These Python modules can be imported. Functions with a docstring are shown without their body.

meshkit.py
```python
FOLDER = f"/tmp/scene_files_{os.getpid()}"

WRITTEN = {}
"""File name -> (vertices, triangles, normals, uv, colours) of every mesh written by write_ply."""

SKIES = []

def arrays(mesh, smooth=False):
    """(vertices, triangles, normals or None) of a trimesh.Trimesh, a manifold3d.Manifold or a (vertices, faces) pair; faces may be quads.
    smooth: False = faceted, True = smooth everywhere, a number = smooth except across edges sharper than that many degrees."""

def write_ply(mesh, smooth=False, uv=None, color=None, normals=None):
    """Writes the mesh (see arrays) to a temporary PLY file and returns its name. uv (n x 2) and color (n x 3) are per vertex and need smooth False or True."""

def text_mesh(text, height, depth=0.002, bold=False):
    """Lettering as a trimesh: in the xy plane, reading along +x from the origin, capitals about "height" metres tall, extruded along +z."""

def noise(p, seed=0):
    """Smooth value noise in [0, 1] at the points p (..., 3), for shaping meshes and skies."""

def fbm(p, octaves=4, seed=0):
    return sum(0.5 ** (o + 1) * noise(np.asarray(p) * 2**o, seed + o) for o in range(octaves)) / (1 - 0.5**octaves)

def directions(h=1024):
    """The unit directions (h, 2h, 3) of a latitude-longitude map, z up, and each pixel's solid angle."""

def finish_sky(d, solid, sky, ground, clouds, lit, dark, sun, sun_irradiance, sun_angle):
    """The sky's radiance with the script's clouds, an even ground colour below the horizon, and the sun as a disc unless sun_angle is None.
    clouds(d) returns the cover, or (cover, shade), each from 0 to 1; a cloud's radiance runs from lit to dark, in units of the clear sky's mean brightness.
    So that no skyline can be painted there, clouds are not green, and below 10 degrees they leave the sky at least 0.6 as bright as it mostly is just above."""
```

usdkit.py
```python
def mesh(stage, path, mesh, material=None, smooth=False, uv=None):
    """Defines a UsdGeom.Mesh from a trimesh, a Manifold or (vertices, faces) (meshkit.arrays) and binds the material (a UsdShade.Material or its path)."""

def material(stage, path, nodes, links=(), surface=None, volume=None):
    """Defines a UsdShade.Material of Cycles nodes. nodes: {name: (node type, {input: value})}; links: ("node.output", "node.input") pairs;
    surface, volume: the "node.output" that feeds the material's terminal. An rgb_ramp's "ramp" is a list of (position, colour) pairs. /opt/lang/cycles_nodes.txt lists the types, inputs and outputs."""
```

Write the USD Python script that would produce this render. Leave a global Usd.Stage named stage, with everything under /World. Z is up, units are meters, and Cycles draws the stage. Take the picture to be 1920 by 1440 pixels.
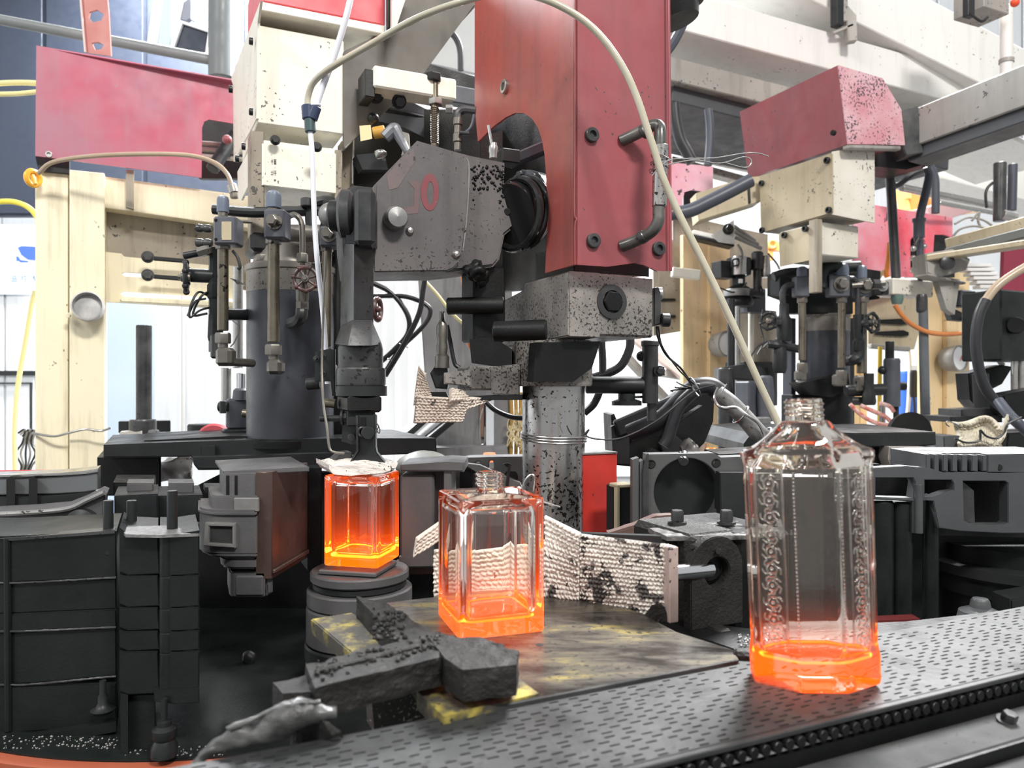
import math
import numpy as np
import trimesh
import shapely
from shapely.geometry import Polygon, Point, LineString
from shapely import affinity
import usdkit
import meshkit
from pxr import Usd, UsdGeom, UsdLux, UsdShade, Gf, Sdf

stage = Usd.Stage.CreateInMemory()
UsdGeom.SetStageUpAxis(stage, UsdGeom.Tokens.z)
UsdGeom.SetStageMetersPerUnit(stage, 1.0)
UsdGeom.Xform.Define(stage, '/World')
UsdGeom.Scope.Define(stage, '/World/Looks')

# ------------------------------------------------------------------ camera
EYE = 1.11                       # height of the lens above the floor
FPX = 1440.0                     # focal length in pixels of the 1920 px wide frame
cam = UsdGeom.Camera.Define(stage, '/World/camera')
cam.CreateHorizontalApertureAttr(36.0)
cam.CreateVerticalApertureAttr(27.0)
cam.CreateFocalLengthAttr(36.0 * FPX / 1920.0)
cam.CreateClippingRangeAttr(Gf.Vec2f(0.05, 200.0))
cam.CreateFStopAttr(9.0)
cam.CreateFocusDistanceAttr(0.98)
cam.CreateExposureAttr(0.12)
_x = UsdGeom.Xformable(cam)
_x.AddTranslateOp().Set(Gf.Vec3d(0, 0, EYE))
_x.AddRotateXOp().Set(90.0)

# ------------------------------------------------------------------ daylight and hall lamps
dome = UsdLux.DomeLight.Define(stage, '/World/hall_daylight')
dome.CreateIntensityAttr(0.17)
dome.CreateColorAttr(Gf.Vec3f(0.95, 0.98, 1.0))


def lamp(name, loc, target, w, h, power, color=(1, 1, 1)):
    r = UsdLux.RectLight.Define(stage, '/World/' + name)
    r.CreateWidthAttr(w)
    r.CreateHeightAttr(h)
    r.CreateIntensityAttr(power)
    r.CreateColorAttr(Gf.Vec3f(*color))
    d = np.array(target, float) - np.array(loc, float)
    d /= np.linalg.norm(d)
    z = -d
    x = np.cross([0, 0, 1.0], z)
    if np.linalg.norm(x) < 1e-6:
        x = np.array([1.0, 0, 0])
    x /= np.linalg.norm(x)
    y = np.cross(z, x)
    m = Gf.Matrix4d(*x, 0, *y, 0, *z, 0, *map(float, loc), 1)
    UsdGeom.Xformable(r).AddTransformOp().Set(m)
    return r


lamp('hall_lamp', (1.6, -2.2, 4.6), (0.0, 1.6, 1.2), 1.2, 0.5, 125, (1.0, 0.97, 0.92))
lamp('hall_lamp_001', (-2.5, -1.6, 4.2), (0.0, 1.2, 1.0), 1.5, 0.6, 34, (1.0, 0.98, 0.95))
lamp('hall_lamp_002', (2.4, 4.2, 5.2), (0.8, 3.0, 1.0), 2.0, 1.0, 190, (1.0, 1.0, 1.0))
lamp('hall_lamp_003', (-2.0, 5.0, 4.4), (-0.6, 5.6, 1.0), 2.0, 1.0, 170, (0.95, 0.98, 1.0))

# ------------------------------------------------------------------ projection helpers
TH = math.radians(24.5)          # the machine line runs at this angle to the picture plane
U = np.array([math.cos(TH), math.sin(TH), 0.0])
V = np.array([-math.sin(TH), math.cos(TH), 0.0])
Z = np.array([0, 0, 1.0])
Y = np.array([0, 1.0, 0])
X = np.array([1.0, 0, 0])
CAM = np.array([0, 0, EYE])
ZB = EYE - 0.21                  # belt surface


def P(px, py, d):
    return np.array([(px - 960.0) / FPX * d, d, EYE - (py - 720.0) / FPX * d])


def ray(px, py):
    return np.array([(px - 960.0) / FPX, 1.0, -(py - 720.0) / FPX])


def onplane(px, py, p0, n):
    r = ray(px, py)
    return CAM + r * (np.dot(np.asarray(p0) - CAM, n) / np.dot(r, n))


def onz(px, py, z):
    return onplane(px, py, (0, 0, z), Z)


def M(n, d):
    return n * d / FPX


def ff(d):
    return (np.array([0, d, 0.0]), -Y)


def uf(px, d, yaw=TH):
    v = np.array([-math.sin(yaw), math.cos(yaw), 0.0])
    return (P(px, 720, d), -v)


def vf(px, d, yaw=TH, s=-1):
    u = np.array([math.cos(yaw), math.sin(yaw), 0.0])
    return (P(px, 720, d), s * u)


# ------------------------------------------------------------------ mesh helpers
def tm(v, f):
    return trimesh.Trimesh(np.asarray(v, float), np.asarray(f, int), process=False)


def J(*ms):
    out = []
    for m in ms:
        out.extend(m if isinstance(m, (list, tuple)) else [m])
    return trimesh.util.concatenate(out)


def hull(pts):
    return trimesh.Trimesh(np.asarray(pts, float)).convex_hull


def obox(o, ex, ey, ez, b=0.0015):
    """A box with one corner at o and edge vectors ex, ey, ez, its edges chamfered by b."""
    o, ex, ey, ez = (np.asarray(a, float) for a in (o, ex, ey, ez))
    pts = []
    L = [np.linalg.norm(a) for a in (ex, ey, ez)]
    b = min(b, 0.3 * min(L))
    for i in (0, 1):
        for j in (0, 1):
            for k in (0, 1):
                c = [i, j, k]
                if b <= 0:
                    pts.append(o + i * ex + j * ey + k * ez)
                    continue
                ins = [(1 if c[q] == 0 else -1) * b / L[q] for q in range(3)]
                for q in range(3):
                    w = [c[r] + (ins[r] if r != q else 0) for r in range(3)]
                    pts.append(o + w[0] * ex + w[1] * ey + w[2] * ez)
    return hull(pts)


def cbox(c, sx, sy, sz, yaw=TH, b=0.0015):
    """Box centred at c."""
    u = np.array([math.cos(yaw), math.sin(yaw), 0])
    v = np.array([-math.sin(yaw), math.cos(yaw), 0])
    return obox(np.asarray(c) - u * sx / 2 - v * sy / 2 - Z * sz / 2, u * sx, v * sy, Z * sz, b)


def _run(p, d2, px):
    k = (px - 960.0) / FPX
    return (k * p[1] - p[0]) / (d2[0] - k * d2[1])


def kbox(d, xc, yt, yb, xr=None, xl=None, wu=None, wv=None, yaw=TH, b=0.0015):
    """A box that stands with its near upright edge at pixel column xc, depth d, from pixel row yt down to yb; its right side runs along the machine line
    as far as pixel column xr (or wu metres), its left side runs back as far as column xl (or wv metres)."""
    u = np.array([math.cos(yaw), math.sin(yaw), 0])
    v = np.array([-math.sin(yaw), math.cos(yaw), 0])
    p = P(xc, yb, d)
    top = P(xc, yt, d)
    if wu is None:
        wu = _run(p, u, xr)
    if wv is None:
        wv = _run(p, v, xl)
    o = p.copy()
    eu, ev = u * wu, v * wv
    return obox(o, eu, ev, Z * (top[2] - p[2]), b)


def prism(poly, plane, t, holes=(), b=0.0, back=0.0, shear=None):
    """Extrudes a pixel polygon that lies on a plane (point, normal towards the lens) away from the lens by t metres."""
    p0, n = plane
    n = np.asarray(n, float) / np.linalg.norm(n)
    if abs(n[2]) > 0.9:
        ex = U.copy()
    else:
        ex = np.cross(Z, n)
        ex /= np.linalg.norm(ex)
    ey = np.cross(n, ex)

    def flat(q):
        return [((onplane(x, y, p0, n) - p0) @ ex, (onplane(x, y, p0, n) - p0) @ ey) for x, y in q]
    pg = Polygon(flat(poly), [flat(h) for h in holes])
    if not pg.is_valid:
        pg = pg.buffer(0)
    m = slab(pg, p0 - n * back, ex, ey, n, -t, 0, b)
    if shear is None:
        shear = abs(n[1]) > .999 and t > .015 and p0[1] < 1.7 and np.mean([q[0] for q in poly]) < 700
    if shear:                    # the body runs back along the machine's own cross direction
        s_ = m.vertices[:, 1] - (p0 - n * back)[1]
        m.vertices = m.vertices + s_[:, None] * (V / V[1] - Y)
    return m


def slab(pg, o, ex, ey, n, z0, z1, b=0.0):
    """Extrudes shapely polygon(s) in the frame (o, ex, ey, n) from z0 to z1; b chamfers the outline at z1 (and z0)."""
    out = []
    for g in getattr(pg, 'geoms', [pg]):
        if b > 0:
            s = g.buffer(-b, join_style=2)
            if s.geom_type == 'Polygon' and not s.is_empty:
                m = trimesh.creation.extrude_polygon(g, z1 - z0 - 2 * b, engine='earcut')
                m.apply_translation([0, 0, z0 + b])
                out.append(m)
                c1 = trimesh.creation.extrude_polygon(s, b, engine='earcut')
                c2 = c1.copy()
                c1.apply_translation([0, 0, z1 - b])
                c2.apply_translation([0, 0, z0])
                out += [c1, c2]
                continue
        m = trimesh.creation.extrude_polygon(g, z1 - z0, engine='earcut')
        m.apply_translation([0, 0, z0])
        out.append(m)
    m = trimesh.util.concatenate(out)
    T4 = np.eye(4)
    T4[:3, 0], T4[:3, 1], T4[:3, 2], T4[:3, 3] = ex, ey, n, o
    m.apply_transform(T4)
    return m


def frame_of(axis):
    a = np.asarray(axis, float) / np.linalg.norm(axis)
    h = np.array([0, 0, 1.0]) if abs(a[2]) < 0.9 else np.array([1.0, 0, 0])
    x = np.cross(h, a)
    x /= np.linalg.norm(x)
    return x, np.cross(a, x), a


def lathe(o, axis, prof, seg=28):
    """Turned solid: prof is a list of (radius, distance along the axis)."""
    x, y, a = frame_of(axis)
    o = np.asarray(o, float)
    ang = np.linspace(0, 2 * np.pi, seg, endpoint=False)
    ring = np.cos(ang)[:, None] * x + np.sin(ang)[:, None] * y
    v, f, n = [], [], len(prof)
    for r, h in prof:
        v.append(o + a * h + ring * max(r, 1e-6))
    v = np.vstack(v)
    for i in range(n - 1):
        for k in range(seg):
            k2 = (k + 1) % seg
            A_, B_, C_, D_ = i * seg + k, i * seg + k2, (i + 1) * seg + k2, (i + 1) * seg + k
            f += [[A_, B_, C_], [A_, C_, D_]]
    c0, c1 = len(v), len(v) + 1
    v = np.vstack([v, o + a * prof[0][1], o + a * prof[-1][1]])
    for k in range(seg):
        k2 = (k + 1) % seg
        f += [[c0, k2, k], [c1, (n - 1) * seg + k, (n - 1) * seg + k2]]
    m = tm(v, f)
    if prof[-1][1] < prof[0][1]:
        m.invert()
    return m


def cyl(p0, p1, r, seg=20, c=None):
    p0, p1 = np.asarray(p0, float), np.asarray(p1, float)
    L = np.linalg.norm(p1 - p0)
    c = min(0.12 * r, 0.2 * L) if c is None else c
    return lathe(p0, p1 - p0, [(r - c, 0), (r, c), (r, L - c), (r - c, L)], seg)


def vl(px, d, prof, seg=32):
    """Upright turned solid at pixel column px, depth d; prof in pixels: (radius, row), top to bottom or bottom to top."""
    pr = sorted([(M(r, d), EYE - (y - 720.0) / FPX * d) for r, y in prof], key=lambda q: q[1]) if False else [(M(r, d), EYE - (y - 720.0) / FPX * d) for r, y in prof]
    if pr[0][1] > pr[-1][1]:
        pr = pr[::-1]
    z0 = pr[0][1]
    o = P(px, 720, d)
    o[2] = z0
    return lathe(o, Z, [(r, z - z0) for r, z in pr], seg)


def ball(p, r, sub=2):
    m = trimesh.creation.icosphere(sub, r)
    m.apply_translation(p)
    return m


def smooth_line(pts, n=8):
    pts = [np.asarray(p, float) for p in pts]
    if len(pts) < 3:
        return np.array(pts)
    q = [2 * pts[0] - pts[1]] + pts + [2 * pts[-1] - pts[-2]]
    out = []
    for i in range(1, len(q) - 2):
        for t in np.linspace(0, 1, n, endpoint=False):
            a, b_, c_, d_ = q[i - 1], q[i], q[i + 1], q[i + 2]
            out.append(0.5 * (2 * b_ + (c_ - a) * t + (2 * a - 5 * b_ + 4 * c_ - d_) * t * t + (3 * b_ - a - 3 * c_ + d_) * t ** 3))
    out.append(pts[-1])
    return np.array(out)


def tube(pts, r, seg=10, n=8, smooth=True):
    """A round tube along points (smoothed); r one radius or one per given point."""
    pts = [np.asarray(p, float) for p in pts]
    q = smooth_line(pts, n) if smooth else np.array(pts)
    if np.ndim(r):
        rr = np.interp(np.linspace(0, len(pts) - 1, len(q)), np.arange(len(pts)), r)
    else:
        rr = np.full(len(q), r)
    tang = np.gradient(q, axis=0)
    tang /= np.linalg.norm(tang, axis=1, keepdims=True) + 1e-12
    x, y, a = frame_of(tang[0])
    ang = np.linspace(0, 2 * np.pi, seg, endpoint=False)
    v = []
    for p, t, R in zip(q, tang, rr):
        x = x - t * np.dot(x, t)
        x /= np.linalg.norm(x)
        y = np.cross(t, x)
        v.append(p + R * (np.cos(ang)[:, None] * x + np.sin(ang)[:, None] * y))
    v = np.vstack(v)
    f = []
    for i in range(len(q) - 1):
        for k in range(seg):
            k2 = (k + 1) % seg
            A_, B_, C_, D_ = i * seg + k, i * seg + k2, (i + 1) * seg + k2, (i + 1) * seg + k
            f += [[A_, B_, C_], [A_, C_, D_]]
    c0, c1 = len(v), len(v) + 1
    v = np.vstack([v, q[0], q[-1]])
    for k in range(seg):
        k2 = (k + 1) % seg
        f += [[c0, k2, k], [c1, (len(q) - 1) * seg + k, (len(q) - 1) * seg + k2]]
    return tm(v, f)


def ptube(pts, rpx, **kw):
    """tube through (px, py, depth) points, its radius in pixels at the mean depth."""
    d = float(np.mean([p[2] for p in pts]))
    return tube([P(*p) for p in pts], M(rpx, d), **kw)


def coil(p0, p1, R, r, turns, seg=6):
    p0, p1 = np.asarray(p0, float), np.asarray(p1, float)
    x, y, a = frame_of(p1 - p0)
    t = np.linspace(0, 1, int(turns * 14) + 1)
    pts = [p0 + (p1 - p0) * s + R * (math.cos(2 * math.pi * turns * s) * x + math.sin(2 * math.pi * turns * s) * y) for s in t]
    return tube(pts, r, seg=seg, smooth=False)


def hexa(p, axis, r, h):
    """hexagon nut or bolt head, base centre p."""
    return lathe(p, axis, [(r * .93, 0), (r, h * .12), (r, h * .85), (r * .88, h)], 6)


def hexbolt(p, axis, r, h):
    a = np.asarray(axis, float) / np.linalg.norm(axis)
    return J(lathe(np.asarray(p), a, [(r * 1.45, 0), (r * 1.45, h * .2)], 16), hexa(np.asarray(p) + a * h * .2, a, r, h))


def capscrew(p, axis, r, h):
    a = np.asarray(axis, float) / np.linalg.norm(axis)
    return lathe(np.asarray(p), a, [(r, 0), (r, h * .85), (r * .9, h), (r * .55, h), (r * .5, h * .35), (0, h * .35)], 18)


def ring(p, axis, R, r, seg=24, s2=8):
    x, y, a = frame_of(axis)
    t = np.linspace(0, 2 * np.pi, seg, endpoint=False)
    s = np.linspace(0, 2 * np.pi, s2, endpoint=False)
    v, f = [], []
    for i in t:
        e = math.cos(i) * x + math.sin(i) * y
        for k in s:
            v.append(np.asarray(p) + e * (R + r * math.cos(k)) + a * r * math.sin(k))
    for i in range(seg):
        for k in range(s2):
            A_, B_ = i * s2 + k, i * s2 + (k + 1) % s2
            C_, D_ = ((i + 1) % seg) * s2 + (k + 1) % s2, ((i + 1) % seg) * s2 + k
            f += [[A_, D_, C_], [A_, C_, B_]]
    return tm(v, f)


def rough_up(m, amp, scale, seed=0, edge=None):
    """Subdivides to the given edge length and pushes the surface about with noise: crusts and grease."""
    if edge:
        v, f = trimesh.remesh.subdivide_to_size(m.vertices, m.faces, edge, max_iter=14)
        m = trimesh.Trimesh(v, f, process=True)
        m.merge_vertices()
    n = m.vertex_normals
    k = meshkit.fbm(np.asarray(m.vertices) * scale + 100, 3, seed) - 0.5
    return tm(m.vertices + n * (k * 2 * amp)[:, None], m.faces)


# ------------------------------------------------------------------ things, parts, sub-parts
THINGS = []
_names = {}


def _num(table, name):
    k = table.get(name, 0)
    table[name] = k + 1
    return name if k == 0 else f'{name}_{k:03d}'


class Node:
    def __init__(self, name, mesh=None, mat=None, smooth=35):
        self.name, self.mesh, self.mat, self.smooth = name, mesh, mat, smooth
        self.kids, self.used, self.data = [], {}, {}


cur = None


def T(name, label, cat, group=None, kind=None):
    """Starts a new thing; the A() calls that follow add its parts."""
    global cur
    cur = Node(_num(_names, name))
    cur.data = {'label': label, 'category': cat}
    if group:
        cur.data['group'] = group
    if kind:
        cur.data['kind'] = kind
    THINGS.append(cur)
    return cur


def A(name, mesh, mat, parent=None, smooth=35, label=None, kind=None):
    """A part of the current thing (or a sub-part of the part given as parent)."""
    if isinstance(mesh, (list, tuple)):
        mesh = J(*mesh)
    if isinstance(parent, Node):
        p = parent
    else:
        p = cur
    n = Node(_num(p.used, name), mesh, mat, smooth)
    if label:
        n.data['label'] = label
    if kind:
        n.data['kind'] = kind
    p.kids.append(n)
    return n


def S(name, mesh, mat, smooth=35, label=None):
    """A piece of the setting, one mesh at top level."""
    n = Node(_num(_names, name), J(mesh) if isinstance(mesh, (list, tuple)) else mesh, mat, smooth)
    n.data = {'kind': 'structure'}
    if label:
        n.data['label'] = label
    THINGS.append(n)
    return n


def one(name, label, cat, mesh, mat, group=None, smooth=35, kind=None):
    """A thing that is one mesh."""
    n = Node(_num(_names, name), J(mesh) if isinstance(mesh, (list, tuple)) else mesh, mat, smooth)
    n.data = {'label': label, 'category': cat}
    if group:
        n.data['group'] = group
    if kind:
        n.data['kind'] = kind
    THINGS.append(n)
    return n


def finish():
    for t in THINGS:
        ms = []

        def walk(k):
            if k.mesh is not None:
                ms.append(k.mesh.bounds)
            for c in k.kids:
                walk(c)
        walk(t)
        bb = np.array(ms)
        lo, hi = bb[:, 0].min(0), bb[:, 1].max(0)
        base = np.array([(lo[0] + hi[0]) / 2, (lo[1] + hi[1]) / 2, lo[2]])
        path = '/World/' + t.name

        def put(node, path):
            if node.mesh is not None:
                m = tm(np.asarray(node.mesh.vertices) - base, node.mesh.faces)
                g = usdkit.mesh(stage, path, m, node.mat, node.smooth)
                prim = g.GetPrim()
            else:
                prim = UsdGeom.Xform.Define(stage, path).GetPrim()
            for k, v in node.data.items():
                prim.SetCustomDataByKey(k, v)
            for c in node.kids:
                put(c, path + '/' + c.name)
            return prim
        prim = put(t, path)
        UsdGeom.Xformable(prim).AddTranslateOp().Set(Gf.Vec3d(*map(float, base)))


# ------------------------------------------------------------------ materials
def mat(name, base, base2=None, dirt=(0.02, 0.018, 0.016), patch=0.5, speck=0.0, speck_scale=90.0, streak=0.0, rough=0.5, metal=0.0, bump=0.0,
        bump_scale=120.0, scale=5.0, spec=0.5, coat=0.0, lo=0.32, hi=0.68):
    """Painted or bare metal: two tones in large soft patches, runs of dirt, spots of oil."""
    base2 = base2 or tuple(0.8 * c for c in base)
    n = {'g': ('geometry', {}),
         'n1': ('noise_texture', {'scale': scale, 'detail': 5.0, 'roughness': 0.6}),
         'r1': ('rgb_ramp', {'ramp': [(lo, base), (hi, tuple(np.array(base) * (1 - patch) + np.array(base2) * patch))]}),
         'p': ('principled_bsdf', {'metallic': metal, 'specular_ior_level': spec, 'coat_weight': coat}),
         'n4': ('noise_texture', {'scale': 22.0, 'detail': 4.0}),
         'mr': ('map_range', {'from_min': 0.3, 'from_max': 0.7, 'to_min': max(rough - 0.12, 0.05), 'to_max': min(rough + 0.12, 1.0)})}
    L = [('g.position', 'n1.vector'), ('n1.fac', 'r1.fac'), ('g.position', 'n4.vector'), ('n4.fac', 'mr.value'), ('mr.result', 'p.roughness')]
    last = 'r1.color'
    if streak > 0:
        n['mp'] = ('mapping', {'scale': (26.0, 26.0, 2.4)})
        n['n2'] = ('noise_texture', {'scale': 1.0, 'detail': 5.0, 'roughness': 0.65})
        n['r2'] = ('map_range', {'from_min': 0.50, 'from_max': 0.74, 'to_min': 0.0, 'to_max': streak, 'clamp': True})
        n['m2'] = ('mix', {'color2': dirt})
        L += [('g.position', 'mp.vector'), ('mp.vector', 'n2.vector'), ('n2.fac', 'r2.value'), ('r2.result', 'm2.fac'), (last, 'm2.color1')]
        last = 'm2.color'
    if speck > 0:
        # spots of oil: fine noise cut hard, more of it where a broad noise is high
        n['n3'] = ('noise_texture', {'scale': speck_scale, 'detail': 2.0, 'roughness': 0.55, 'distortion': 0.25})
        n['n5'] = ('noise_texture', {'scale': 9.0, 'detail': 2.0})
        n['ad'] = ('math', {'math_type': 'multiply_add', 'value2': 0.55})
        n['r3'] = ('map_range', {'from_min': 1.085 - 0.115 * speck, 'from_max': 1.12 - 0.115 * speck, 'to_min': 0.0, 'to_max': 0.93, 'clamp': True})
        n['m3'] = ('mix', {'color2': dirt})
        L += [('g.position', 'n3.vector'), ('g.position', 'n5.vector'), ('n5.fac', 'ad.value1'), ('n3.fac', 'ad.value3'), ('ad.value', 'r3.value'), ('r3.result', 'm3.fac'), (last, 'm3.color1')]
        last = 'm3.color'
    L.append((last, 'p.base_color'))
    if bump > 0:
        n['nb'] = ('noise_texture', {'scale': bump_scale, 'detail': 4.0, 'roughness': 0.6})
        n['b'] = ('bump', {'strength': 0.6, 'distance': bump})
        L += [('g.position', 'nb.vector'), ('nb.fac', 'b.height'), ('b.normal', 'p.normal')]
    return usdkit.material(stage, '/World/Looks/' + name, n, L, surface='p.BSDF')


def plain(name, color, rough=0.5, metal=0.0, emit=0.0, trans=0.0, ior=1.45, emit_color=None):
    d = {'base_color': color, 'roughness': rough, 'metallic': metal, 'transmission_weight': trans, 'ior': ior}
    if emit:
        d.update(emission_color=emit_color or color, emission_strength=emit)
    return usdkit.material(stage, '/World/Looks/' + name, {'p': ('principled_bsdf', d)}, surface='p.BSDF')


BLACK = mat('greasy_black_iron', (0.005, 0.0055, 0.0055), (0.012, 0.013, 0.013), spec=.3, rough=0.40, bump=0.0006, bump_scale=260, scale=14)
BLACKP = mat('black_oxide_steel', (0.012, 0.013, 0.014), (0.028, 0.030, 0.031), spec=.35, rough=0.42, bump=0.0003, scale=9)
CRUST = mat('soot_crust', (0.010, 0.0098, 0.0095), (0.034, 0.032, 0.030), rough=0.6, spec=.3, bump=0.0025, bump_scale=330, scale=60)
IRON = mat('grey_cast_iron', (0.040, 0.041, 0.043), (0.085, 0.085, 0.085), patch=0.9, speck=0.8, speck_scale=160, rough=0.36, metal=0.5, bump=0.0004, scale=11)
IRONL = mat('worn_light_iron', (0.20, 0.20, 0.20), (0.32, 0.31, 0.30), patch=0.8, speck=0.9, speck_scale=140, rough=0.4, metal=0.5, bump=0.0003, scale=12)
MOLD = mat('mould_iron', (0.085, 0.086, 0.090), (0.14, 0.132, 0.132), patch=0.8, rough=0.48, metal=0.3, bump=0.0004, bump_scale=200, scale=10)
MOLDIN = mat('mould_hot_face', (0.075, 0.052, 0.047), (0.12, 0.075, 0.062), patch=0.9, rough=0.36, metal=0.45, bump=0.0003, scale=16)
HOUSE = mat('worn_housing_paint', (0.135, 0.12, 0.118), (0.075, 0.070, 0.072), patch=1.0, speck=1.2, speck_scale=230, streak=0.45, rough=0.5, bump=0.0003, scale=7)
OILSTEEL = mat('oil_spotted_steel', (0.45, 0.44, 0.43), (0.36, 0.35, 0.34), patch=0.9, speck=1.7, speck_scale=190, rough=0.25, metal=0.92, scale=8)
OILBLOCK = mat('oil_spotted_casting', (0.36, 0.335, 0.31), (0.13, 0.12, 0.11), patch=1.0, speck=2.0, speck_scale=290, streak=0.35, rough=0.5, metal=0.2, scale=9)
BANDST = mat('smoked_steel_band', (0.24, 0.22, 0.195), (0.17, 0.155, 0.14), dirt=(.04, .035, .03), patch=.9, speck=1.1, speck_scale=150, streak=.4, rough=.4, metal=.4, scale=9)
CHROME = plain('polished_rod', (0.75, 0.75, 0.76), 0.16, 1.0)
STEEL = mat('bright_steel', (0.50, 0.49, 0.47), (0.38, 0.37, 0.35), rough=0.3, metal=0.9, scale=20)
BRASSY = mat('smoked_brass_tube', (0.22, 0.195, 0.15), (0.14, 0.122, 0.095), rough=0.32, metal=0.9, scale=18, speck=0.7)
FITTING = mat('smoked_fitting_steel', (0.22, 0.205, 0.18), (0.12, 0.115, 0.105), rough=0.38, metal=0.8, scale=30, speck=0.8)
CREAM = mat('cream_machine_paint', (0.88, 0.81, 0.60), (0.78, 0.70, 0.50), dirt=(0.20, 0.16, 0.11), patch=0.8, streak=0.45, speck=0.55, speck_scale=70, rough=0.5, scale=3)
CREAMB = mat('cream_box_paint', (0.84, 0.81, 0.70), (0.76, 0.72, 0.62), dirt=(0.06, 0.05, 0.04), patch=0.5, streak=0.18, speck=0.75, speck_scale=130, rough=0.48, scale=4)
CREAMD = mat('sooty_cream_paint', (0.38, 0.33, 0.25), (0.19, 0.16, 0.125), dirt=(0.04, 0.035, 0.03), patch=0.9, streak=0.6, speck=1.0, speck_scale=90, rough=0.5, scale=3.5)
TAN = mat('smoked_tan_paint', (0.46, 0.39, 0.26), (0.38, 0.32, 0.22), dirt=(0.06, 0.05, 0.04), patch=0.7, streak=0.25, speck=0.9, speck_scale=120, rough=0.5, scale=6)
ORANGEY = mat('warm_cream_paint', (0.83, 0.63, 0.36), (0.76, 0.56, 0.32), dirt=(0.15, 0.11, 0.07), patch=0.7, streak=0.30, speck=0.6, speck_scale=60, rough=0.5, scale=3)
RED = mat('faded_red_paint', (0.32, 0.060, 0.070), (0.24, 0.075, 0.085), dirt=(0.07, 0.05, 0.05), patch=0.9, streak=0.25, speck=0.55, speck_scale=110, rough=0.42, scale=4)
REDO = mat('faded_orange_red_paint', (0.44, 0.075, 0.055), (0.31, 0.085, 0.075), dirt=(0.09, 0.05, 0.045), patch=0.9, streak=0.35, speck=0.6, speck_scale=110, rough=0.42, scale=5)
PINK = mat('dusty_rose_red_paint', (0.46, 0.085, 0.14), (0.36, 0.17, 0.22), dirt=(0.30, 0.20, 0.23), patch=1.0, streak=0.35, speck=0.4, rough=0.5, scale=5)
SPRED = mat('oil_flecked_rose_paint', (0.56, 0.24, 0.28), (0.68, 0.52, 0.55), dirt=(0.05, 0.03, 0.035), patch=1.0, speck=2.0, speck_scale=170, rough=0.42, scale=6)
BRED = mat('bright_red_paint', (0.72, 0.08, 0.10), (0.62, 0.12, 0.14), patch=0.7, rough=0.45, scale=4)
NAVY = mat('blue_black_enamel', (0.030, 0.034, 0.045), (0.048, 0.052, 0.064), patch=0.8, rough=0.4, scale=9, speck=0.5, spec=0.6)
VALVE = mat('slate_valve_block', (0.055, 0.060, 0.075), (0.09, 0.095, 0.11), patch=0.8, rough=0.45, scale=20)
CAP = mat('blue_grey_muffler', (0.15, 0.18, 0.24), (0.10, 0.12, 0.16), patch=0.8, rough=0.35, scale=40)
BEAM = mat('white_girder_paint', (0.74, 0.73, 0.70), (0.64, 0.63, 0.60), dirt=(0.25, 0.23, 0.20), patch=0.6, streak=0.18, speck=0.5, rough=0.55, scale=2)
BEAMG = mat('grey_sooty_girder', (0.36, 0.34, 0.31), (0.22, 0.21, 0.19), dirt=(0.05, 0.05, 0.05), patch=0.8, streak=0.4, speck=1.1, rough=0.5, scale=3)
RINGG = mat('turntable_ring_grey', (0.15, 0.16, 0.165), (0.11, 0.115, 0.12), patch=.8, rough=.45, metal=.2, scale=8)
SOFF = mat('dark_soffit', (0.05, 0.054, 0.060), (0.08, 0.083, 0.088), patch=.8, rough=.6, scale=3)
RUBBER = plain('black_rubber', (0.020, 0.021, 0.024), 0.42)
HOSEB = plain('slate_hose', (0.060, 0.066, 0.085), 0.4)
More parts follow.
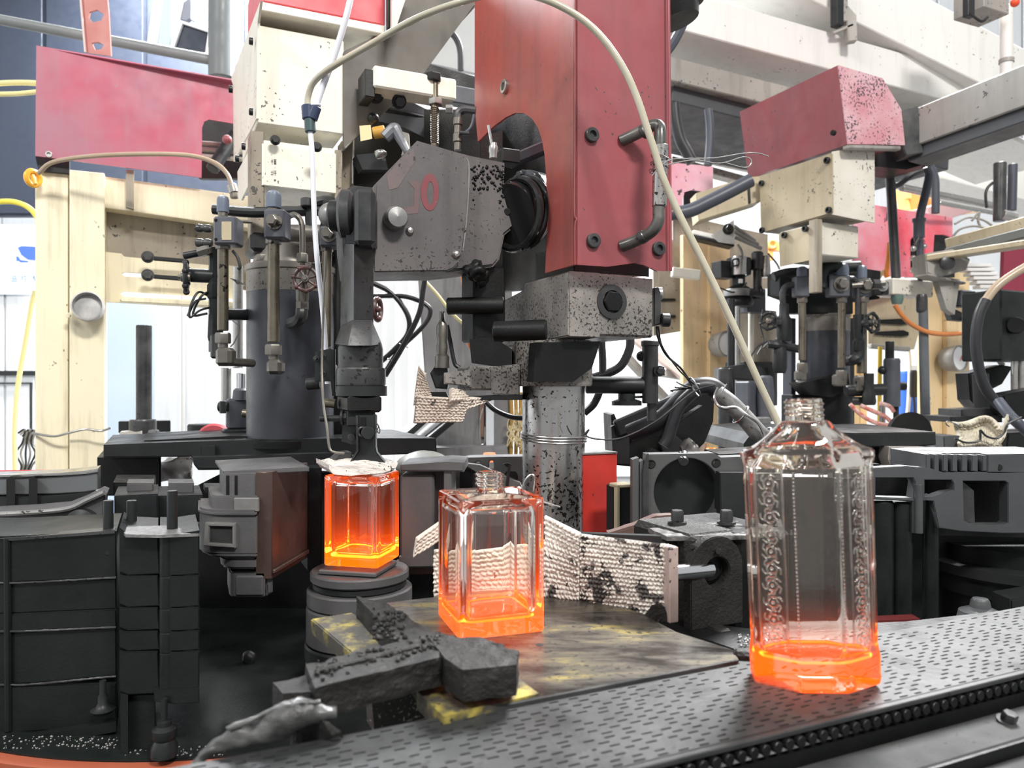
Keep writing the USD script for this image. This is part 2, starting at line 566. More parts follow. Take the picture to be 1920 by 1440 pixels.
HOSEO = mat('amber_tubing', (0.55, 0.20, 0.06), (0.42, 0.14, 0.05), rough=0.3, scale=20)
HOSEY = mat('cream_yellow_hose', (0.75, 0.68, 0.32), (0.62, 0.55, 0.28), rough=0.4, scale=8)
HOSET = mat('brown_stained_tubing', (0.42, 0.33, 0.24), (0.30, 0.22, 0.15), rough=0.3, scale=10)
WIRE = plain('steel_wire', (0.42, 0.41, 0.40), 0.3, 1.0)
DARKHOLE = plain('hole_dark', (0.006, 0.006, 0.006), 0.8)
WHITEW = mat('white_wall_panel', (0.80, 0.82, 0.84), (0.74, 0.76, 0.78), dirt=(0.45, 0.45, 0.45), patch=0.6, streak=0.2, rough=0.6, scale=1.2)
BLUEW = mat('pale_blue_panel', (0.60, 0.71, 0.88), (0.54, 0.65, 0.82), patch=0.5, rough=0.6, scale=1.2)
NAVYW = mat('dark_blue_wall', (0.028, 0.037, 0.060), (0.020, 0.026, 0.044), patch=0.7, rough=0.6, scale=1.0)
CONCRETE = mat('oily_floor', (0.16, 0.16, 0.155), (0.09, 0.09, 0.09), patch=0.9, rough=0.5, scale=1.5)
# ================================================================== the hall
def beam(a, b, h, w, bev=0.003, up=Z):
    """A straight bar from a to b: a-b is its near upper edge, h its height downwards, w its width away from the lens."""
    a, b = np.asarray(a, float), np.asarray(b, float)
    e = b - a
    side = np.cross(up, e)
    side /= np.linalg.norm(side)
    if side[1] < 0:
        side = -side
    dn = np.cross(e, side)
    dn /= np.linalg.norm(dn)
    if dn[2] > 0:
        dn = -dn
    return obox(a, e, side * w, dn * h, bev)


S('floor', obox((-6, -3, -0.06), X * 14, Y * 12.4, Z * 0.06, 0), CONCRETE, smooth=False)

wb = S('wall_back', obox((-6, 9.06, 0), X * 14, Y * 0.1, Z * 6.2, 0), WHITEW, smooth=False)
for k in range(14):
    A('panel', obox((-6 + k * 1.0 + 0.01, 9.02, 0.02), X * 0.98, Y * 0.035, Z * 6.1, 0.012), WHITEW, wb)
wl = S('wall_left', obox((-6.1, -3, 0), X * 0.1, Y * 12.1, Z * 6.2, 0), WHITEW, smooth=False)

# dark blue upper partition and pale panels under it, behind the left frame
D = 5.2
dw = S('wall_partition', obox(P(-260, 405, D), X * M(820, D), Y * 0.06, Z * M(760, D), 0.004), NAVYW)
for k, (x0, x1) in enumerate([(-255, -110), (-105, 81), (86, 270), (275, 460), (465, 555)]):
    A('panel', obox(P(x0, 400, D - 0.014), X * M(x1 - x0 - 3, D), Y * 0.012, Z * M(750, D), 0.004), NAVYW, dw)
lw = S('wall_partition_lower', obox(P(-260, 1080, D + 0.02), X * M(470, D), Y * 0.05, Z * M(650, D), 0.004), WHITEW)
for k, (x0, x1) in enumerate([(-250, -98), (-94, 8), (11, 66), (69, 200)]):
    A('panel', obox(P(x0, 1075, D), X * M(x1 - x0 - 2, D), Y * 0.018, Z * M(640, D), 0.004), WHITEW, lw)
A('panel_rail', [obox(P(-200, 704, D - 0.03), X * M(270, D), Y * 0.03, Z * M(9, D)), obox(P(-200, 720, D - 0.03), X * M(258, D), Y * 0.012, Z * M(3, D)),
                 obox(P(55, 830, D - 0.03), X * M(4, D), Y * 0.012, Z * M(112, D))], BLACKP, lw)
S('wall_panel_blue', obox(P(186, 1000, 4.6), X * M(106, 4.6), Y * 0.04, Z * M(470, 4.6), 0.003), BLUEW)
wp = S('wall_panel_white', obox(P(292, 1000, 4.5), X * M(46, 4.5), Y * 0.05, Z * M(520, 4.5), 0.004), WHITEW)
wp = S('wall_panel_wide', obox(P(342, 1000, 4.4), X * M(330, 4.4), Y * 0.05, Z * M(560, 4.4), 0.004), WHITEW)
for x in (343, 470, 560):
    A('seam', cyl(P(x, 995, 4.38), P(x, 445, 4.38), 0.012, 8), plain('seam_grey_%d' % x, (0.5, 0.5, 0.5), 0.6), wp)
wp = S('wall_panel_rear', obox(P(690, 1000, 4.2), X * M(270, 4.2), Y * 0.05, Z * M(560, 4.2), 0.004), WHITEW)
for k in range(11):
    A('rib', obox(P(692 + 24 * k, 998, 4.19), X * M(4, 4.2), Y * 0.012, Z * M(555, 4.2), 0.003), WHITEW, wp)

# poster on the pale partition: light sheet with a blue emblem and lettering
T('wall_poster', 'pale wall poster with blue emblem and characters at the far left', 'poster')
A('sheet', obox(P(-60, 552, D - 0.03), X * M(128, D), Y * 0.008, Z * M(130, D), 0.002), plain('poster_sheet', (0.80, 0.85, 0.93), 0.5))
INKB = plain('poster_ink_blue', (0.06, 0.13, 0.45), 0.5)
dp = D - 0.031
A('emblem', prism([(33, 464), (40, 461), (64, 462), (80, 468), (84, 478), (72, 489), (52, 487), (40, 478)], ff(dp), 0.002), INKB)
A('emblem', prism([(30, 480), (35, 481), (38, 487), (52, 489), (54, 492), (38, 492), (35, 489), (31, 490)], ff(dp), 0.002), INKB)


def strokes(rects, x0, y0, s, plane_, t=0.001):
    return J(*[prism([(x0 + a * s, y0 + b_ * s), (x0 + c * s, y0 + b_ * s), (x0 + c * s, y0 + d_ * s), (x0 + a * s, y0 + d_ * s)], plane_, t) for a, b_, c, d_ in rects])


JIAN = [(.05, .05, .12, .4), (.25, 0, .32, .45), (.42, .02, .52, .2), (.5, .12, .95, .2), (.6, .25, .7, .42), (.1, .5, .9, .57), (.1, .5, .17, .95), (.35, .5, .42, .95), (.6, .5, .67, .95), (.83, .5, .9, .95), (0, .92, 1, 1)]
KONG = [(.02, .22, .38, .29), (.18, 0, .25, 1), (.05, .55, .38, .62), (.66, 0, .73, .12), (.45, .14, .97, .21), (.45, .14, .51, .3), (.91, .14, .97, .3), (.55, .25, .6, .45), (.78, .25, .83, .45), (.5, .55, .93, .62), (.68, .55, .74, .95), (.42, .92, 1, 1)]
ZHUAN = [(.05, .12, .95, .19), (.0, .36, 1, .43), (.4, 0, .48, .6), (.3, .58, .85, .65), (.6, .62, .7, .85), (.3, .84, .6, .92)]
for g_, x in ((JIAN, 21), (KONG, 39), (ZHUAN, 58)):
    A('character', strokes(g_, x, 516, 12, ff(dp)), INKB)

# far overhead girders, white, over the right half
def girder(name, label, pts, h, w, m, cat='girder', **k):
    one(name, label, cat, beam(P(*pts[0]), P(*pts[1]), h, w), m)


g = S('trim_1', beam(P(1180, -48, 2.30), P(1930, 168, 2.95), 0.125, 0.30), BEAM, label='long white box girder crossing the upper right')
A('flange', beam(P(1230, 98, 2.36), P(1800, 246, 2.86), 0.075, 0.28), BEAMG, g)
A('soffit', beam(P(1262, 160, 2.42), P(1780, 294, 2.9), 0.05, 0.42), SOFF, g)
g = S('trim_2', beam(P(1420, -170, 2.5), P(2010, 138, 2.9), 0.20, 0.5), BEAM, label='white box girder high in the upper right corner')
A('flange', beam(P(1500, 70, 2.75), P(1990, 292, 3.1), 0.02, 0.4), BEAM, g)
g = S('trim_3', beam(P(1530, 205, 3.4), P(1990, 330, 3.7), 0.16, 0.25), BEAM, label='pale girder behind the dark arm at the right edge')
# hanging bracket with bolts between the girders
T('hanger_bracket', 'grey hanger bracket hooked over the long white girder, upper right', 'bracket')
dg = 2.55
A('plate', prism([(1563, -30), (1590, -30), (1590, 10), (1606, 28), (1608, 75), (1590, 78), (1588, 40), (1563, 38)], ff(dg), 0.03, b=0.002), BEAMG)
A('block', kbox(dg - 0.02, 1570, -20, 45, wu=0.03, wv=0.03), BLACKP)
A('stay', beam(P(1561, 58, dg), P(1600, 42, dg), 0.012, 0.012), BEAMG)
for i, (x0, y0, x1, y1, d_) in enumerate([(1410, -30, 1430, 8, 3.2), (1600, 62, 1680, 40, 3.4), (1640, 92, 1720, 62, 3.5), (1690, 118, 1760, 84, 3.6), (1440, 20, 1560, 60, 3.3)]):
    one('roof_purlin', ['grey roof purlin end above the long white girder, leftmost', 'thin roof purlin right of the hanger bracket', 'thin roof purlin, second right of the hanger bracket',
                        'thin roof purlin, third right of the hanger bracket', 'dark strut left of the hanger bracket'][i], 'purlin',
        beam(P(x0, y0, d_), P(x1, y1, d_ + .3), 0.04, 0.04), BEAMG)
# upright pipe at the top right and the red and black fitting box beside it
T('upright_pipe', 'pale upright pipe in front of the girders near the top right corner', 'pipe')
A('tube', cyl(P(1887, 12, 2.45), P(1887, 190, 2.45), M(11, 2.45)), BEAM)
A('flange', lathe(P(1887, 118, 2.45), Z, [(M(13, 2.45), 0), (M(13, 2.45), .012)]), BEAMG)
T('junction_box', 'grey junction box with a dark hinged plate in the top right corner', 'box')
A('body', kbox(2.35, 1845, -40, 12, wu=0.12, wv=0.1), BEAMG)
A('plate', kbox(2.33, 1816, -30, 28, wu=0.03, wv=0.02), BLACKP)
A('latch', tube([P(1818, 25, 2.33), P(1840, 40, 2.33), P(1852, 32, 2.33)], 0.004), BLACKP)
A('lamp_cap', ball(P(1903, 5, 2.33), M(8, 2.33)), plain('lamp_cap_red', (0.75, 0.08, 0.03), .35))

# orange steel of a far bay seen through the gap
T('far_gantry', 'far orange gantry seen through the bright gap at the right', 'gantry')
OR = plain('gantry_orange', (0.95, 0.38, 0.10), 0.5)
dgn = 6.5
A('rail', beam(P(1700, 350, dgn), P(1870, 300, dgn + 1), 0.22, 0.1), OR)
A('rail', beam(P(1700, 395, dgn), P(1880, 372, dgn + 1), 0.10, 0.1), plain('gantry_pale', (0.95, 0.62, 0.38), .5))
for x in (1752, 1768, 1775, 1700):
    A('post', obox(P(x, 372, dgn), X * M(9, dgn), Y * .05, Z * M(42, dgn)), OR)
A('girder', beam(P(1740, 388, 5.2), P(1890, 345, 5.8), 0.12, 0.1), plain('girder_brown', (.30, .18, .18), .6))
one('orange_hook', 'small orange hook block far behind the tan box of the second station', 'hook', J(obox(P(1441, 470, 5), X * .09, Y * .05, Z * .06), obox(P(1436, 488, 5), X * .05, Y * .05, Z * .09), ring(P(1448, 458, 5), Y, .025, .012)), OR)
# ================================================================== left frame
DF = 1.75
T('frame_post', 'tall cream upright post of the left machine frame, sooty near its foot', 'post')
A('column', kbox(DF, 66, 318, 1020, xr=128, wv=0.09), CREAM)
A('column', kbox(DF + 0.012, 130, 318, 1020, xr=196, wv=0.09), CREAM)
A('weld_nut', cyl(P(128, 591, DF), P(128, 591, DF - .006), .006), CREAM)
A('grip_wire', tube([P(60, 812, DF - .005), P(100, 818, DF - .012), P(128, 812, DF - .012), P(160, 805, DF - .008), P(188, 808, DF), P(206, 803, DF)], 0.0028), WIRE)

T('round_cup', 'round grey metal cup dish fixed on the left cream post', 'cup')
n_ = np.array([.35, -1, .12])
CUPG = mat('cup_grey', (.36, .36, .36), (.50, .49, .47), patch=1.0, rough=.4, scale=40)
A('rim', lathe(P(168, 578, DF + .01), n_, [(M(24, DF), 0), (M(27, DF), .004), (M(27.5, DF), .03), (M(25, DF), .031), (M(24, DF), .012), (0, .010)]), CUPG)
A('dish', lathe(P(168, 578, DF + .01) + n_ * .011, n_, [(M(24, DF), 0), (M(20, DF), .002), (0, .004)]), CUPG)

T('cross_beam', 'cream cross beam with slotted plate between the left post and the blow cylinder', 'beam')
pl = uf(130, DF + .03)
A('top_rail', prism([(130, 322), (470, 368), (470, 428), (130, 380)], pl, .05, b=.001), CREAM)
A('back_plate', prism([(196, 388), (470, 420), (470, 545), (196, 500)], uf(130, DF + .075), .012), CREAMD)
slots = [[(228, 476), (233, 473), (420, 492), (420, 500), (233, 481)], [(228, 513), (233, 510), (420, 522), (420, 530), (233, 518)], [(225, 549), (232, 546), (440, 560), (440, 566), (232, 556)]]
A('slot_plate', prism([(197, 472), (450, 500), (450, 580), (197, 566)], uf(130, DF + .055), .012, holes=slots), CREAM)
A('lip', prism([(224, 556), (455, 567), (455, 577), (224, 566)], uf(130, DF + .03), .03, b=.002), CREAM)
A('rib', prism([(236, 318), (251, 319), (251, 392), (236, 388)], uf(130, DF + .01), .015), CREAMD)
for x, y in ((277, 482), (277, 516)):
    A('bolt', hexbolt(P(x, y, 1.83), -V, M(8, 1.8), .012), IRON)
    A('slot_bar', beam(P(x + 10, y + 2 - 4, 1.84), P(x + 70, y + 7 - 4, 1.87), M(8, 1.85), .008), BLACKP)

T('red_cover', 'big dusty rose red sheet cover with a rounded notch, upper left', 'cover')
pl = uf(68, DF - .03)
A('sheet', prism([(68, 85), (440, 149), (440, 232), (392, 224), (383, 228), (379, 238), (378, 333), (66, 292)], pl, .004), PINK)
A('flange', beam(P(68, 85, DF - .028), P(440, 149, DF + .12), .004, .05), PINK)
A('screw', capscrew(P(92, 290, DF - .03), -V, M(6, DF), .006), STEEL)
A('bracket', prism([(66, 292), (130, 300), (130, 325), (72, 320)], uf(68, DF - .01), .02), BLACKP)

one('amber_clip', 'orange hose clip hanging at the left end of the red cover', 'clip', J(ring(P(62, 334, DF - .03), (1, -.4, 0), M(13, DF), M(5, DF)), cyl(P(58, 322, DF - .03), P(66, 346, DF - .03), M(4, DF))), plain('clip_orange', (.85, .42, .04), .35))
one('brown_hose', 'brown stained tube bowing along the foot of the rose red cover', 'hose',
    ptube([(72, 325, DF - .05), (100, 304, DF - .06), (170, 293, DF - .06), (260, 289, DF - .05), (350, 291, DF - .03), (400, 304, DF - .02), (425, 325, DF - .02), (436, 352, DF - .02)], 4.2), HOSET)
T('hose_end', 'bright hose end fitting at the right end of the brown tube', 'fitting')
A('ferrule', cyl(P(434, 346, DF - .02), P(439, 362, DF - .02), M(9, DF)), STEEL)
A('nut', hexa(P(439, 362, DF - .02), (0.1, 0, -1), M(8, DF), .012), FITTING)

# yellow air hoses at the far left
one('yellow_hose', 'long pale yellow hose hanging down beside the left cream post', 'hose', ptube([(66, 545, 2.0), (60, 570, 2.0), (48, 640, 2.0), (34, 720, 2.0), (28, 800, 2.0), (28, 860, 2.0), (30, 930, 2.0)], 4.6), HOSEY)
one('yellow_hose', 'short bright yellow hose arching behind the left post', 'hose', ptube([(-20, 380, 2.2), (20, 378, 2.2), (48, 386, 2.2), (66, 402, 2.2), (80, 430, 2.2)], 5), plain('hose_bright_yellow', (.80, .68, .08), .4))
one('yellow_hose', 'upper of two cream hoses entering behind the rose red cover', 'hose', ptube([(-30, 158, 2.1), (30, 155, 2.1), (75, 157, 2.1), (100, 165, 2.1)], 5), HOSEY)
one('yellow_hose', 'lower of two cream hoses entering behind the rose red cover', 'hose', ptube([(-30, 177, 2.1), (30, 176, 2.1), (75, 172, 2.1), (100, 172, 2.1)], 4.5), HOSEY)

# behind and above the red cover
one('grey_pipe', 'long horizontal grey pipe above the rose red cover', 'pipe', cyl(P(-90, 20, 2.25), P(405, 114, 2.27), M(9.5, 2.3)), mat('dull_grey_pipe', (.20, .215, .22), (.14, .15, .155), patch=.8, rough=.45))
T('red_strap', 'red perforated strap hanging above the rose red cover', 'strap')
A('strip', prism([(146, -40), (198, -40), (204, 30), (208, 105), (160, 98), (152, 30)], ff(2.0), .006, holes=[[(168, 22), (182, 18), (195, 27), (190, 38), (175, 42), (166, 34)], [(172, 80), (184, 78), (195, 84), (190, 92), (178, 94)], [(165, -20), (180, -24), (190, -15), (178, -8)]]),
  mat('strap_rust_red', (.42, .15, .13), (.50, .25, .22), patch=.8, rough=.5))
A('edge', tube([P(148, -40, 1.995), P(154, 30, 1.995), P(160, 98, 1.995)], .003), plain('strap_edge', (.6, .5, .48), .5))
T('louvre_frame', 'white framed louvre panel standing behind the rose red cover', 'frame')
LW = plain('louvre_white', (.75, .77, .80), .5)
A('stile', prism([(292, -40), (303, -40), (285, 85), (275, 83)], ff(2.6), .03), LW)
A('stile', prism([(312, -40), (322, -40), (318, 90), (296, 88)], ff(2.6), .03), plain('louvre_mint', (.55, .66, .66), .5))
A('stile', prism([(348, -40), (356, -40), (326, 92), (318, 90)], ff(2.6), .02), LW)
A('pane', prism([(333, 42), (340, 38), (392, 55), (388, 102), (322, 92)], ff(2.58), .02), NAVYW)
A('pane_frame', prism([(333, 42), (340, 38), (394, 56), (388, 104), (384, 103), (390, 60), (342, 44), (325, 92), (320, 91)], ff(2.57), .02), LW)
A('pane', prism([(345, 5), (355, -5), (360, 30), (350, 38), (338, 36)], ff(2.6), .02), plain('louvre_grey', (.25, .27, .33), .5))
A('stile', prism([(358, -40), (364, -40), (364, 38), (357, 36)], ff(2.59), .02), LW)
T('dark_duct', 'dark upright duct behind the left end of the cream control box', 'duct')
A('tube', cyl(P(416, -60, 2.25), P(416, 150, 2.25), M(24, 2.25)), mat('duct_slate', (.12, .14, .145), (.16, .18, .18), rough=.5))
A('trim', prism([(433, -60), (439, -60), (437, 148), (432, 140)], ff(2.2), .01), LW)

T('notch_pipes', 'grey pipes and a dark rod seen through the notch of the rose red cover', 'pipes')
for y in (268, 279, 292):
    A('pipe', cyl(P(372, y, 1.95), P(470, y + 8, 2.0), M(4.5, 1.95)), BEAMG)
A('rod', cyl(P(398, 318, 1.92), P(440, 252, 1.98), M(12, 1.95)), BLACKP)
A('red_tip', ball(P(426, 262, 1.9), M(9, 1.9), 2), RED)
A('back_plate', obox(P(372, 335, 2.05), X * M(110, 2.05), Y * .02, Z * M(120, 2.05)), BLACKP)
T('cable_tangle', 'tangle of thin grey and black cables on the floor side of the left post foot', 'cables')
rg = np.random.default_rng(8)
for k in range(6):
    x0 = 34 + 4 * k
    A('cable', ptube([(x0, 812 + 3 * k, 2.05), (x0 + 12, 806, 2.05), (x0 + 8, 830, 2.05), (x0 - 4 + 5 * k, 850, 2.05), (x0 + 6, 874, 2.05), (x0 - 2, 900, 2.05)], 1.8, seg=6), WIRE if k % 2 else RUBBER)
# ================================================================== first blow station: control box
D1 = 1.30
T('control_box', 'large cream control box with small black characters and red lid, above the nearest blow cylinder', 'control box')
A('body', kbox(D1, 482, 46, 230, xr=645, wv=0.26), CREAMB)
A('side_cover', prism([(488, 2), (433, 148), (437, 160), (438, 303), (481, 222), (483, 42)], vf(480, D1 - .004), .004), CREAMB)
A('cap_plate', kbox(D1 - 0.02, 488, 2, 19, xr=722, wv=0.30), CREAMB)
A('lid', kbox(D1 - 0.005, 494, -120, 2, xr=722, wv=0.26), BRED)
A('lid_post', kbox(D1 + 0.05, 727, -120, 52, wu=.012, wv=.012), BLACKP)
A('lower_body', kbox(D1 + 0.012, 492, 262, 348, xr=632, wv=0.2), CREAMB)
A('panel', prism([(491, 268), (631, 288), (631, 363), (491, 347)], uf(491, D1 + .008), .004, b=.001), CREAMB)
A('leg', kbox(D1 + 0.004, 470, 244, 448, xr=496, wv=.05), CREAMD)
A('leg', kbox(D1 + 0.06, 628, 280, 450, xr=642, wv=.04), CREAMD)
A('lower_side_cover', prism([(470, 276), (445, 322), (447, 374), (452, 376), (470, 338)], vf(471, D1 - .002), .004), CREAMB)
for x, y in ((474, 78), (474, 210), (436, 168), (460, 275), (448, 298)):
    A('screw', capscrew(P(x, y, D1 - .0), -U, .006, .006), BLACKP)
for x, y in ((516, 263), (594, 276)):
    A('bolt', hexbolt(P(x, y, D1 + .004), -V, .006, .006), BLACKP)
MU = [(.0, .28, .42, .35), (.18, 0, .25, 1), (.02, .5, .12, .58), (.3, .48, .4, .56), (.48, .12, 1, .18), (.58, 0, .64, .22), (.82, 0, .88, .22), (.55, .28, .93, .33), (.55, .28, .6, .55), (.88, .28, .93, .55), (.55, .4, .93, .45), (.55, .51, .93, .56), (.46, .65, 1, .71), (.7, .56, .76, .8), (.55, .78, .7, .98), (.76, .78, .95, .98)]
KAI = [(.42, .12, .95, .18), (.38, .48, 1, .55), (.52, .15, .58, .98), (.8, .15, .86, 1), (.0, .3, .36, .37), (.15, .05, .22, .8), (.0, .75, .36, .83)]
INK = plain('black_ink', (.03, .03, .03), .5)
A('character', strokes(MU, 508, 298, 10.5, uf(491, D1 + .0075), .0006), INK)
A('character', strokes(KAI, 508, 319, 10.5, uf(491, D1 + .0075), .0006), INK)

T('sheet_boom', 'sooty grey brown diagonal sheet arm running up right of the cream control box', 'arm')
A('web', prism([(645, 96), (735, 52), (735, -60), (930, -60), (890, 8), (800, 130), (700, 232), (645, 276)], uf(645, D1 + .05), .012), mat('arm_soot', (.075, .068, .058), (.14, .125, .105), dirt=(.04, .04, .035), patch=.9, streak=.3, rough=.5, scale=5))
A('flange', beam(P(645, 276, D1 + .05), P(890, 8, D1 + .16), .004, .05), BEAMG)
A('gusset', prism([(735, -60), (780, -60), (745, 45), (735, 52)], uf(735, D1 + .02), .01), CREAMB)
for x, y in ((705, 180), (748, 190)):
    A('bolt', hexbolt(P(x, y, D1 + .045), -Z * .5 - V, .009, .01), BLACKP)

T('stop_bar', 'cream square stop bar with a threaded bolt through its end, beside the red column', 'stop bar')
d_ = 1.30
A('bar', kbox(d_, 701, 121, 162, xr=856, wv=.05, b=.003), CREAMB)
A('end_plate', kbox(d_ + .0, 684, 128, 180, wu=.018, wv=.05), BLACKP)
A('nut', hexa(P(812, 154, d_ + .05), Z, .016, .014), BLACKP)
A('nut', hexa(P(817, 197, d_ + .05), Z, .013, .011), STEEL)
A('stud', J(cyl(P(815, 320, d_ + .05), P(815, 140, d_ + .05), .0068), *[ring(P(815, 204 + 3.4 * k, d_ + .05), (0.08, 0, 1), .0068, .0012, 12, 5) for k in range(20)]), BRASSY)
A('spacer', hexa(P(836, 205, d_ + .05), X, .008, .012), STEEL)

# ------------------------------------------------------------------ blow cylinder and its fittings
DC = 1.36
T('blow_cylinder', 'large blue-black upright blow cylinder with a dirty steel top band, left of centre', 'cylinder')
A('barrel', vl(545, DC, [(79, 826), (79, 552)], 48), NAVY)
A('top_band', vl(545, DC, [(79.5, 552), (79.5, 514), (82, 512), (82, 503), (80, 501)], 48), BANDST)
A('crown', vl(545, DC, [(70, 502), (60, 470), (46, 452), (40, 440)], 32), BANDST)
A('riser', kbox(DC + .02, 622, 440, 826, wu=.022, wv=.03), BLACK)
A('riser', cyl(P(634, 650, DC - .02), P(634, 440, DC - .02), M(5, DC)), BLACKP)
A('yoke', kbox(DC - .06, 470, 432, 470, wu=.15, wv=.10, b=.006), BLACKP)
A('foot', vl(545, DC, [(95, 834), (95, 822), (84, 818)], 40), BLACK)
for k, (x, y) in enumerate(((492, 485), (548, 497), (600, 488))):
    A('bolt', hexbolt(P(x, y + 8, DC - .05), Z, .010, .012), FITTING)
A('port', cyl(P(615, 690, DC - .04), P(585, 700, DC - .02), .016), BLACKP)

DT = 1.24


def sight_tube(label, x, d, cap, block, bolt, tube_y, elbow, out):
    """cap/block/tube_y/elbow: pixel extents of one gas line: muffler cap, slate valve block, brass tube, foot elbow."""
    T('gas_line', label, 'gas line')
    if cap:
        (r, y0, y1) = cap
        A('muffler_cap', vl(x, d, [(r, y1), (r, y0 + r * .7), (r * .85, y0 + r * .25), (r * .5, y0), (0, y0)], 20), CAP)
        A('neck', vl(x, d, [(r * .8, y1 + 8), (r * .8, y1)], 16), FITTING)
    x0, x1, y0, y1 = block
    b_ = A('valve_block', obox(P(x0, y1, d - .02), X * M(x1 - x0, d), Y * .035, Z * M(y1 - y0, d), .003), VALVE)
    if bolt == 'bolt':
        A('bolt', hexbolt(P((x0 + x1) / 2 + 2, (y0 + y1) / 2 - 3, d - .02), -Y, M(10, d), .018), FITTING, b_)
    elif bolt == 'plate':
        A('name_plate', obox(P((x0 + x1) / 2 - 5, (y0 + y1) / 2 + 18, d - .021), X * M(18, d), Y * .001, Z * M(34, d), 0), TAN, b_)
        for yy in (y0 + 7, y1 - 9):
            A('screw', cyl(P(x0 + 6, yy, d - .021), P(x0 + 6, yy, d - .018), M(3, d)), DARKHOLE, b_)
    r, t0, t1 = tube_y
    A('nut', hexa(P(x, t0 + 6, d), Z, M(r * 1.35, d), M(13, d)), FITTING)
    A('tube', cyl(P(x, t1, d), P(x, t0, d), M(r, d), 20), BRASSY)
    A('nut', hexa(P(x, t1 + 24, d), Z, M(r * 1.45, d), M(20, d)), FITTING)
    A('sleeve', vl(x, d, [(r * .9, t1 + 32), (r * .9, t1 + 22)], 16), FITTING)
    e0, e1, e2, e3 = elbow
    e_ = A('elbow', obox(P(e0, e3, d - .014), X * M(e1 - e0, d), Y * .028, Z * M(e3 - e2, d), .005), FITTING)
    if out:
        A('spigot', cyl(P(*out[0]), P(*out[1]), M(8, d), 14), FITTING, e_)


sight_tube('brass gas line with a blue-grey cap and name plate, leftmost at the blow cylinder', 418, 1.20, (11, 367, 398), (399, 442, 406, 458), 'plate', (10, 462, 620), (402, 432, 652, 686), [(430, 678, 1.2), (474, 681, 1.26)])
sight_tube('brass gas line with a bolt in its valve block, in front of the blow cylinder', 513, 1.18, (14, 358, 390), (494, 533, 392, 447), 'bolt', (11, 452, 642), (498, 526, 674, 702), [(518, 690, 1.18), (524, 692, 1.27)])
sight_tube('brass gas line under the steel ball knob, at the right edge of the blow cylinder', 613, 1.20, None, (598, 632, 424, 462), 'bolt', (9, 466, 650), (602, 626, 680, 700), None)

T('ball_knob', 'round grey steel ball knob beside the take-out arm', 'knob')
A('ball', ball(P(620, 403, 1.14), M(23, 1.14), 3), IRONL)
A('stem', cyl(P(640, 405, 1.15), P(665, 405, 1.17), M(8, 1.14)), IRON)


def handwheel(c, axis, R, m, spokes=6, name='handwheel'):
    x, y, a = frame_of(axis)
    w = A(name, ring(c, axis, R, R * .17, 30, 8), m)
    for k in range(spokes):
        t = 2 * math.pi * k / spokes + .3
        e = math.cos(t) * x + math.sin(t) * y
        A('spoke', cyl(np.asarray(c) + e * R * .2, np.asarray(c) + e * R, R * .1, 8), m, w)
        A('lobe', ball(np.asarray(c) + e * R * 1.04, R * .24, 1), m, w)
    A('hub', J(cyl(np.asarray(c) - a * R * .3, np.asarray(c) + a * R * .35, R * .34, 14), hexa(np.asarray(c) + a * R * .3, a, R * .2, R * .25)), FITTING, w)
    return w


WHEELRED = mat('handwheel_dark_red', (.10, .035, .035), (.04, .03, .03), patch=1.0, rough=.4, scale=60)
T('needle_valve', 'needle valve with dark red handwheel on the front of the nearest blow cylinder', 'valve')
dv = 1.22
handwheel(P(573, 523, dv - .03), (0.1, -1, .05), M(21, dv), WHEELRED, 7)
A('body', J(vl(567, dv, [(9, 575), (12, 560), (12, 540), (9, 530), (9, 500)], 16), cyl(P(567, 525, dv), P(573, 523, dv - .03), M(6, dv))), FITTING)
A('supply_tube', tube([P(567, 496, dv), P(567, 440, dv), P(564, 415, dv), P(553, 403, dv), P(540, 408, dv + .02), P(534, 424, dv + .04)], M(5.5, dv)), FITTING)
A('nut', hexa(P(567, 492, dv), Z, M(11, dv), M(17, dv)), FITTING)
A('union', vl(567, dv, [(9, 583), (12, 580), (12, 566), (8, 562)], 6), FITTING)
A('elbow', tube([P(566, 580, dv), P(565, 592, dv), P(558, 602, dv + .02), P(545, 606, dv + .06)], M(11.5, dv)), IRON)

T('manifold_pipe', 'dark manifold pipework behind the valve blocks of the nearest blow cylinder', 'pipework')
dm = 1.28
A('pipe', ptube([(400, 392, dm), (470, 398, dm), (560, 396, dm), (640, 394, dm)], 10), BLACKP)
A('pipe', cyl(P(528, 437, dm), P(604, 437, dm), M(16, dm)), BANDST)
A('elbow', tube([P(585, 440, dm), P(583, 400, dm), P(590, 384, dm), P(615, 378, dm), P(640, 392, dm)], M(11, dm)), BLACKP)
A('collar', cyl(P(576, 388, dm - .01), P(576, 372, dm - .01), M(12, dm)), IRON)
A('pipe', tube([P(443, 415, 1.21), P(470, 416, 1.24)], M(3.5, 1.2)), FITTING)
A('flange', kbox(dm - .03, 606, 372, 430, wu=.03, wv=.03, b=.004), BLACKP)

T('valve_cluster', 'cluster of black fittings and a handwheel left of the leftmost brass gas line', 'valve')
dq = 1.27
A('pipe', ptube([(404, 465, dq), (404, 560, dq), (404, 660, dq)], 12), BLACKP)
A('union', vl(404, dq, [(14, 560), (16, 556), (16, 536), (12, 530)], 8), BLACKP)
A('union', vl(404, dq, [(13, 640), (15, 632), (13, 590)], 8), BLACKP)
A('tee', cyl(P(350, 516, dq), P(405, 518, dq), M(13, dq)), BLACKP)
A('pipe', cyl(P(405, 590, dq), P(470, 590, dq + .06), M(11, dq)), BLACKP)
A('block', obox(P(392, 600, dq), X * M(26, dq), Y * .03, Z * M(30, dq), .003), BLACKP)
A('block', obox(P(393, 672, dq - .02), X * M(22, dq), Y * .03, Z * M(45, dq), .003), IRON)
handwheel(P(349, 520, dq - .01), (-1, -.35, 0), M(26, dq), BLACKP, 6)
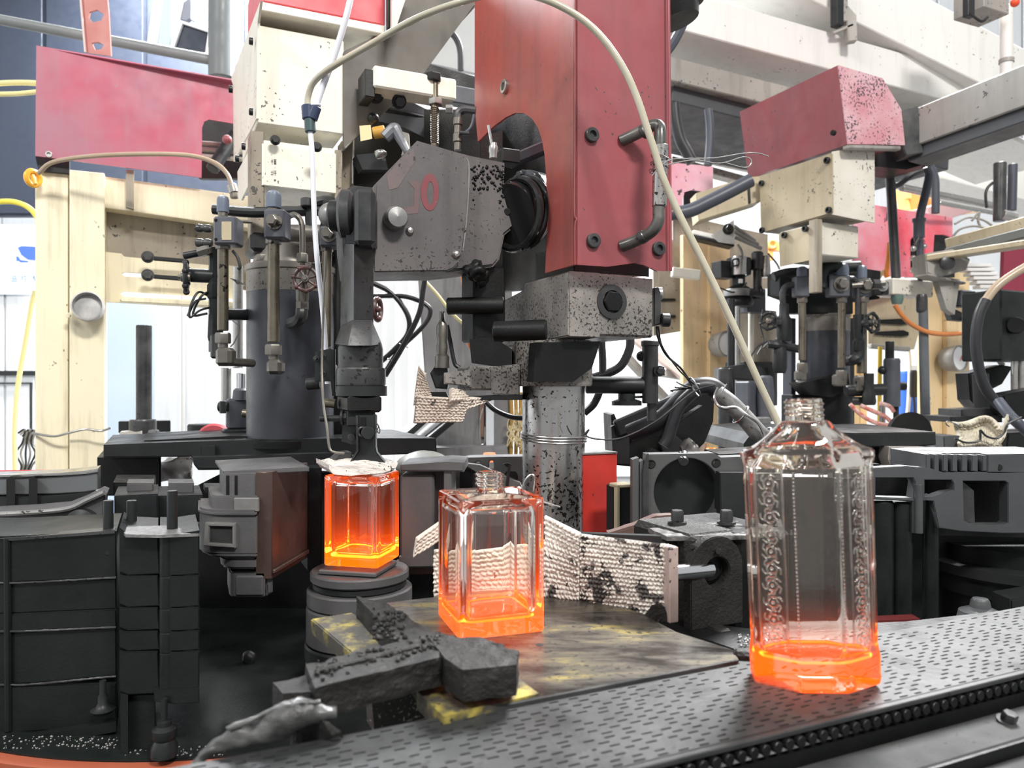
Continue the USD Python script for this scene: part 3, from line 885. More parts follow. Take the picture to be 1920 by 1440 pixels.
for y in (428, 455):
    for x in (368, 383):
        A('push_fitting', J(lathe(P(x, y + (x - 368) * .05, dq - .02), X, [(M(7, dq), 0), (M(8, dq), M(3, dq)), (M(8, dq), M(9, dq)), (M(6, dq), M(14, dq))], 12)), IRON)
A('nut', hexa(P(372, 474, dq - .02), (1, 0, .3), M(10, dq), M(24, dq)), FITTING)
A('pipe', cyl(P(392, 470, dq), P(345, 480, dq), M(7, dq)), BLACKP)
for k, pts in enumerate(([(392, 555, dq), (372, 548, dq - .02), (358, 572, dq - .03), (356, 595, dq - .03), (375, 582, dq - .02), (400, 575, dq)], [(400, 545, dq), (378, 555, dq - .02), (362, 590, dq - .02), (388, 588, dq - .03)], [(385, 560, dq), (366, 566, dq - .03), (352, 592, dq - .02)])):
    A('cable_loop', ptube(pts, 2.2, seg=6), RUBBER)
for k in range(3):
    A('tie_wire', ptube([(432 + 4 * k, 522 + 2 * k, 1.23), (445, 526 + 3 * k, 1.23), (460 - 5 * k, 536 - 3 * k, 1.23)], 1.3, seg=5), WIRE)
A('wire', ptube([(435, 600, 1.24), (448, 615, 1.24), (440, 640, 1.24), (432, 650, 1.24)], 1.4, seg=5), WIRE)
A('wire', ptube([(436, 470, 1.25), (445, 482, 1.25), (450, 500, 1.25), (446, 505, 1.25)], 3, seg=6), RUBBER)

T('guide_rod', 'pair of bright guide rods behind the left side of the blow cylinder', 'rod')
A('rod', cyl(P(424, 690, 1.5), P(424, 760, 1.5), M(9, 1.5)), STEEL)
A('rod', cyl(P(452, 700, 1.5), P(452, 745, 1.5), M(8, 1.5)), CHROME)
A('rod', cyl(P(446, 500, 1.5), P(446, 690, 1.5), M(9, 1.5)), STEEL)
T('small_actuator', 'small grey actuator with side fittings at the foot of the blow cylinder, left', 'actuator')
A('body', kbox(1.42, 426, 748, 806, wu=.045, wv=.04, b=.004), VALVE)
A('base', kbox(1.41, 418, 806, 826, wu=.055, wv=.05, b=.003), BLACKP)
A('top_stub', vl(452, 1.44, [(16, 750), (14, 732), (10, 728)], 14), VALVE)
A('fitting', cyl(P(410, 763, 1.42), P(428, 763, 1.42), M(9, 1.42)), BLACKP)
A('knob', cyl(P(418, 775, 1.41), P(418, 752, 1.41), M(6, 1.42)), BLACKP)
A('fitting', cyl(P(466, 775, 1.41), P(455, 775, 1.41), M(8, 1.42)), BRASSY)
one('red_disc', 'red painted disc edge showing behind the actuator at the cylinder foot', 'disc', cyl(P(400, 826, 1.50), P(408, 826, 1.55), M(32, 1.5), 32), BRED)

# ------------------------------------------------------------------ table plates and posts behind, left
T('table_plate', 'long dark steel table plate under the nearest blow cylinder', 'plate')
A('plate', prism([(194, 834), (420, 826), (640, 822), (818, 822), (820, 850), (640, 856), (420, 856), (194, 858)], ff(1.28), .25, b=.002), BLACKP)
A('key', prism([(378, 836), (404, 836), (404, 862), (378, 862)], ff(1.27), .03, b=.001), BLACKP)
A('block', prism([(362, 858), (623, 850), (626, 878), (372, 882), (364, 872)], ff(1.24), .2, b=.003), BLACKP)
A('ledge', prism([(270, 826), (425, 818), (600, 818), (600, 826), (420, 830)], ff(1.32), .2, b=.001), BLACK)
T('support_block', 'dark square block standing behind the left turntable', 'block')
A('body', prism([(182, 858), (302, 857), (302, 930), (182, 930)], ff(1.35), .16, b=.003), BLACK)
T('vertical_pipe', 'grey upright pipe with open top standing in front of the pale blue panel', 'pipe')
d_ = 1.75
A('tube', vl(270, d_, [(14, 792), (14, 612), (13, 610), (10, 610), (10, 640)], 24), IRON)
A('socket', vl(268, d_, [(20, 828), (24, 822), (24, 790), (22, 786)], 24), IRON)
A('base_block', kbox(d_ + .02, 222, 790, 812, wu=.11, wv=.05), BLACKP)
A('clamp', cyl(P(228, 818, d_ - .02), P(270, 815, d_ - .02), M(10, d_)), BEAMG)
A('nut', hexa(P(280, 814, d_ - .03), X, M(9, d_), .02), IRON)
T('small_drum', 'small dark drum on the table plate right of the upright pipe', 'drum')
A('body', vl(377, 1.65, [(24, 828), (24, 798), (22, 795)], 24), BLACKP)
A('stub', cyl(P(352, 818, 1.62), P(338, 824, 1.62), M(6, 1.6)), IRON)
one('slag_heap', 'grey silvery lump of slag behind the support block', 'slag', rough_up(prism([(300, 870), (316, 864), (340, 852), (362, 858), (362, 900), (300, 905)], ff(1.6), .1), .012, 30, 3, .012), IRONL)

# ------------------------------------------------------------------ smoky pillar behind the gripper
SM = mat('smoky_grey_pillar', (.24, .24, .245), (.12, .12, .125), dirt=(.03, .03, .03), patch=1.0, streak=.6, rough=.6, scale=3.5)
T('smoky_pillar', 'big smoke-stained grey pillar behind the webbing pad at the centre', 'pillar')
A('shaft', prism([(780, 470), (960, 470), (960, 860), (940, 870), (815, 870), (806, 790), (796, 705)], ff(2.2), .3, b=.004), SM)
A('foot', prism([(795, 840), (950, 838), (960, 905), (780, 905)], ff(2.1), .35, b=.004), SM)

T('striped_ramp', 'dark and white slanted ramp bars in the gap right of the tongs', 'ramp')
for k, (a, b_, m_) in enumerate((((748, 826), (812, 768), BLACKP), ((768, 832), (834, 776), LW), ((784, 836), (850, 782), BLACKP))):
    A('bar', beam(P(*a, 2.0), P(*b_, 2.12), M(14, 2.0), .03), m_)
A('pink_foot', obox(P(736, 834, 2.03), X * M(40, 2.0), Y * .03, Z * M(12, 2.0), .003), plain('ramp_pink', (.75, .45, .40), .5))
# ================================================================== take-out arm with its tongs over the glowing square bottle
DG = 0.965
T('takeout_manipulator', 'black steel take-out arm with bulb head hanging over the glowing square bottle', 'arm')
A('clamp_block', kbox(DG - .03, 664, 352, 458, xr=703, wv=.06, yaw=.12, b=.005), IRON)
A('pivot', cyl(P(640, 405, DG + .03), P(668, 405, DG + .03), M(52, DG), 32), IRON)
A('pivot_hub', cyl(P(618, 405, DG + .035), P(650, 405, DG + .035), M(30, DG), 28), BLACKP)
A('back_plate', prism([(640, 360), (664, 346), (700, 350), (706, 470), (700, 520), (650, 520), (644, 470)], ff(DG + .01), .04, b=.004), IRON)
A('shank', hull([P(x, y, DG + dz) for x, y, dz in ((641, 458, .02), (664, 458, -.018), (700, 458, .01), (641, 458, .05), (700, 458, .05), (638, 640, .02), (663, 640, -.02), (700, 640, .01), (638, 640, .05), (700, 640, .05))]), IRON)
A('shoulder', hull([P(x, y, DG + dz) for x, y, dz in ((643, 600, .02), (663, 600, -.02), (697, 600, .0), (643, 600, .05), (697, 600, .05), (628, 645, .01), (652, 648, -.035), (696, 648, -.03), (716, 645, .02), (630, 645, .06), (714, 645, .06))]), IRON)
cx = 676
A('bulb', vl(cx, DG + .015, [(40, 694), (42, 688), (42, 655), (39, 644), (30, 634), (20, 628)], 36), IRON)
A('collar', vl(cx + 1, DG + .015, [(44, 724), (46, 720), (46, 694), (44, 690)], 36), IRON)
A('lower_ring', vl(cx + 2, DG + .015, [(47, 742), (47, 724)], 32), BLACKP)
A('head_block', kbox(DG - .02, 652, 742, 774, xr=716, xl=632, yaw=.35, b=.003), BLACK)
tp = kbox(DG - .012, 650, 770, 800, xr=704, xl=640, yaw=.3, b=.002)
A('tong_mount', tp, BLACKP)
j1 = A('tong', prism([(668, 779), (704, 779), (704, 838), (706, 848), (722, 868), (722, 874), (656, 874), (656, 868), (672, 846), (670, 830)], ff(DG - .03), .012, b=.001), BLACKP)
A('edge', prism([(667, 779), (671, 779), (672, 846), (660, 864), (656, 866), (668, 845)], ff(DG - .034), .004), IRON, j1)
A('slot', obox(P(677, 805, DG - .0315), X * M(8, DG), Y * .003, Z * M(22, DG), 0), BLACK, j1)
j2 = A('tong', prism([(642, 790), (668, 779), (668, 832), (660, 834), (640, 828)], ff(DG + .01), .012, b=.001), IRON)
A('tong_foot', prism([(618, 872), (640, 850), (660, 848), (662, 874)], ff(DG), .03, b=.001), IRON, j2)
A('pin', cyl(P(690, 812, DG - .05), P(690, 812, DG), M(12, DG)), BLACKP)
A('pin_washer', ring(P(680, 810, DG - .034), Y, M(8, DG), M(3, DG)), IRON)
A('pin', cyl(P(659, 820, DG - .012), P(659, 820, DG + .02), M(7, DG)), IRON)
A('cross_bolt', cyl(P(600, 785, DG), P(645, 784, DG), M(6, DG)), BLACKP)
A('cross_bolt', cyl(P(700, 784, DG - .02), P(706, 784, DG - .02), M(7, DG)), BLACKP)
A('bolt', hexbolt(P(640, 783, DG), X, M(10, DG), .014), BLACKP)
A('cotter_pin', ptube([(704, 794, DG - .02), (708, 796, DG - .02), (712, 806, DG - .02), (711, 812, DG - .02), (707, 808, DG - .02), (710, 800, DG - .02)], 1.1, seg=5), WIRE)
A('bracket', prism([(590, 660), (612, 655), (628, 655), (628, 735), (658, 737), (658, 742), (622, 742), (620, 715), (590, 716)], ff(DG + .04), .006, b=.001), BLACKP)
for x, y in ((593, 672), (606, 668), (606, 700)):
    A('bolt', hexbolt(P(x, y, DG + .04), -Y, M(4, DG), .006), IRON)
A('bracket_pipe', cyl(P(575, 720, DG + .06), P(600, 718, DG + .06), M(12, DG)), BLACKP)
A('trip_wire', ptube([(611, 470, DG + .02), (606, 600, DG + .03), (604, 700, DG + .02), (607, 760, DG), (613, 800, DG - .01), (618, 840, DG - .015), (628, 848, DG - .015), (645, 850, DG - .01)], 2.6, seg=6), FITTING)
A('brass_pin', cyl(P(607, 755, DG + .06), P(630, 757, DG + .06), M(9, DG)), BRASSY)

# white heat pad folded over the tongs' feet
FABW = mat('scorched_white_pad', (.82, .78, .73), (.70, .60, .55), dirt=(.05, .045, .04), patch=.8, speck=1.3, speck_scale=240, rough=.85, bump=.0008, bump_scale=800, scale=30)
top = [(616, 870), (622, 874), (648, 869), (672, 866), (686, 864), (712, 868), (728, 871), (740, 866), (746, 867)]
bot = [(742, 878), (733, 884), (722, 888), (690, 890), (655, 892), (625, 889), (617, 880)]
pad = prism(top + bot, ff(DG - .045), .075)
one('heat_pad', 'white scorched heat pad under the tongs, resting on the glowing square bottle', 'pad', rough_up(pad, .0015, 160, 5, .007), FABW, smooth=60)

# housing of the arm's drive, worn, with a red painted digit
T('drive_housing', 'worn grey drive housing with a faded red zero painted on its side', 'housing')
DH = 1.02
outl = [(783, 263), (830, 277), (868, 289), (877, 296), (880, 306), (880, 345), (876, 410), (868, 470), (862, 492), (850, 504), (838, 509), (700, 511), (700, 430), (704, 345)]
def onh(x, y, off=0.0):
    return onplane(x, y, *uf(783, DH + off))


A('side_plate', prism(outl, uf(783, DH), .012, b=.002), HOUSE)
A('casing', prism([(786, 264), (880, 290), (948, 304), (946, 360), (964, 378), (966, 425), (948, 440), (938, 486), (926, 500), (880, 506), (842, 510), (704, 511), (708, 345)], uf(783, DH + .014), .10, b=.004), HOUSE)
A('edge_weld', tube([onh(*q) for q in ((875, 297), (879, 310), (879, 345), (875, 410), (868, 470))], M(1.6, DH), seg=6), IRONL)
zr = [(806 + 17 * math.cos(t), 360 + 35 * math.sin(t)) for t in np.linspace(0, 2 * math.pi, 24, endpoint=False)]
zi = [(807 + 6.5 * math.cos(t), 362 + 22 * math.sin(t)) for t in np.linspace(0, 2 * math.pi, 18, endpoint=False)]
DIG = mat('faded_red_digit', (.20, .040, .050), (.13, .07, .072), dirt=(.12, .10, .10), patch=1.0, speck=1.2, speck_scale=150, rough=.5, scale=25)
A('painted_zero', prism(zr, uf(783, DH - .0006), .0006, holes=[zi]), DIG)
A('paint_trace', prism([(725, 330), (748, 300), (775, 280), (780, 300), (760, 330), (746, 352), (730, 356)], uf(783, DH - .0004), .0004), mat('worn_rose_trace', (.20, .12, .12), (.11, .095, .095), patch=1.0, speck=1.3, speck_scale=150, rough=.5, scale=18))
A('paint_trace', prism([(765, 340), (786, 338), (788, 352), (784, 400), (760, 402), (756, 390), (776, 386), (777, 354)], uf(783, DH - .0004), .0004), mat('worn_red_trace', (.135, .078, .078), (.11, .098, .098), patch=1.0, speck=1.2, speck_scale=150, rough=.5, scale=25))
A('boss', lathe(onh(738, 412), -V, [(M(20, DH), -.01), (M(22, DH), .012), (M(18, DH), .02), (0, .022)], 28), IRONL)
A('shaft', cyl(P(742, 412, DH + .01), P(668, 408, DH), M(26, DH), 28), BLACKP)
for x, y in ((768, 433), (855, 477)):
    A('screw', lathe(onh(x, y), -V, [(M(8, DH), 0), (M(8, DH), .002), (M(5, DH), .005), (0, .006)], 16), STEEL)
A('plug', cyl(onh(951, 397, .012), onh(951, 397, .02), M(7, DH)), DARKHOLE)
rg = np.random.default_rng(4)
for k in range(1):
    pts = [(884 + 60 * rg.random(), 310 + 48 * rg.random() ** 1.5) for _ in range(90)] + [(887 + 5 * rg.random(), 330 + 60 * rg.random()) for _ in range(9)] + [(936 + 9 * rg.random(), 320 + 70 * rg.random()) for _ in range(12)]
    A('grease_flakes', J(*[rough_up(ball(onh(x, y, .014), M(1.2 + 2.0 * rg.random(), DH), 1), .0014, 300, int(x)) for x, y in pts]), BLACK, kind='stuff')
A('breather', J(vl(925, DH + .12, [(8, 297), (8, 288), (9, 285), (9, 276), (7, 272), (7, 268)], 12)), STEEL)
A('breather_tube', cyl(P(922, 270, DH + .12), P(916, 235, DH + .12), M(3.4, DH)), CHROME)
T('pressure_tap', 'small steel tap with lever on top of the drive housing', 'tap')
dv = 1.22
A('elbow', tube([P(892, 208, dv), P(870, 206, dv), P(860, 212, dv), P(859, 225, dv)], M(8, dv)), IRON)
A('body', vl(858, dv, [(7, 282), (7, 268), (9, 266), (9, 252), (7, 250), (7, 236), (9, 234), (9, 222)], 14), FITTING)
A('lever', tube([P(866, 250, dv - .01), P(876, 246, dv - .01), P(884, 236, dv - .01), P(889, 215, dv - .01)], M(3, dv)), HOSEB)
A('spindle', cyl(P(862, 249, dv - .01), P(880, 250, dv - .01), M(4, dv)), IRON)

# oily bearing and hoses inside the cover's arch
T('bearing_flange', 'oily round bearing flange with bolts inside the arch of the red column cover', 'bearing')
db = 1.14
nb = np.array([-.75, -.66, 0])
A('disc', lathe(P(1000, 390, db), nb, [(M(66, db), 0), (M(66, db), .02), (M(50, db), .024)], 40), NAVY)
for k in range(9):
    t = k * 2 * math.pi / 9 + .2
    x_, y_, a_ = frame_of(nb)
    A('bolt', hexbolt(P(1000, 390, db) + a_ * .02 + (math.cos(t) * x_ + math.sin(t) * y_) * M(56, db), a_, M(8, db), .008), IRON)
OIL = plain('wet_oil_black', (.012, .012, .012), .12)
A('boot', tube([P(955, 405, DH + .07), P(975, 402, db - .03), P(995, 398, db)], [M(56, db), M(64, db), M(52, db)], seg=28), OIL)
A('boot_ring', ring(P(968, 402, db - .05), nb, M(62, db), M(7, db), 32), OIL)
A('boot_ring', ring(P(982, 400, db - .03), nb, M(64, db), M(6, db), 32), OIL)
A('bar', beam(P(948, 292, db + .04), P(1030, 258, db + .04), .018, .02), NAVY)
A('block', kbox(db, 942, 276, 302, wu=.03, wv=.03), BLACKP)
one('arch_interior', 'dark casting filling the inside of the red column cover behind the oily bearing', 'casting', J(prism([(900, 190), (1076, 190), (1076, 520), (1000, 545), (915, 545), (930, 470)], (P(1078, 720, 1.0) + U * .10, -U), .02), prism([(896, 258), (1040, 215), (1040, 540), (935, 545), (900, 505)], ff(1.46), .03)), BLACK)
T('drive_backing', 'slate grey machine frame seen behind the drive housing, under the cream stop bar', 'frame')
SL = mat('slate_frame', (.055, .060, .072), (.085, .09, .105), rough=.5, scale=6)
A('plate', prism([(690, 150), (800, 205), (900, 232), (900, 300), (830, 345), (700, 400), (690, 250)], ff(1.5), .04), SL)
A('rib', beam(P(720, 196, 1.48), P(798, 214, 1.5), .008, .02), IRON)
A('dark_body', prism([(640, 270), (700, 225), (760, 240), (800, 260), (800, 420), (640, 420)], ff(1.46), .05), BLACK)
A('dark_body', prism([(795, 205), (900, 205), (900, 310), (795, 300)], ff(1.44), .05), BLACK)
A('band', beam(P(772, 108, 1.75), P(905, 146, 1.8), .045, .03), BLACK)
A('band', beam(P(780, 146, 1.7), P(905, 168, 1.75), .04, .03), SL)
A('light_panel', prism([(770, 20), (905, 20), (905, 140), (770, 110)], ff(2.4), .02), mat('dull_light_panel', (.42, .44, .44), (.34, .36, .36), rough=.5))
A('side_post', prism([(640, 265), (663, 255), (663, 365), (648, 372), (640, 420)], ff(1.40), .03), CREAMD)
A('edge', cyl(P(662, 240, 1.39), P(661, 345, 1.39), M(2.5, 1.4)), STEEL)
T('oil_cup', 'cream oil cup with amber fitting and grey elbow, left above the drive housing', 'oil cup')
A('cup', hull([P(x, y, d) for x, y in ((674, 236), (695, 234), (698, 260), (676, 265)) for d in (1.34, 1.37)]), plain('cup_cream', (.80, .62, .36), .45))
A('cap', ball(P(700, 222, 1.36), M(11, 1.36), 2), BLACKP)
A('amber', cyl(P(700, 250, 1.35), P(722, 246, 1.35), M(11, 1.36)), plain('cup_amber', (.55, .30, .06), .35))
A('elbow', tube([P(722, 258, 1.33), P(738, 243, 1.33), P(744, 248, 1.33), P(756, 270, 1.33), P(764, 285, 1.33)], [M(11, 1.36), M(12, 1.36), M(11, 1.36), M(8, 1.36), M(7, 1.36)]), plain('elbow_grey', (.16, .17, .19), .35))
A('lever', prism([(752, 246), (766, 250), (768, 275), (756, 290), (752, 292), (758, 270)], ff(1.36), .01), BEAMG)
A('foot', prism([(668, 290), (720, 285), (728, 318), (680, 318)], ff(1.36), .03), BLACKP)
A('silver_clip', rough_up(ball(P(715, 290, 1.34), M(10, 1.36), 2), .006, 80, 2), STEEL)

# ================================================================== the red column cover, its casting and the spotted column
DRC = 1.0
T('column_cover', 'tall red folded sheet cover with an arched cutout, centre top', 'cover')
arch = [(1022, 512), (1026, 430), (1024, 330), (1021, 290), (1016, 262), (1008, 238), (997, 222), (982, 212), (965, 212), (948, 220), (925, 237), (896, 266), (890, 200), (890, -90), (1078, -90), (1078, 496)]
A('side_sheet', prism(arch[::-1], vf(1078, DRC), .004), REDO)
A('front_sheet', prism([(1078, -90), (1256, -90), (1259, 300), (1260, 508), (1232, 508), (1208, 497), (1190, 493), (1140, 500), (1078, 496)], uf(1078, DRC), .004), RED)
A('fold', ptube([(1078, -90, DRC - .0005), (1078, 250, DRC - .0005), (1077, 392, DRC - .0005), (1081, 410, DRC - .001), (1078, 424, DRC - .0005), (1078, 496, DRC - .0005)], 1.4, seg=6), RED)
A('right_flange', beam(P(1255, -90, DRC + .05), P(1260, 508, DRC + .05), .003, .003), RED)
for x, y in ((1108, 254), (1111, 452), (1233, 467)):
    p_ = onplane(x, y, *uf(1078, DRC))
    A('cap_screw', capscrew(p_, -V, M(14, DRC), .006), IRON)
A('washer_screw', capscrew(onplane(949, 163, *vf(1078, DRC)), -U, M(14, 1.15), .006), STEEL)

T('pipe_handle', 'bent greasy black pipe handle with a steel sleeve on the red column cover', 'handle')
pu = uf(1078, DRC)


def onu(x, y, o):
    q = onplane(x, y, *pu)
    return q - V * o


# the handle sticks out of the sheet towards the lens
A('pipe', tube([P(1165, 264, 1.03), P(1195, 250, 1.02), P(1222, 236, 1.01), P(1236, 238, 1.005), P(1238, 262, 1.0), P(1237, 330, 1.0), P(1235, 395, 1.0), P(1234, 415, 1.0), P(1222, 434, 1.005), P(1195, 450, 1.02), P(1165, 462, 1.03)], M(11.5, 1.0), seg=14), mat('greasy_pipe', (.05, .05, .048), (.15, .145, .135), patch=.9, speck=1.2, speck_scale=140, rough=.33, metal=.4, scale=22))
A('sleeve', cyl(P(1239, 272, 1.0), P(1236, 388, 1.0), M(14, 1.0), 20), OILSTEEL)
A('collar', cyl(P(1204, 249, 1.017), P(1212, 244, 1.013), M(14, 1.0)), IRON)
A('collar', cyl(P(1200, 447, 1.017), P(1210, 441, 1.012), M(13, 1.0)), IRON)
for k in range(5):
    A('binding_wire', ring(P(1238 - k, 296 + 7 * k, 1.0), (.35 * (-1) ** k, 0, 1), M(17, 1.0), M(1.4, 1.0), 24, 5), WIRE)
A('wire_end', ptube([(1245, 304, .98), (1265, 298, .98), (1290, 297, .98), (1340, 296, .98), (1390, 288, .98), (1420, 287, .98), (1441, 293, .98)], 1.2, seg=5), WIRE)
A('wire_end', ptube([(1245, 310, .98), (1300, 300, .98), (1350, 306, .98), (1390, 295, .98), (1406, 297, .98), (1408, 308, .98), (1396, 314, .98), (1360, 305, .98)], 1.2, seg=5), WIRE)
A('wire_end', ptube([(1222, 330, .98), (1232, 318, .98), (1245, 306, .98), (1256, 298, .98)], 1.3, seg=5), WIRE)

one('cover_neck', 'dark neck between the red column cover and the spotted casting', 'neck', kbox(1.045, 1076, 450, 514, xr=1218, wv=.12), BLACK)
T('column_block', 'oil-spotted square casting with a plugged hole under the red column cover', 'casting')
DB = 1.03
A('body', kbox(DB, 1065, 508, 628, xr=1226, wv=.14, b=.003), OILBLOCK)
A('cheek', prism([(940, 565), (1010, 528), (1066, 508), (1066, 630), (1020, 640), (920, 656), (922, 600)], vf(1066, DB - .001), .05, b=.002), OILBLOCK)
A('boss', lathe(onplane(1146, 566, *uf(1065, DB)), -V, [(M(33, DB), -.004), (M(33, DB), .003), (M(22, DB), .004), (M(20, DB), -.003)], 32), IRON)
A('plug', hexa(onplane(1147, 566, *uf(1065, DB)) + V * .004, -V, M(22, DB), .010), BLACK)
A('gusset', prism([(1126, 640), (1110, 690), (1075, 716), (1000, 716), (1005, 642)], uf(1065, DB + .02), .02), BLACK)
A('side_lug', prism([(1226, 540), (1236, 538), (1240, 548), (1240, 608), (1226, 612)], uf(1065, DB + .0), .03, b=.002), IRON)
A('cable_gland', cyl(P(1241, 600, DB + .06), P(1256, 600, DB + .06), M(12, DB)), BLACKP)
A('dark_rod', cyl(P(838, 574, DB + .05), P(945, 572, DB + .05), M(17, DB)), BLACK)
A('dark_rod', cyl(P(925, 622, DB - .01), P(1025, 618, DB - .02), M(19, DB)), BLACK)
A('hanger', kbox(DB + .06, 888, 496, 640, wu=.05, wv=.05, b=.003), BLACK)
A('hanger', prism([(880, 636), (925, 632), (960, 655), (960, 690), (884, 680)], ff(DB + .06), .05), BLACK)
for k, (x, y, z) in enumerate(((895, 512, .02), (905, 520, .05), (890, 500, .04), (884, 508, .03))):
    A('grease_lump', rough_up(ball(P(x, y, DB + z), M(15, DB), 2), .008, 90, k), BLACK)

T('spotted_column', 'shiny round steel column spattered with black oil, standing at the centre', 'column')
DP = 1.12
A('shaft', vl(1038, DP, [(58.5, 1140), (58.5, 716)], 56), OILSTEEL)
A('collar', vl(1035, DP, [(73, 724), (75, 720), (75, 655), (73, 640)], 48), OILBLOCK)
for k in range(3):
    A('wire_loop', ring(P(1038, 814 + 5 * k, DP), (.04, -.05, 1), M(61, DP), M(1.7, DP), 48, 6), WIRE)
A('wire_tail', ptube([(1094, 816, DP - .02), (1104, 806, DP - .02), (1100, 818, DP - .02), (1130, 824, DP - .02), (1170, 820, DP - .02), (1230, 790, DP - .02), (1300, 735, DP), (1340, 722, DP)], 1.8, seg=6), RUBBER)
A('wire_twist', ptube([(1063, 798, DP - .07), (1066, 806, DP - .07), (1072, 815, DP - .065)], 1.2, seg=5), RUBBER)

# arm brackets left of the column with the second tong head
T('bracket_casting', 'oil-speckled grey bracket casting left of the spotted column', 'bracket')
A('arm', kbox(1.07, 880, 686, 732, wu=.07, wv=.05, b=.003), OILBLOCK)
A('bar', prism([(832, 699), (884, 693), (884, 726), (832, 720)], ff(1.06), .04, b=.002), OILBLOCK)
A('block', prism([(921, 688), (975, 682), (975, 742), (921, 740)], ff(1.08), .06, b=.002), OILBLOCK)
A('rail', prism([(870, 743), (980, 740), (980, 750), (876, 750)], ff(1.08), .05, b=.001), BLACKP)
T('oil_valve', 'upright dark oil valve with brass body left of the spotted column', 'valve')
dv = 1.08
A('body', vl(829, dv, [(14, 690), (14, 668), (10, 664), (11, 650), (9, 640), (11, 630), (11, 612), (8, 606), (5, 600), (5, 584)], 16), FITTING)
A('cap', hull([P(824, 618, dv), P(836, 618, dv), P(826, 584, dv), P(834, 584, dv), P(828, 600, dv + .015), P(832, 590, dv - .01)]), BLACKP)
A('base', prism([(806, 700), (814, 688), (838, 688), (842, 712), (838, 730), (816, 728)], ff(dv), .03, b=.002), BLACKP)
A('spring', coil(P(829, 690, dv), P(829, 672, dv), M(12, dv), M(1.8, dv), 4), IRON)

# woven webbing pad hanging on the second tong head
WEB = mat('scorched_webbing', (.74, .68, .60), (.55, .45, .39), dirt=(.08, .07, .065), patch=.9, speck=1.7, speck_scale=90, rough=.9, scale=14)
WEBD = mat('sooty_webbing', (.70, .665, .61), (.40, .36, .33), dirt=(.035, .03, .03), patch=1.0, speck=2.0, speck_scale=70, rough=.9, scale=12)


def weave(corners, nu, nv, amp, d_of=None, thick=.006, edge=0.0, seed=0):
    """A sheet of knitted band: rows of slanted stitches in relief. corners: 4 points a(top left) b(top right) c(bottom right) d(bottom left) or a function (s,t)->point."""
    ns, nt = nu * 6 + 1, nv * 5 + 1
    s = np.linspace(0, 1, ns)
    t = np.linspace(0, 1, nt)
    Sg, Tg = np.meshgrid(s, t)
    if callable(corners):
        Pg = corners(Sg, Tg)
    else:
        a, b_, c, d_ = (np.asarray(q, float) for q in corners)
        Pg = (a * (1 - Sg)[..., None] + b_ * Sg[..., None]) * (1 - Tg)[..., None] + (d_ * (1 - Sg)[..., None] + c * Sg[..., None]) * Tg[..., None]
    du = np.gradient(Pg, axis=1)
    dv_ = np.gradient(Pg, axis=0)
    n = np.cross(du, dv_)
    n /= np.linalg.norm(n, axis=2, keepdims=True) + 1e-12
    if np.mean(n[..., 1]) > 0:
        n = -n
    uu, vv = Sg * nu, Tg * nv
    row = np.floor(vv)
    fv = vv - row
    sl = np.where(row % 2 < 1, 1, -1)
    fu = (uu + sl * (fv - .5) * .55 + (row % 2) * .5) % 1.0
    h = np.clip(np.sin(np.pi * fu), 0, 1) ** .8 * np.clip(np.sin(np.pi * fv), 0, 1) ** .8 + .25 * (meshkit.noise(np.stack([np.floor(uu + sl * (fv - .5) * .55 + (row % 2) * .5) * 1.7, row * 1.3, uu * 0 + seed], -1), 9) - .5)
    big = meshkit.fbm(np.stack([uu * .12, vv * .12, uu * 0 + seed], -1), 3, seed) - .5
    fuzz = meshkit.noise(np.stack([uu * 3.1, vv * 3.1, uu * 0 + seed], -1), seed + 5) - .5
    front = Pg + n * (amp * (h - .5) + big * amp * 2.4 + fuzz * amp * .8)[..., None]
    back = Pg - n * thick
    v = np.vstack([front.reshape(-1, 3), back.reshape(-1, 3)])
    N = ns * nt
    idx = np.arange(N).reshape(nt, ns)
    q = np.stack([idx[:-1, :-1], idx[1:, :-1], idx[1:, 1:], idx[:-1, 1:]], -1).reshape(-1, 4)
    f = np.vstack([q[:, [0, 1, 2]], q[:, [0, 2, 3]]])
    f2 = f[:, ::-1] + N
    rim = []
    loops = [idx[0, :], idx[:, -1], idx[-1, ::-1], idx[::-1, 0]]
    for lo in loops:
        for i in range(len(lo) - 1):
            a_, b_ = lo[i], lo[i + 1]
            rim += [[a_, b_, b_ + N], [a_, b_ + N, a_ + N]]
    return tm(v, np.vstack([f, f2, rim]))


T('webbing_pad', 'knitted webbing pad wrapped around a tong head, left of the spotted column', 'pad')
dw_ = 1.05
A('band', weave([P(782, 742, dw_), P(882, 748, dw_ + .02), P(868, 792, dw_ + .02), P(776, 794, dw_)], 13, 9, .003, seed=1), WEB, smooth=True)
A('flap', weave([P(785, 684, dw_ + .01), P(796, 702, dw_ + .01), P(812, 748, dw_ + .015), P(777, 760, dw_ + .005)], 6, 12, .003, seed=2), WEB, smooth=True)
A('fold', weave([P(846, 727, dw_ + .01), P(868, 732, dw_ + .02), P(882, 748, dw_ + .02), P(846, 752, dw_)], 6, 5, .003, seed=3), WEB, smooth=True)
A('tail', weave([P(880, 745, dw_ + .02), P(926, 745, dw_ + .04), P(926, 750, dw_ + .04), P(872, 770, dw_ + .02)], 8, 3, .003, seed=4), WEB, smooth=True)
A('inner_plate', prism([(806, 735), (836, 735), (842, 748), (842, 760), (812, 746)], ff(dw_ + .02), .02), BLACK)

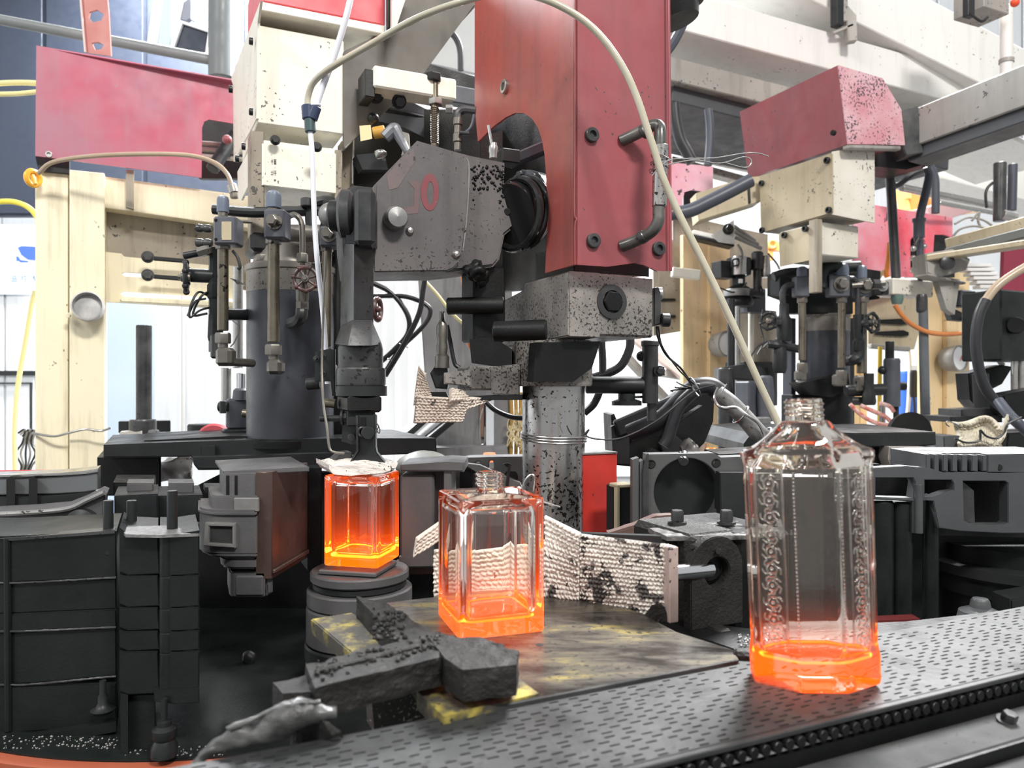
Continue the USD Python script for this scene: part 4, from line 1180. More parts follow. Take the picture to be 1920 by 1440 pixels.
# right of the column: rod with an upright clamp tube
T('clamp_tube', 'dark upright clamp tube on a horizontal rod, right of the spotted column', 'clamp')
dr = 1.16
A('rod', cyl(P(1098, 722, dr), P(1222, 722, dr), M(16, dr), 20), BLACKP)
A('tube', vl(1219, dr - .005, [(15, 756), (15, 650), (17, 648), (17, 640), (14, 638)], 20), IRON)
A('stem', cyl(P(1222, 790, dr), P(1222, 750, dr), M(9, dr)), IRON)
A('lug', prism([(1226, 688), (1246, 688), (1247, 704), (1226, 706)], ff(dr - .02), .03, b=.002), BLACKP)
A('lug', ball(P(1203, 668, dr), M(10, dr), 2), BLACKP)
A('bolt', hexbolt(P(1236, 696, dr - .02), -Y, M(7, dr), .01), IRON)
A('foot', vl(1175, dr, [(28, 760), (28, 752), (16, 748), (16, 738)], 20), BLACKP)
A('hook', ptube([(1180, 745, dr), (1205, 744, dr), (1212, 744, dr)], 2.5), BLACKP)
T('limit_switch', 'small black switch with cable gland at the right edge of the spotted casting', 'switch')
A('body', obox(P(1228, 608, 1.1), X * M(12, 1.1), Y * .04, Z * M(60, 1.1), .003), IRON)
A('roller', cyl(P(1240, 600, 1.1), P(1256, 600, 1.1), M(13, 1.1)), BLACKP)
A('dome', cyl(P(1228, 550, 1.11), P(1242, 550, 1.11), M(12, 1.1)), STEEL)
one('switch_cable', 'thin black twisted cable sagging from the small switch towards the black hose', 'cable', ptube([(1231, 612, 1.1), (1233, 630, 1.1), (1248, 664, 1.12), (1276, 690, 1.14), (1295, 715, 1.15), (1312, 722, 1.15)], 2.2, seg=6), RUBBER)
one('switch_cable', 'second thin cable from the small switch ending at a bend of the black hose', 'cable', ptube([(1234, 612, 1.1), (1242, 650, 1.11), (1270, 690, 1.13), (1285, 706, 1.14), (1297, 722, 1.15)], 1.6, seg=6), RUBBER)

# hoses behind the column
for k, (lab, pts, r, m) in enumerate([
    ('upper of the black cables looping right of the take-out arm', [(698, 530, 1.5), (735, 550, 1.5), (764, 590, 1.5), (765, 625, 1.5), (740, 655, 1.5), (712, 680, 1.5)], 5, RUBBER),
    ('long black cable hanging from the drive housing to the take-out arm', [(800, 500, 1.45), (793, 545, 1.45), (785, 590, 1.45), (755, 650, 1.45), (722, 705, 1.45)], 5, RUBBER),
    ('black cable with a wide loop behind the hanging cables', [(700, 555, 1.5), (760, 556, 1.5), (800, 572, 1.5), (806, 590, 1.5), (790, 615, 1.5), (750, 655, 1.5), (718, 705, 1.5)], 4.5, RUBBER),
    ('thin black cable along the underside of the drive housing', [(690, 516, 1.4), (720, 518, 1.4), (748, 512, 1.4), (760, 506, 1.4)], 3, RUBBER),
    ('yellow tube slanting behind the oil valve', [(795, 525, 1.6), (820, 552, 1.6), (850, 590, 1.6), (890, 625, 1.6)], 3, HOSEY),
    ('copper coloured hose wound with wire left of the spotted casting', [(866, 505, 1.4), (872, 540, 1.4), (876, 590, 1.4), (880, 640, 1.4), (892, 662, 1.4)], 6, HOSEO),
    ('black hose bending below the bracket arm', [(905, 748, 1.25), (930, 770, 1.25), (960, 782, 1.25), (985, 784, 1.25)], 5, RUBBER),
    ('black hose curving down from the spotted casting to the rod', [(1128, 640, 1.25), (1130, 680, 1.25), (1128, 720, 1.25), (1115, 755, 1.25), (1095, 775, 1.25)], 7, RUBBER),
    ('thick black hose loop under the right end of the spotted casting', [(1182, 630, 1.25), (1180, 655, 1.25), (1165, 685, 1.25), (1140, 700, 1.25), (1112, 708, 1.25)], 8, RUBBER),
    ('black hose standing beside the oil valve', [(838, 610, 1.12), (844, 640, 1.12), (852, 680, 1.12), (862, 690, 1.12)], 4, RUBBER),
    ('black hose arching beside the red column cover near the top', [(838, 58, 1.9), (852, 68, 1.9), (862, 90, 1.9), (864, 132, 1.9)], 6, RUBBER),
    ('slate hose coming round the upper right edge of the red column cover', [(1292, -10, 1.5), (1290, 15, 1.5), (1280, 45, 1.5), (1262, 80, 1.5), (1240, 110, 1.5)], 9, HOSEB)]):
    one('hose', lab, 'hose', ptube(pts, r, seg=8), m)
for k in range(2):
    one('tie_wire', 'thin wire tie round the looping black cables, %s one' % ['upper', 'lower'][k], 'wire', ring(P(757 - 22 * k, 648 + 28 * k, 1.47), (.5, 0, 1), M(9, 1.47), M(.9, 1.47), 16, 5), WIRE)
one('handwheel_far', 'small dark red handwheel edge showing right of the take-out arm', 'handwheel', J(ring(P(708, 580, 1.4), (1, -.15, 0), M(20, 1.4), M(5, 1.4), 20, 8), cyl(P(700, 580, 1.4), P(712, 580, 1.4), M(6, 1.4)), *[ball(P(709, 580 + 20 * math.sin(t), 1.4 + .02 * math.cos(t)), M(6, 1.4), 1) for t in np.linspace(0, 6.28, 7)[:-1]]), WHEELRED)
one('drive_motor', 'black motor housing at the upper right corner of the red column cover', 'motor', J(lathe(P(1250, -20, 1.35), (.3, 0, -1), [(.05, 0), (.052, .02), (.04, .06)], 24), cyl(P(1285, -40, 1.35), P(1300, 8, 1.35), M(22, 1.35))), BLACK)
# ================================================================== conveyor in the foreground
def belt_uv(u, v, z=0.0):
    """Point on the belt: u metres along it, v across it from its far edge towards the lens."""
    o = onz(1375, 1240, ZB)
    return o + U * u - V * v + Z * z


T('conveyor', 'dark perforated steel conveyor belt running across the foreground', 'conveyor')
W_ = 0.104
pit = 0.0150                    # slot pitch along the belt
rng = np.random.default_rng(7)
n_rows = 19
u0, u1 = -0.62, 0.62
plate_u = pit * 6
BELT = mat('belt_steel', (.022, .023, .024), (.055, .056, .057), patch=.9, speck=.9, speck_scale=200, rough=.48, metal=.1, spec=.28, bump=.0005, bump_scale=160, scale=20)
RAIL = mat('matte_dark_rail', (.030, .031, .032), (.055, .055, .055), patch=.9, speck=.8, speck_scale=200, rough=.75, spec=.2, bump=.0006, scale=25)
uu = u0
row_off = [(.25, .72, .02, .48, .86, .33)[r % 6] + .06 * rng.random() for r in range(n_rows)]
while uu < u1:
    pg = shapely.box(uu, -W_ + .002, uu + plate_u, 0)
    hs = []
    for r in range(n_rows):
        vv = -.005 - r * (W_ - .010) / (n_rows - 1)
        for c in range(6):
            a = uu + ((c + row_off[r] + .12 * (rng.random() - .5)) % 6) * pit
            if rng.random() < .16:
                continue
            L_ = .0050 + .0016 * rng.random()
            p0_, p1_ = max(a - L_ / 2, uu + .0014), min(a + L_ / 2, uu + plate_u - .0014)
            if p1_ - p0_ > .0012:
                hs.append(LineString([(p0_, vv), (p1_, vv)]).buffer(.00085, quad_segs=2))
    pg = pg.difference(shapely.unary_union(hs))
    A('belt_plate', slab(pg, belt_uv(0, 0), U, V, Z, -.0022, 0), BELT, smooth=False)
    uu += plate_u
A('under_belt', obox(belt_uv(u0, W_ - .003, -.012), U * (u1 - u0), V * (W_ - .006), Z * .008, 0), BLACK)
# rolled ends of the belt's cross rods along the near edge
for i in range(112):
    u = -.50 + i * .0092
    A('rod_end', cyl(belt_uv(u, W_ - .012, -.0075), belt_uv(u, W_ + .0045, -.0075), .0036, 10), BLACK)
A('edge_strip', obox(belt_uv(u0, W_ + .0025, -.0035), U * (u1 - u0), V * .006, Z * .0035, .0006), BELT)
A('side_rail', obox(belt_uv(u0, W_ + .040, -.032), U * (u1 - u0), V * .034, Z * .012, .002), RAIL)
A('side_rail', obox(belt_uv(u0, W_ + .100, -.040), U * (u1 - u0), V * .058, Z * .012, .002), RAIL)
A('rail_seam', obox(belt_uv(u0, W_ + .0425, -.036), U * (u1 - u0), V * .002, Z * .016, 0), BLACK)
A('side_wall', obox(belt_uv(u0, W_ + .002, -.16), U * (u1 - u0), V * .004, Z * .146, 0), BLACK)
A('bolt', hexbolt(belt_uv(.13, W_ + .02, -.02), (Z - V * .3), .005, .006), IRON)

# dead plate between the turntable and the belt
T('dead_plate', 'worn steel dead plate with yellow paint remnants under the square bottles', 'plate')
zp = ZB + .003
PLATE = usdkit.material(stage, '/World/Looks/worn_yellow_plate', {
    'g': ('geometry', {}), 'mp': ('mapping', {'rotation': (0, 0, -TH), 'scale': (5.0, 16.0, 1.0)}), 'n1': ('noise_texture', {'scale': 2.2, 'detail': 6.0, 'roughness': .62, 'distortion': .4}),
    'r1': ('rgb_ramp', {'ramp': [(.30, (.018, .016, .015)), (.42, (.05, .044, .038)), (.50, (.10, .09, .078)), (.58, (.15, .13, .085)), (.64, (.30, .24, .075)), (.72, (.12, .11, .09))]}),
    'n2': ('noise_texture', {'scale': 240.0, 'detail': 2.0}), 'm': ('mix', {'color2': (.03, .028, .025)}), 'r2': ('map_range', {'from_min': .60, 'from_max': .66, 'to_min': 0, 'to_max': .9, 'clamp': True}),
    'p': ('principled_bsdf', {'metallic': .45}), 'mr': ('map_range', {'from_min': .3, 'from_max': .7, 'to_min': .16, 'to_max': .42})},
    [('g.position', 'mp.vector'), ('mp.vector', 'n1.vector'), ('n1.fac', 'r1.fac'), ('g.position', 'n2.vector'), ('n2.fac', 'r2.value'), ('r2.result', 'm.fac'), ('r1.color', 'm.color1'), ('m.color', 'p.base_color'), ('n1.fac', 'mr.value'), ('mr.result', 'p.roughness')], surface='p.BSDF')
A('sheet', prism([(832, 1342), (1385, 1236), (1376, 1218), (1270, 1185), (1200, 1148), (1080, 1118), (880, 1112), (700, 1132), (690, 1165), (785, 1300)], (np.array([0, 0, zp]), Z), .008, b=.0008), PLATE)
A('front_edge', beam(onz(832, 1343, zp), onz(1385, 1237, zp), .012, .002), IRON)
for x, y in ((895, 1222), (1012, 1209), (1035, 1193)):
    A('hole', cyl(onz(x, y, zp) - Z * .004, onz(x, y, zp) + Z * .0002, .0035), DARKHOLE)
YEL = mat('chipped_yellow_paint', (.055, .050, .040), (.42, .34, .065), lo=.48, hi=.70, dirt=(.03, .028, .025), patch=1.0, speck=2.0, speck_scale=170, rough=.5, bump=.0006, scale=45)
T('yellow_bracket', 'chipped yellow steel bracket plate behind the sooty bars, in front of the disc stack', 'bracket')
A('plate', prism([(583, 1160), (660, 1148), (735, 1190), (735, 1222), (664, 1228)], (np.array([0, 0, ZB + .012]), Z), .013, b=.001), YEL)
one('soot_lump', 'smooth dark oval lump lying on the yellow bracket plate', 'lump', rough_up(hull([P(652, 1186, .66), P(660, 1170, .68), P(700, 1168, .68), P(712, 1180, .66), P(702, 1200, .65), P(660, 1206, .645), P(656, 1180, .64), P(700, 1176, .64), P(710, 1190, .64)]), .0015, 60, 4, .006), mat('dry_grey_lump', (.10, .085, .085), (.15, .13, .13), rough=.6, speck=.9, speck_scale=200), smooth=60)

# sooty guide bars
T('guide_bars', 'sooty black guide bars welded into a Y in front of the near square bottle', 'guide bars')
zb_ = ZB + .018


def bar_px(pts, z1, h, amp=.0018, seed=1):
    base = prism(pts, (np.array([0, 0, z1]), Z), h)
    return rough_up(base, amp, 130, seed, .0045)


A('long_bar', bar_px([(573, 1246), (820, 1186), (945, 1208), (948, 1240), (850, 1226), (590, 1290)], ZB + .030, .019, seed=1), CRUST)
A('rear_bar', bar_px([(668, 1118), (722, 1128), (818, 1188), (758, 1212)], ZB + .030, .022, seed=2), CRUST)
A('end_block', bar_px([(800, 1190), (905, 1196), (972, 1222), (968, 1246), (868, 1256), (836, 1236)], ZB + .031, .020, seed=3), CRUST)
A('left_tab', bar_px([(512, 1280), (575, 1266), (600, 1276), (600, 1296), (530, 1300)], ZB + .024, .024, seed=4), CRUST)
A('raised_lip', rough_up(beam(onz(592, 1256, ZB + .033), onz(790, 1208, ZB + .033), .006, .004), .0008, 200, 6, .006), CRUST)
A('stud', rough_up(cyl(onz(572, 1310, ZB + .016) - Z * .03, onz(572, 1310, ZB + .016), .0085, 16), .0006, 200, 2, .006), CRUST)
rg = np.random.default_rng(11)
crumbs = []
for i in range(120):
    x, y = 590 + 250 * rg.random(), 0
    y = 1258 - (x - 590) * .235 + rg.normal(0, 9)
    crumbs.append(rough_up(ball(onz(x, y, ZB + .031), .0006 + .0017 * rg.random() ** 2, 1), .0007, 500, i))
for i in range(60):
    crumbs.append(rough_up(ball(onz(700 + 60 * rg.random(), 1140 + 60 * rg.random(), ZB + .031), .0007 + .0014 * rg.random(), 1), .0006, 500, i))
A('soot_crumbs', J(crumbs), CRUST, kind='stuff')
T('guide_support', 'soot-flecked upright plate under the guide bars at the belt edge', 'plate')
A('plate', prism([(696, 1300), (775, 1290), (800, 1345), (702, 1375)], uf(700, .53), .02), mat('soot_fleck', (.030, .029, .028), (.06, .055, .05), dirt=(.4, .38, .36), speck=1.1, speck_scale=420, rough=.6, bump=.001, bump_scale=500))
T('front_wedge', 'thick sooty yellow-grey wedge plate under the guide bars beside the belt', 'plate')
A('plate', rough_up(prism([(782, 1296), (960, 1262), (1010, 1300), (832, 1344)], (np.array([0, 0, ZB + .0045]), Z), .012), .0008, 150, 5, .006), YEL)

# greasy torn sleeve lying over the belt's left end
T('greasy_rag', 'grey grease-caked torn sleeve lying on the left end of the belt', 'rag')
cl = [(363, 1440, .43), (385, 1412, .435), (425, 1390, .44), (475, 1368, .445), (520, 1350, .45), (560, 1342, .452), (600, 1338, .455), (632, 1336, .457)]
rr = [M(r, .44) for r in (16, 18, 24, 30, 34, 32, 22, 12)]
A('body', rough_up(tube([P(*c) for c in cl], rr, seg=22, n=7), .0065, 60, 8, .005), mat('caked_grease', (.016, .016, .016), (.085, .085, .085), patch=1.0, rough=.38, bump=.0016, bump_scale=150, scale=35), smooth=70)
A('ridge', rough_up(tube([P(x, y - 22, d - .004) for x, y, d in cl[2:7]], M(5, .44), seg=10), .004, 90, 9, .005), mat('caked_grease_ridge', (.06, .06, .06), (.15, .15, .15), rough=.35, bump=.001, scale=35), smooth=70)
A('torn_tip', rough_up(hull([P(605, 1352, .45), P(640, 1372, .45), P(645, 1385, .452), P(622, 1378, .448), P(600, 1366, .452), P(620, 1362, .46)]), .003, 120, 3, .005), CRUST)

# ================================================================== disc stack under the glowing bottle
T('disc_stack', 'stack of dark steel discs carrying the glowing square bottle', 'pedestal')
dd = 1.00
zt = EYE - (1066 - 720) / FPX * (dd - .03)
def disc(yt, yb, r, b=3):
    return vl(675, dd, [(r - b, yb), (r, yb - b), (r, yt + b), (r - b, yt)], 56)
A('top_disc', disc(1066, 1084, 91), MOLD)
A('neck', disc(1084, 1098, 86), BLACKP)
A('disc', disc(1098, 1128, 97), MOLD)
A('disc', disc(1129, 1196, 98), MOLD)
A('disc', disc(1197, 1226, 101), BLACKP)
A('base', disc(1227, 1266, 99), BLACKP)
A('seat_plate', cbox(P(672, 1064, dd - .01), .078, .07, .006, yaw=-.23), MOLD)

# ================================================================== mould halves
T('mould_half', 'left mould half with an embossed square panel, glowing inside, beside the hot bottle', 'mould')
dl = 0.93
yw = TH
def plan_block(x0, x1, y0, y1, d, depth, r=.012, rr=.002, bev=.0015):
    """Upright casting block, its near left corner rounded by r, running back along the machine's cross direction."""
    p = P(x0, y1, d)
    w = M(x1 - x0, d)
    big = Point(r, r).buffer(r, quad_segs=10).union(Point(w - rr, rr).buffer(rr, quad_segs=3)).union(shapely.box(rr, depth - .002, w, depth)).convex_hull
    m = slab(big, p, X, V / V[1], Z, 0, M(y1 - y0, d), bev)
    return m


A('upper_body', plan_block(418, 492, 888, 932, dl, .08, .010), MOLD)
A('shoulder', plan_block(396, 486, 930, 961, dl - .008, .09, .014), MOLD)
A('shoulder_facet', obox(P(438, 960, dl - .012), X * M(46, dl), Y * .006, Z * M(26, dl), .001), IRONL)
A('barrel', plan_block(376, 484, 964, 1042, dl - .015, .10, .026, .004, .003), MOLD)
A('barrel_lip', plan_block(373, 483, 957, 970, dl - .018, .10, .028, .004, .003), MOLD)
A('barrel_lip', plan_block(388, 484, 1036, 1046, dl - .016, .10, .024, .004, .002), MOLD)
fr = A('panel_frame', prism([(384, 980), (441, 982), (441, 1028), (380, 1024)], ff(dl - .021), .008, holes=[[(392, 987), (435, 988), (435, 1021), (391, 1018)]], b=.001), IRONL)
A('panel', prism([(392, 987), (435, 988), (435, 1021), (391, 1018)], ff(dl - .017), .006), IRON)
A('lower_ring', plan_block(416, 482, 1046, 1068, dl - .012, .08, .018, .003, .003), MOLD)
A('foot', plan_block(431, 498, 1073, 1120, dl - .005, .06, .008), MOLD)
A('foot_pad', obox(P(441, 1118, dl - .008), X * M(52, dl), Y * .01, Z * M(38, dl), .002), MOLD)
A('spine', prism([(484, 905), (508, 885), (512, 1110), (500, 1118), (496, 1060), (484, 1050)], ff(dl + .0), .06, b=.002), MOLD)
A('inner_wall', prism([(510, 886), (576, 884), (577, 1064), (512, 1086)], vf(510, dl + .005), .02), MOLDIN) if False else None
A('inner_wall', obox(P(510, 1086, dl - .005), (P(577, 1068, dl + .11) - P(510, 1086, dl - .005)) * np.array([1, 1, 0]), -X * .02, Z * M(200, dl), .001), MOLDIN)
A('inner_step', obox(P(510, 1076, dl - .008), (P(575, 1062, dl + .105) - P(510, 1076, dl - .008)) * np.array([1, 1, 0]), X * .004, Z * M(8, dl), .001), MOLDIN)
A('top_plate', prism([(418, 884), (500, 880), (580, 876), (580, 884), (492, 889), (418, 889)], ff(dl + .01), .14, b=.001), MOLD)
A('back_post', prism([(577, 878), (604, 878), (604, 1060), (577, 1070)], ff(dl + .12), .05, b=.002), BLACK)
A('bolt', cyl(P(377, 994, dl + .02), P(360, 990, dl + .04), M(14, dl)), MOLD)
for x, y in ((424, 912), (440, 908)):
    A('groove', obox(P(x, 928, dl - .0008), X * M(5, dl), Y * .002, Z * M(36, dl), 0), BLACK)

T('mould_half', 'right mould half, dull purplish grey, between the two square bottles', 'mould')
dr_ = 1.06
A('cheek', obox(P(750, 1066, dr_), X * M(64, dr_), Y * .08, Z * M(176, dr_), .003), MOLD)
A('rim', prism([(750, 872), (838, 866), (870, 868), (870, 885), (832, 884), (750, 884)], ff(dr_ - .01), .1, b=.002), MOLD)
A('jamb', prism([(814, 884), (834, 884), (834, 1060), (814, 1062)], ff(dr_ + .02), .06, b=.001), plain('mould_dark_maroon', (.06, .035, .04), .5))
A('outer_wall', prism([(832, 884), (846, 876), (850, 1060), (832, 1062)], ff(dr_ - .005), .08, b=.001), MOLD)
A('foot', prism([(748, 1044), (835, 1042), (835, 1062), (748, 1064)], ff(dr_ - .006), .06, b=.001), MOLD)
A('base', prism([(735, 1064), (840, 1060), (840, 1075), (735, 1078)], ff(dr_ + .02), .05), plain('mould_base_brown', (.10, .05, .035), .5))
hump = ball((0, 0, 0), 1.0, 3)
hump.vertices = hump.vertices * [M(52, 1.25), .06, M(28, 1.25)] + P(794, 874, 1.25)
one('table_hump', 'dark domed casting behind the glowing square bottle', 'casting', rough_up(hump, .002, 40, 3), mat('mossy_casting', (.10, .10, .085), (.17, .165, .14), patch=.9, rough=.55, scale=14, speck=.5), smooth=60)
T('slotted_plate', 'grey slotted steel plate behind the near square bottle', 'plate')
da = 1.30
A('plate', prism([(838, 866), (880, 858), (985, 856), (985, 905), (940, 905), (905, 890), (870, 872)], ff(da), .05, b=.002, holes=[[(891, 872), (894, 866), (899, 866), (901, 872), (900, 878), (892, 878)], [(917, 868), (920, 864), (924, 864), (926, 870), (926, 885), (917, 885)]]), MOLD)
A('diagonal', prism([(866, 868), (900, 872), (975, 905), (985, 930), (960, 930), (900, 890)], ff(da - .02), .03, b=.001), IRONL)
A('lower_plate', prism([(848, 876), (880, 876), (960, 915), (985, 920), (985, 960), (848, 960)], ff(da + .02), .05, b=.002), MOLD)
A('slot', obox(P(862, 915, da + .015), X * M(24, da), Y * .006, Z * M(34, da), 0), BLACK)
A('bush', cyl(P(885, 878, da - .01), P(905, 880, da - .01), M(8, da)), BLACKP)
A('hole', cyl(P(958, 893, da - .001), P(958, 893, da + .01), M(14, da)), DARKHOLE)
A('hook', ptube([(955, 872, da - .02), (953, 890, da - .02), (949, 925, da - .02)], 3), IRON)
A('hook', prism([(944, 870), (952, 868), (960, 872), (950, 876)], ff(da - .022), .004), BLACK)
one('hanging_blade', 'pale narrow blade hanging in the gap left of the spotted column', 'blade', obox(P(911, 840, 2.17), X * M(15, 2.17), Y * .02, Z * M(90, 2.17), .002), plain('blade_pale', (.62, .66, .70), .4))
one('wire_hook', 'thin bent wire hook beside the pale hanging blade', 'hook', ptube([(906, 765, 2.16), (900, 790, 2.16), (901, 830, 2.16), (906, 833, 2.16), (909, 826, 2.16), (909, 800, 2.16)], 1.4, seg=6), WIRE)
one('copper_strip', 'brown copper strip hanging left of the pale blade', 'strip', obox(P(899, 820, 2.19), X * M(9, 2.19), Y * .01, Z * M(66, 2.19)), plain('strip_brown', (.20, .12, .09), .5))
T('straw_bundle', 'bundle of amber tubes and straw-like wires in the gap left of the spotted column', 'bundle')
rg = np.random.default_rng(3)
for i in range(3):
    A('tube', ptube([(958 + 9 * i, 735, 2.19), (960 + 8 * i, 800, 2.19), (957 + 10 * i, 866, 2.19)], 4), plain('straw_amber_%d' % i, (.45, .27, .07), .5))
A('strands', J(*[ptube([(955 + 30 * rg.random(), 760 + 90 * rg.random(), 2.16), (950 + 40 * rg.random(), 780 + 60 * rg.random(), 2.16), (955 + 30 * rg.random(), 760 + 90 * rg.random(), 2.16)], .9, seg=5) for _ in range(22)]), plain('straw_pale', (.62, .52, .30), .6), kind='stuff')
# ================================================================== sweep-out pusher with knitted band, and its black air cylinder
T('sweep_pusher', 'pusher wrapped in cream knitted band, standing on the plate behind the near square bottle', 'pusher')
pA0, pA1 = P(1086, 1002, .735), P(1086, 1150, .735)
pB0, pB1 = P(1250, 1022, .690), P(1252, 1166, .690)
A('band', weave([pA0, pB0, pB1, pA1], 22, 18, .0032, seed=11), WEBD, smooth=True)
pC0, pC1 = P(1018, 966, .765), P(1020, 1150, .745)
A('band', weave([pC0, pA0 + [0, .001, 0], pA1 + [0, .001, 0], pC1], 9, 19, .0032, seed=12), WEBD, smooth=True)
pD0, pD1 = P(812, 1032, .80), P(812, 1128, .80)
A('band', weave([pD0, P(1020, 1012, .775), P(1020, 1140, .76), pD1], 18, 12, .0032, seed=13), WEB, smooth=True)
A('loose_end', weave([P(782, 1010, .79), P(836, 972, .80), P(834, 1008, .80), P(776, 1046, .79)], 7, 5, .0022, seed=14), WEB, smooth=True)
A('end_plate', obox(pB1 + [0.0005, -.006, 0], U * .010, V * .012, Z * (pB0[2] - pB1[2] - .001), .001), mat('rusty_end_plate', (.42, .34, .31), (.26, .20, .18), dirt=(.04, .03, .03), patch=.9, speck=1.2, speck_scale=150, rough=.5, scale=40))
A('grease_smear', rough_up(hull([P(x, y, d) for x, y in ((1204, 1160), (1222, 1135), (1240, 1132), (1252, 1150), (1252, 1166), (1235, 1170)) for d in (.690, .6875)]), .0015, 150, 3, .005), CRUST)
A('grease_drip', ptube([(1236, 1162, .688), (1232, 1172, .686), (1239, 1182, .686), (1240, 1192, .686)], 2.4), CRUST)
A('backing', obox(pA1 + V * .008, pB1 - pA1, V * .01, Z * (pA0[2] - pA1[2]), .001), BLACKP)
A('wire', ptube([(975, 925, .77), (985, 900, .77), (996, 890, .77), (1003, 897, .77), (1000, 925, .775)], 1.8, seg=6), WIRE)
A('wire', ptube([(972, 925, .77), (1000, 935, .76), (1030, 945, .76), (1050, 951, .765)], 1.6, seg=6), WIRE)
A('wire_wrap', rough_up(cyl(P(962, 932, .77), P(980, 920, .77), .006, 12), .001, 200, 2, .004), FABW)

T('air_cylinder', 'greasy black air cylinder block with a polished rod pushing the knitted band', 'cylinder')
dc = .76
A('body', kbox(dc, 1384, 1003, 1200, wu=.07, wv=.12, b=.004), BLACK)
A('front', kbox(dc - .012, 1290, 1004, 1190, wu=.065, wv=.10, b=.006), CRUST)
A('top_cake', rough_up(prism([(1215, 990), (1380, 976), (1412, 986), (1400, 1004), (1250, 1006)], (np.array([0, 0, P(0, 1003, dc)[2]]), Z), .004), .0016, 120, 9, .007), mat('flaky_top', (.03, .03, .03), (.22, .215, .21), patch=1.0, rough=.35, scale=110, bump=.001))
cq = P(1330, 1062, dc - .02)
A('flange', J(slab(Point(0, 0).buffer(.031).union(shapely.box(-.031, -.055, .031, 0)).difference(Point(0, -.003).buffer(.0145)), cq, U, Z, -V, 0, .012, .001)), CRUST)
A('bore', cyl(cq - V * .002, cq + V * .004, .0145, 24), BLACK)
for x, y in ((1297, 1025), (1347, 1034)):
    A('screw_hole', cyl(P(x, y, dc - .037), P(x, y, dc - .03), M(5, dc)), DARKHOLE)
A('rod', cyl(P(1252, 1076, .703), P(1332, 1067, .733), M(15, .72), 24), CHROME)
A('rear_flange', lathe(P(1250, 1030, dc + .03), -V, [(M(38, dc), 0), (M(38, dc), .02), (M(30, dc), .024)], 28), CRUST)
for x in (1270, 1362):
    A('bolt', hexbolt(P(x, 982, dc + .05), Z, M(13, dc), .012), IRON)
A('base_block', kbox(dc + .02, 1300, 1150, 1215, wu=.05, wv=.05, b=.006), CRUST)
A('base_nut', hexa(P(1335, 1190, dc - .03), -V, M(22, dc), .02), CRUST)
T('black_bed', 'black machine bed behind the belt, between the dead plate and the right turntable', 'bed')
A('slab', prism([(1180, 1150), (1400, 1178), (1700, 1165), (1920, 1140), (1990, 1120), (1990, 1180), (1385, 1245), (1376, 1216)], (np.array([0, 0, ZB - .02]), Z), .05), BLACK)
A('end_bar', rough_up(beam(onz(1375, 1222, ZB + .006), onz(1430, 1225, ZB + .006), .016, .012), .001, 150, 3, .006), CRUST)
rg = np.random.default_rng(5)
A('glass_crumbs', J(*[ball(onz(1385 + 60 * rg.random(), 1190 + 25 * rg.random(), ZB - .017), .0006 + .001 * rg.random(), 1) for _ in range(70)]), IRONL, kind='stuff')

# mould half with the round cavity behind the black cylinder
T('mould_plate', 'dark mould plate with a round hollow, behind the black air cylinder', 'mould')
dm_ = .98
circ = [(1289 + 63 * math.cos(t), 923 + 64 * math.sin(t)) for t in np.linspace(0, 2 * math.pi, 48, endpoint=False)]
MP = mat('mould_plate_iron', (.075, .076, .078), (.10, .10, .10), rough=.5, metal=.2, bump=.0003, scale=8)
A('plate', prism([(1212, 852), (1340, 850), (1352, 858), (1410, 856), (1415, 990), (1212, 990)], ff(dm_), .03, holes=[circ], b=.001), MP)
A('hollow', lathe(P(1289, 923, dm_ + .028), -Y, [(M(78, dm_), 0), (M(60, dm_), -.016), (M(34, dm_), -.032), (0, -.036)], 40), BLACKP)
A('rim_edge', prism([(1212, 852), (1216, 850), (1216, 985), (1206, 985), (1206, 880)], ff(dm_ - .004), .02), IRON)
A('side_fin', prism([(1186, 862), (1198, 858), (1198, 985), (1186, 985)], ff(dm_ + .005), .02), MP)
A('side_fin', prism([(1200, 866), (1206, 862), (1206, 980), (1200, 980)], ff(dm_ + .002), .02), MP)
A('side_block', prism([(1350, 886), (1415, 886), (1415, 990), (1352, 990)], ff(dm_ - .02), .03, b=.001), BLACKP)
A('top_pin', cyl(P(1282, 866, dm_ - .004), P(1282, 852, dm_ + .02), M(9, dm_)), IRON)
A('top_pin', cyl(P(1276, 862, dm_ - .004), P(1276, 850, dm_ + .02), M(5, dm_)), IRON)
for x, y in ((1221, 870), (1343, 868)):
    A('screw_socket', J(cyl(P(x, y, dm_ - .0006), P(x, y, dm_ + .004), M(8, dm_)), ring(P(x, y, dm_ - .0006), Y, M(7, dm_), M(1.5, dm_), 18, 5)), DARKHOLE)
T('red_box', 'bright red box standing right behind the spotted column', 'box')
REDB = mat('hot_red_paint', (.62, .035, .02), (.40, .03, .025), dirt=(.10, .02, .02), patch=1.0, rough=.45, scale=9, speck=.3)
A('body', kbox(1.10, 1090, 852, 1005, xr=1158, wv=.06, b=.002), REDB)
A('top_edge', kbox(1.098, 1090, 850, 853, xr=1158, wv=.06, b=0), IRONL)
T('guide_post', 'tan edged dark post between the red box and the mould plate', 'post')
A('post', kbox(1.04, 1158, 912, 1000, wu=.022, wv=.03), BLACKP)
A('tan_edge', kbox(1.036, 1156, 910, 1000, wu=.006, wv=.008), TAN)
A('tan_cap', kbox(1.036, 1156, 908, 916, wu=.026, wv=.02), TAN)
A('ridge', kbox(1.05, 1180, 912, 1000, wu=.02, wv=.03), BLACKP)
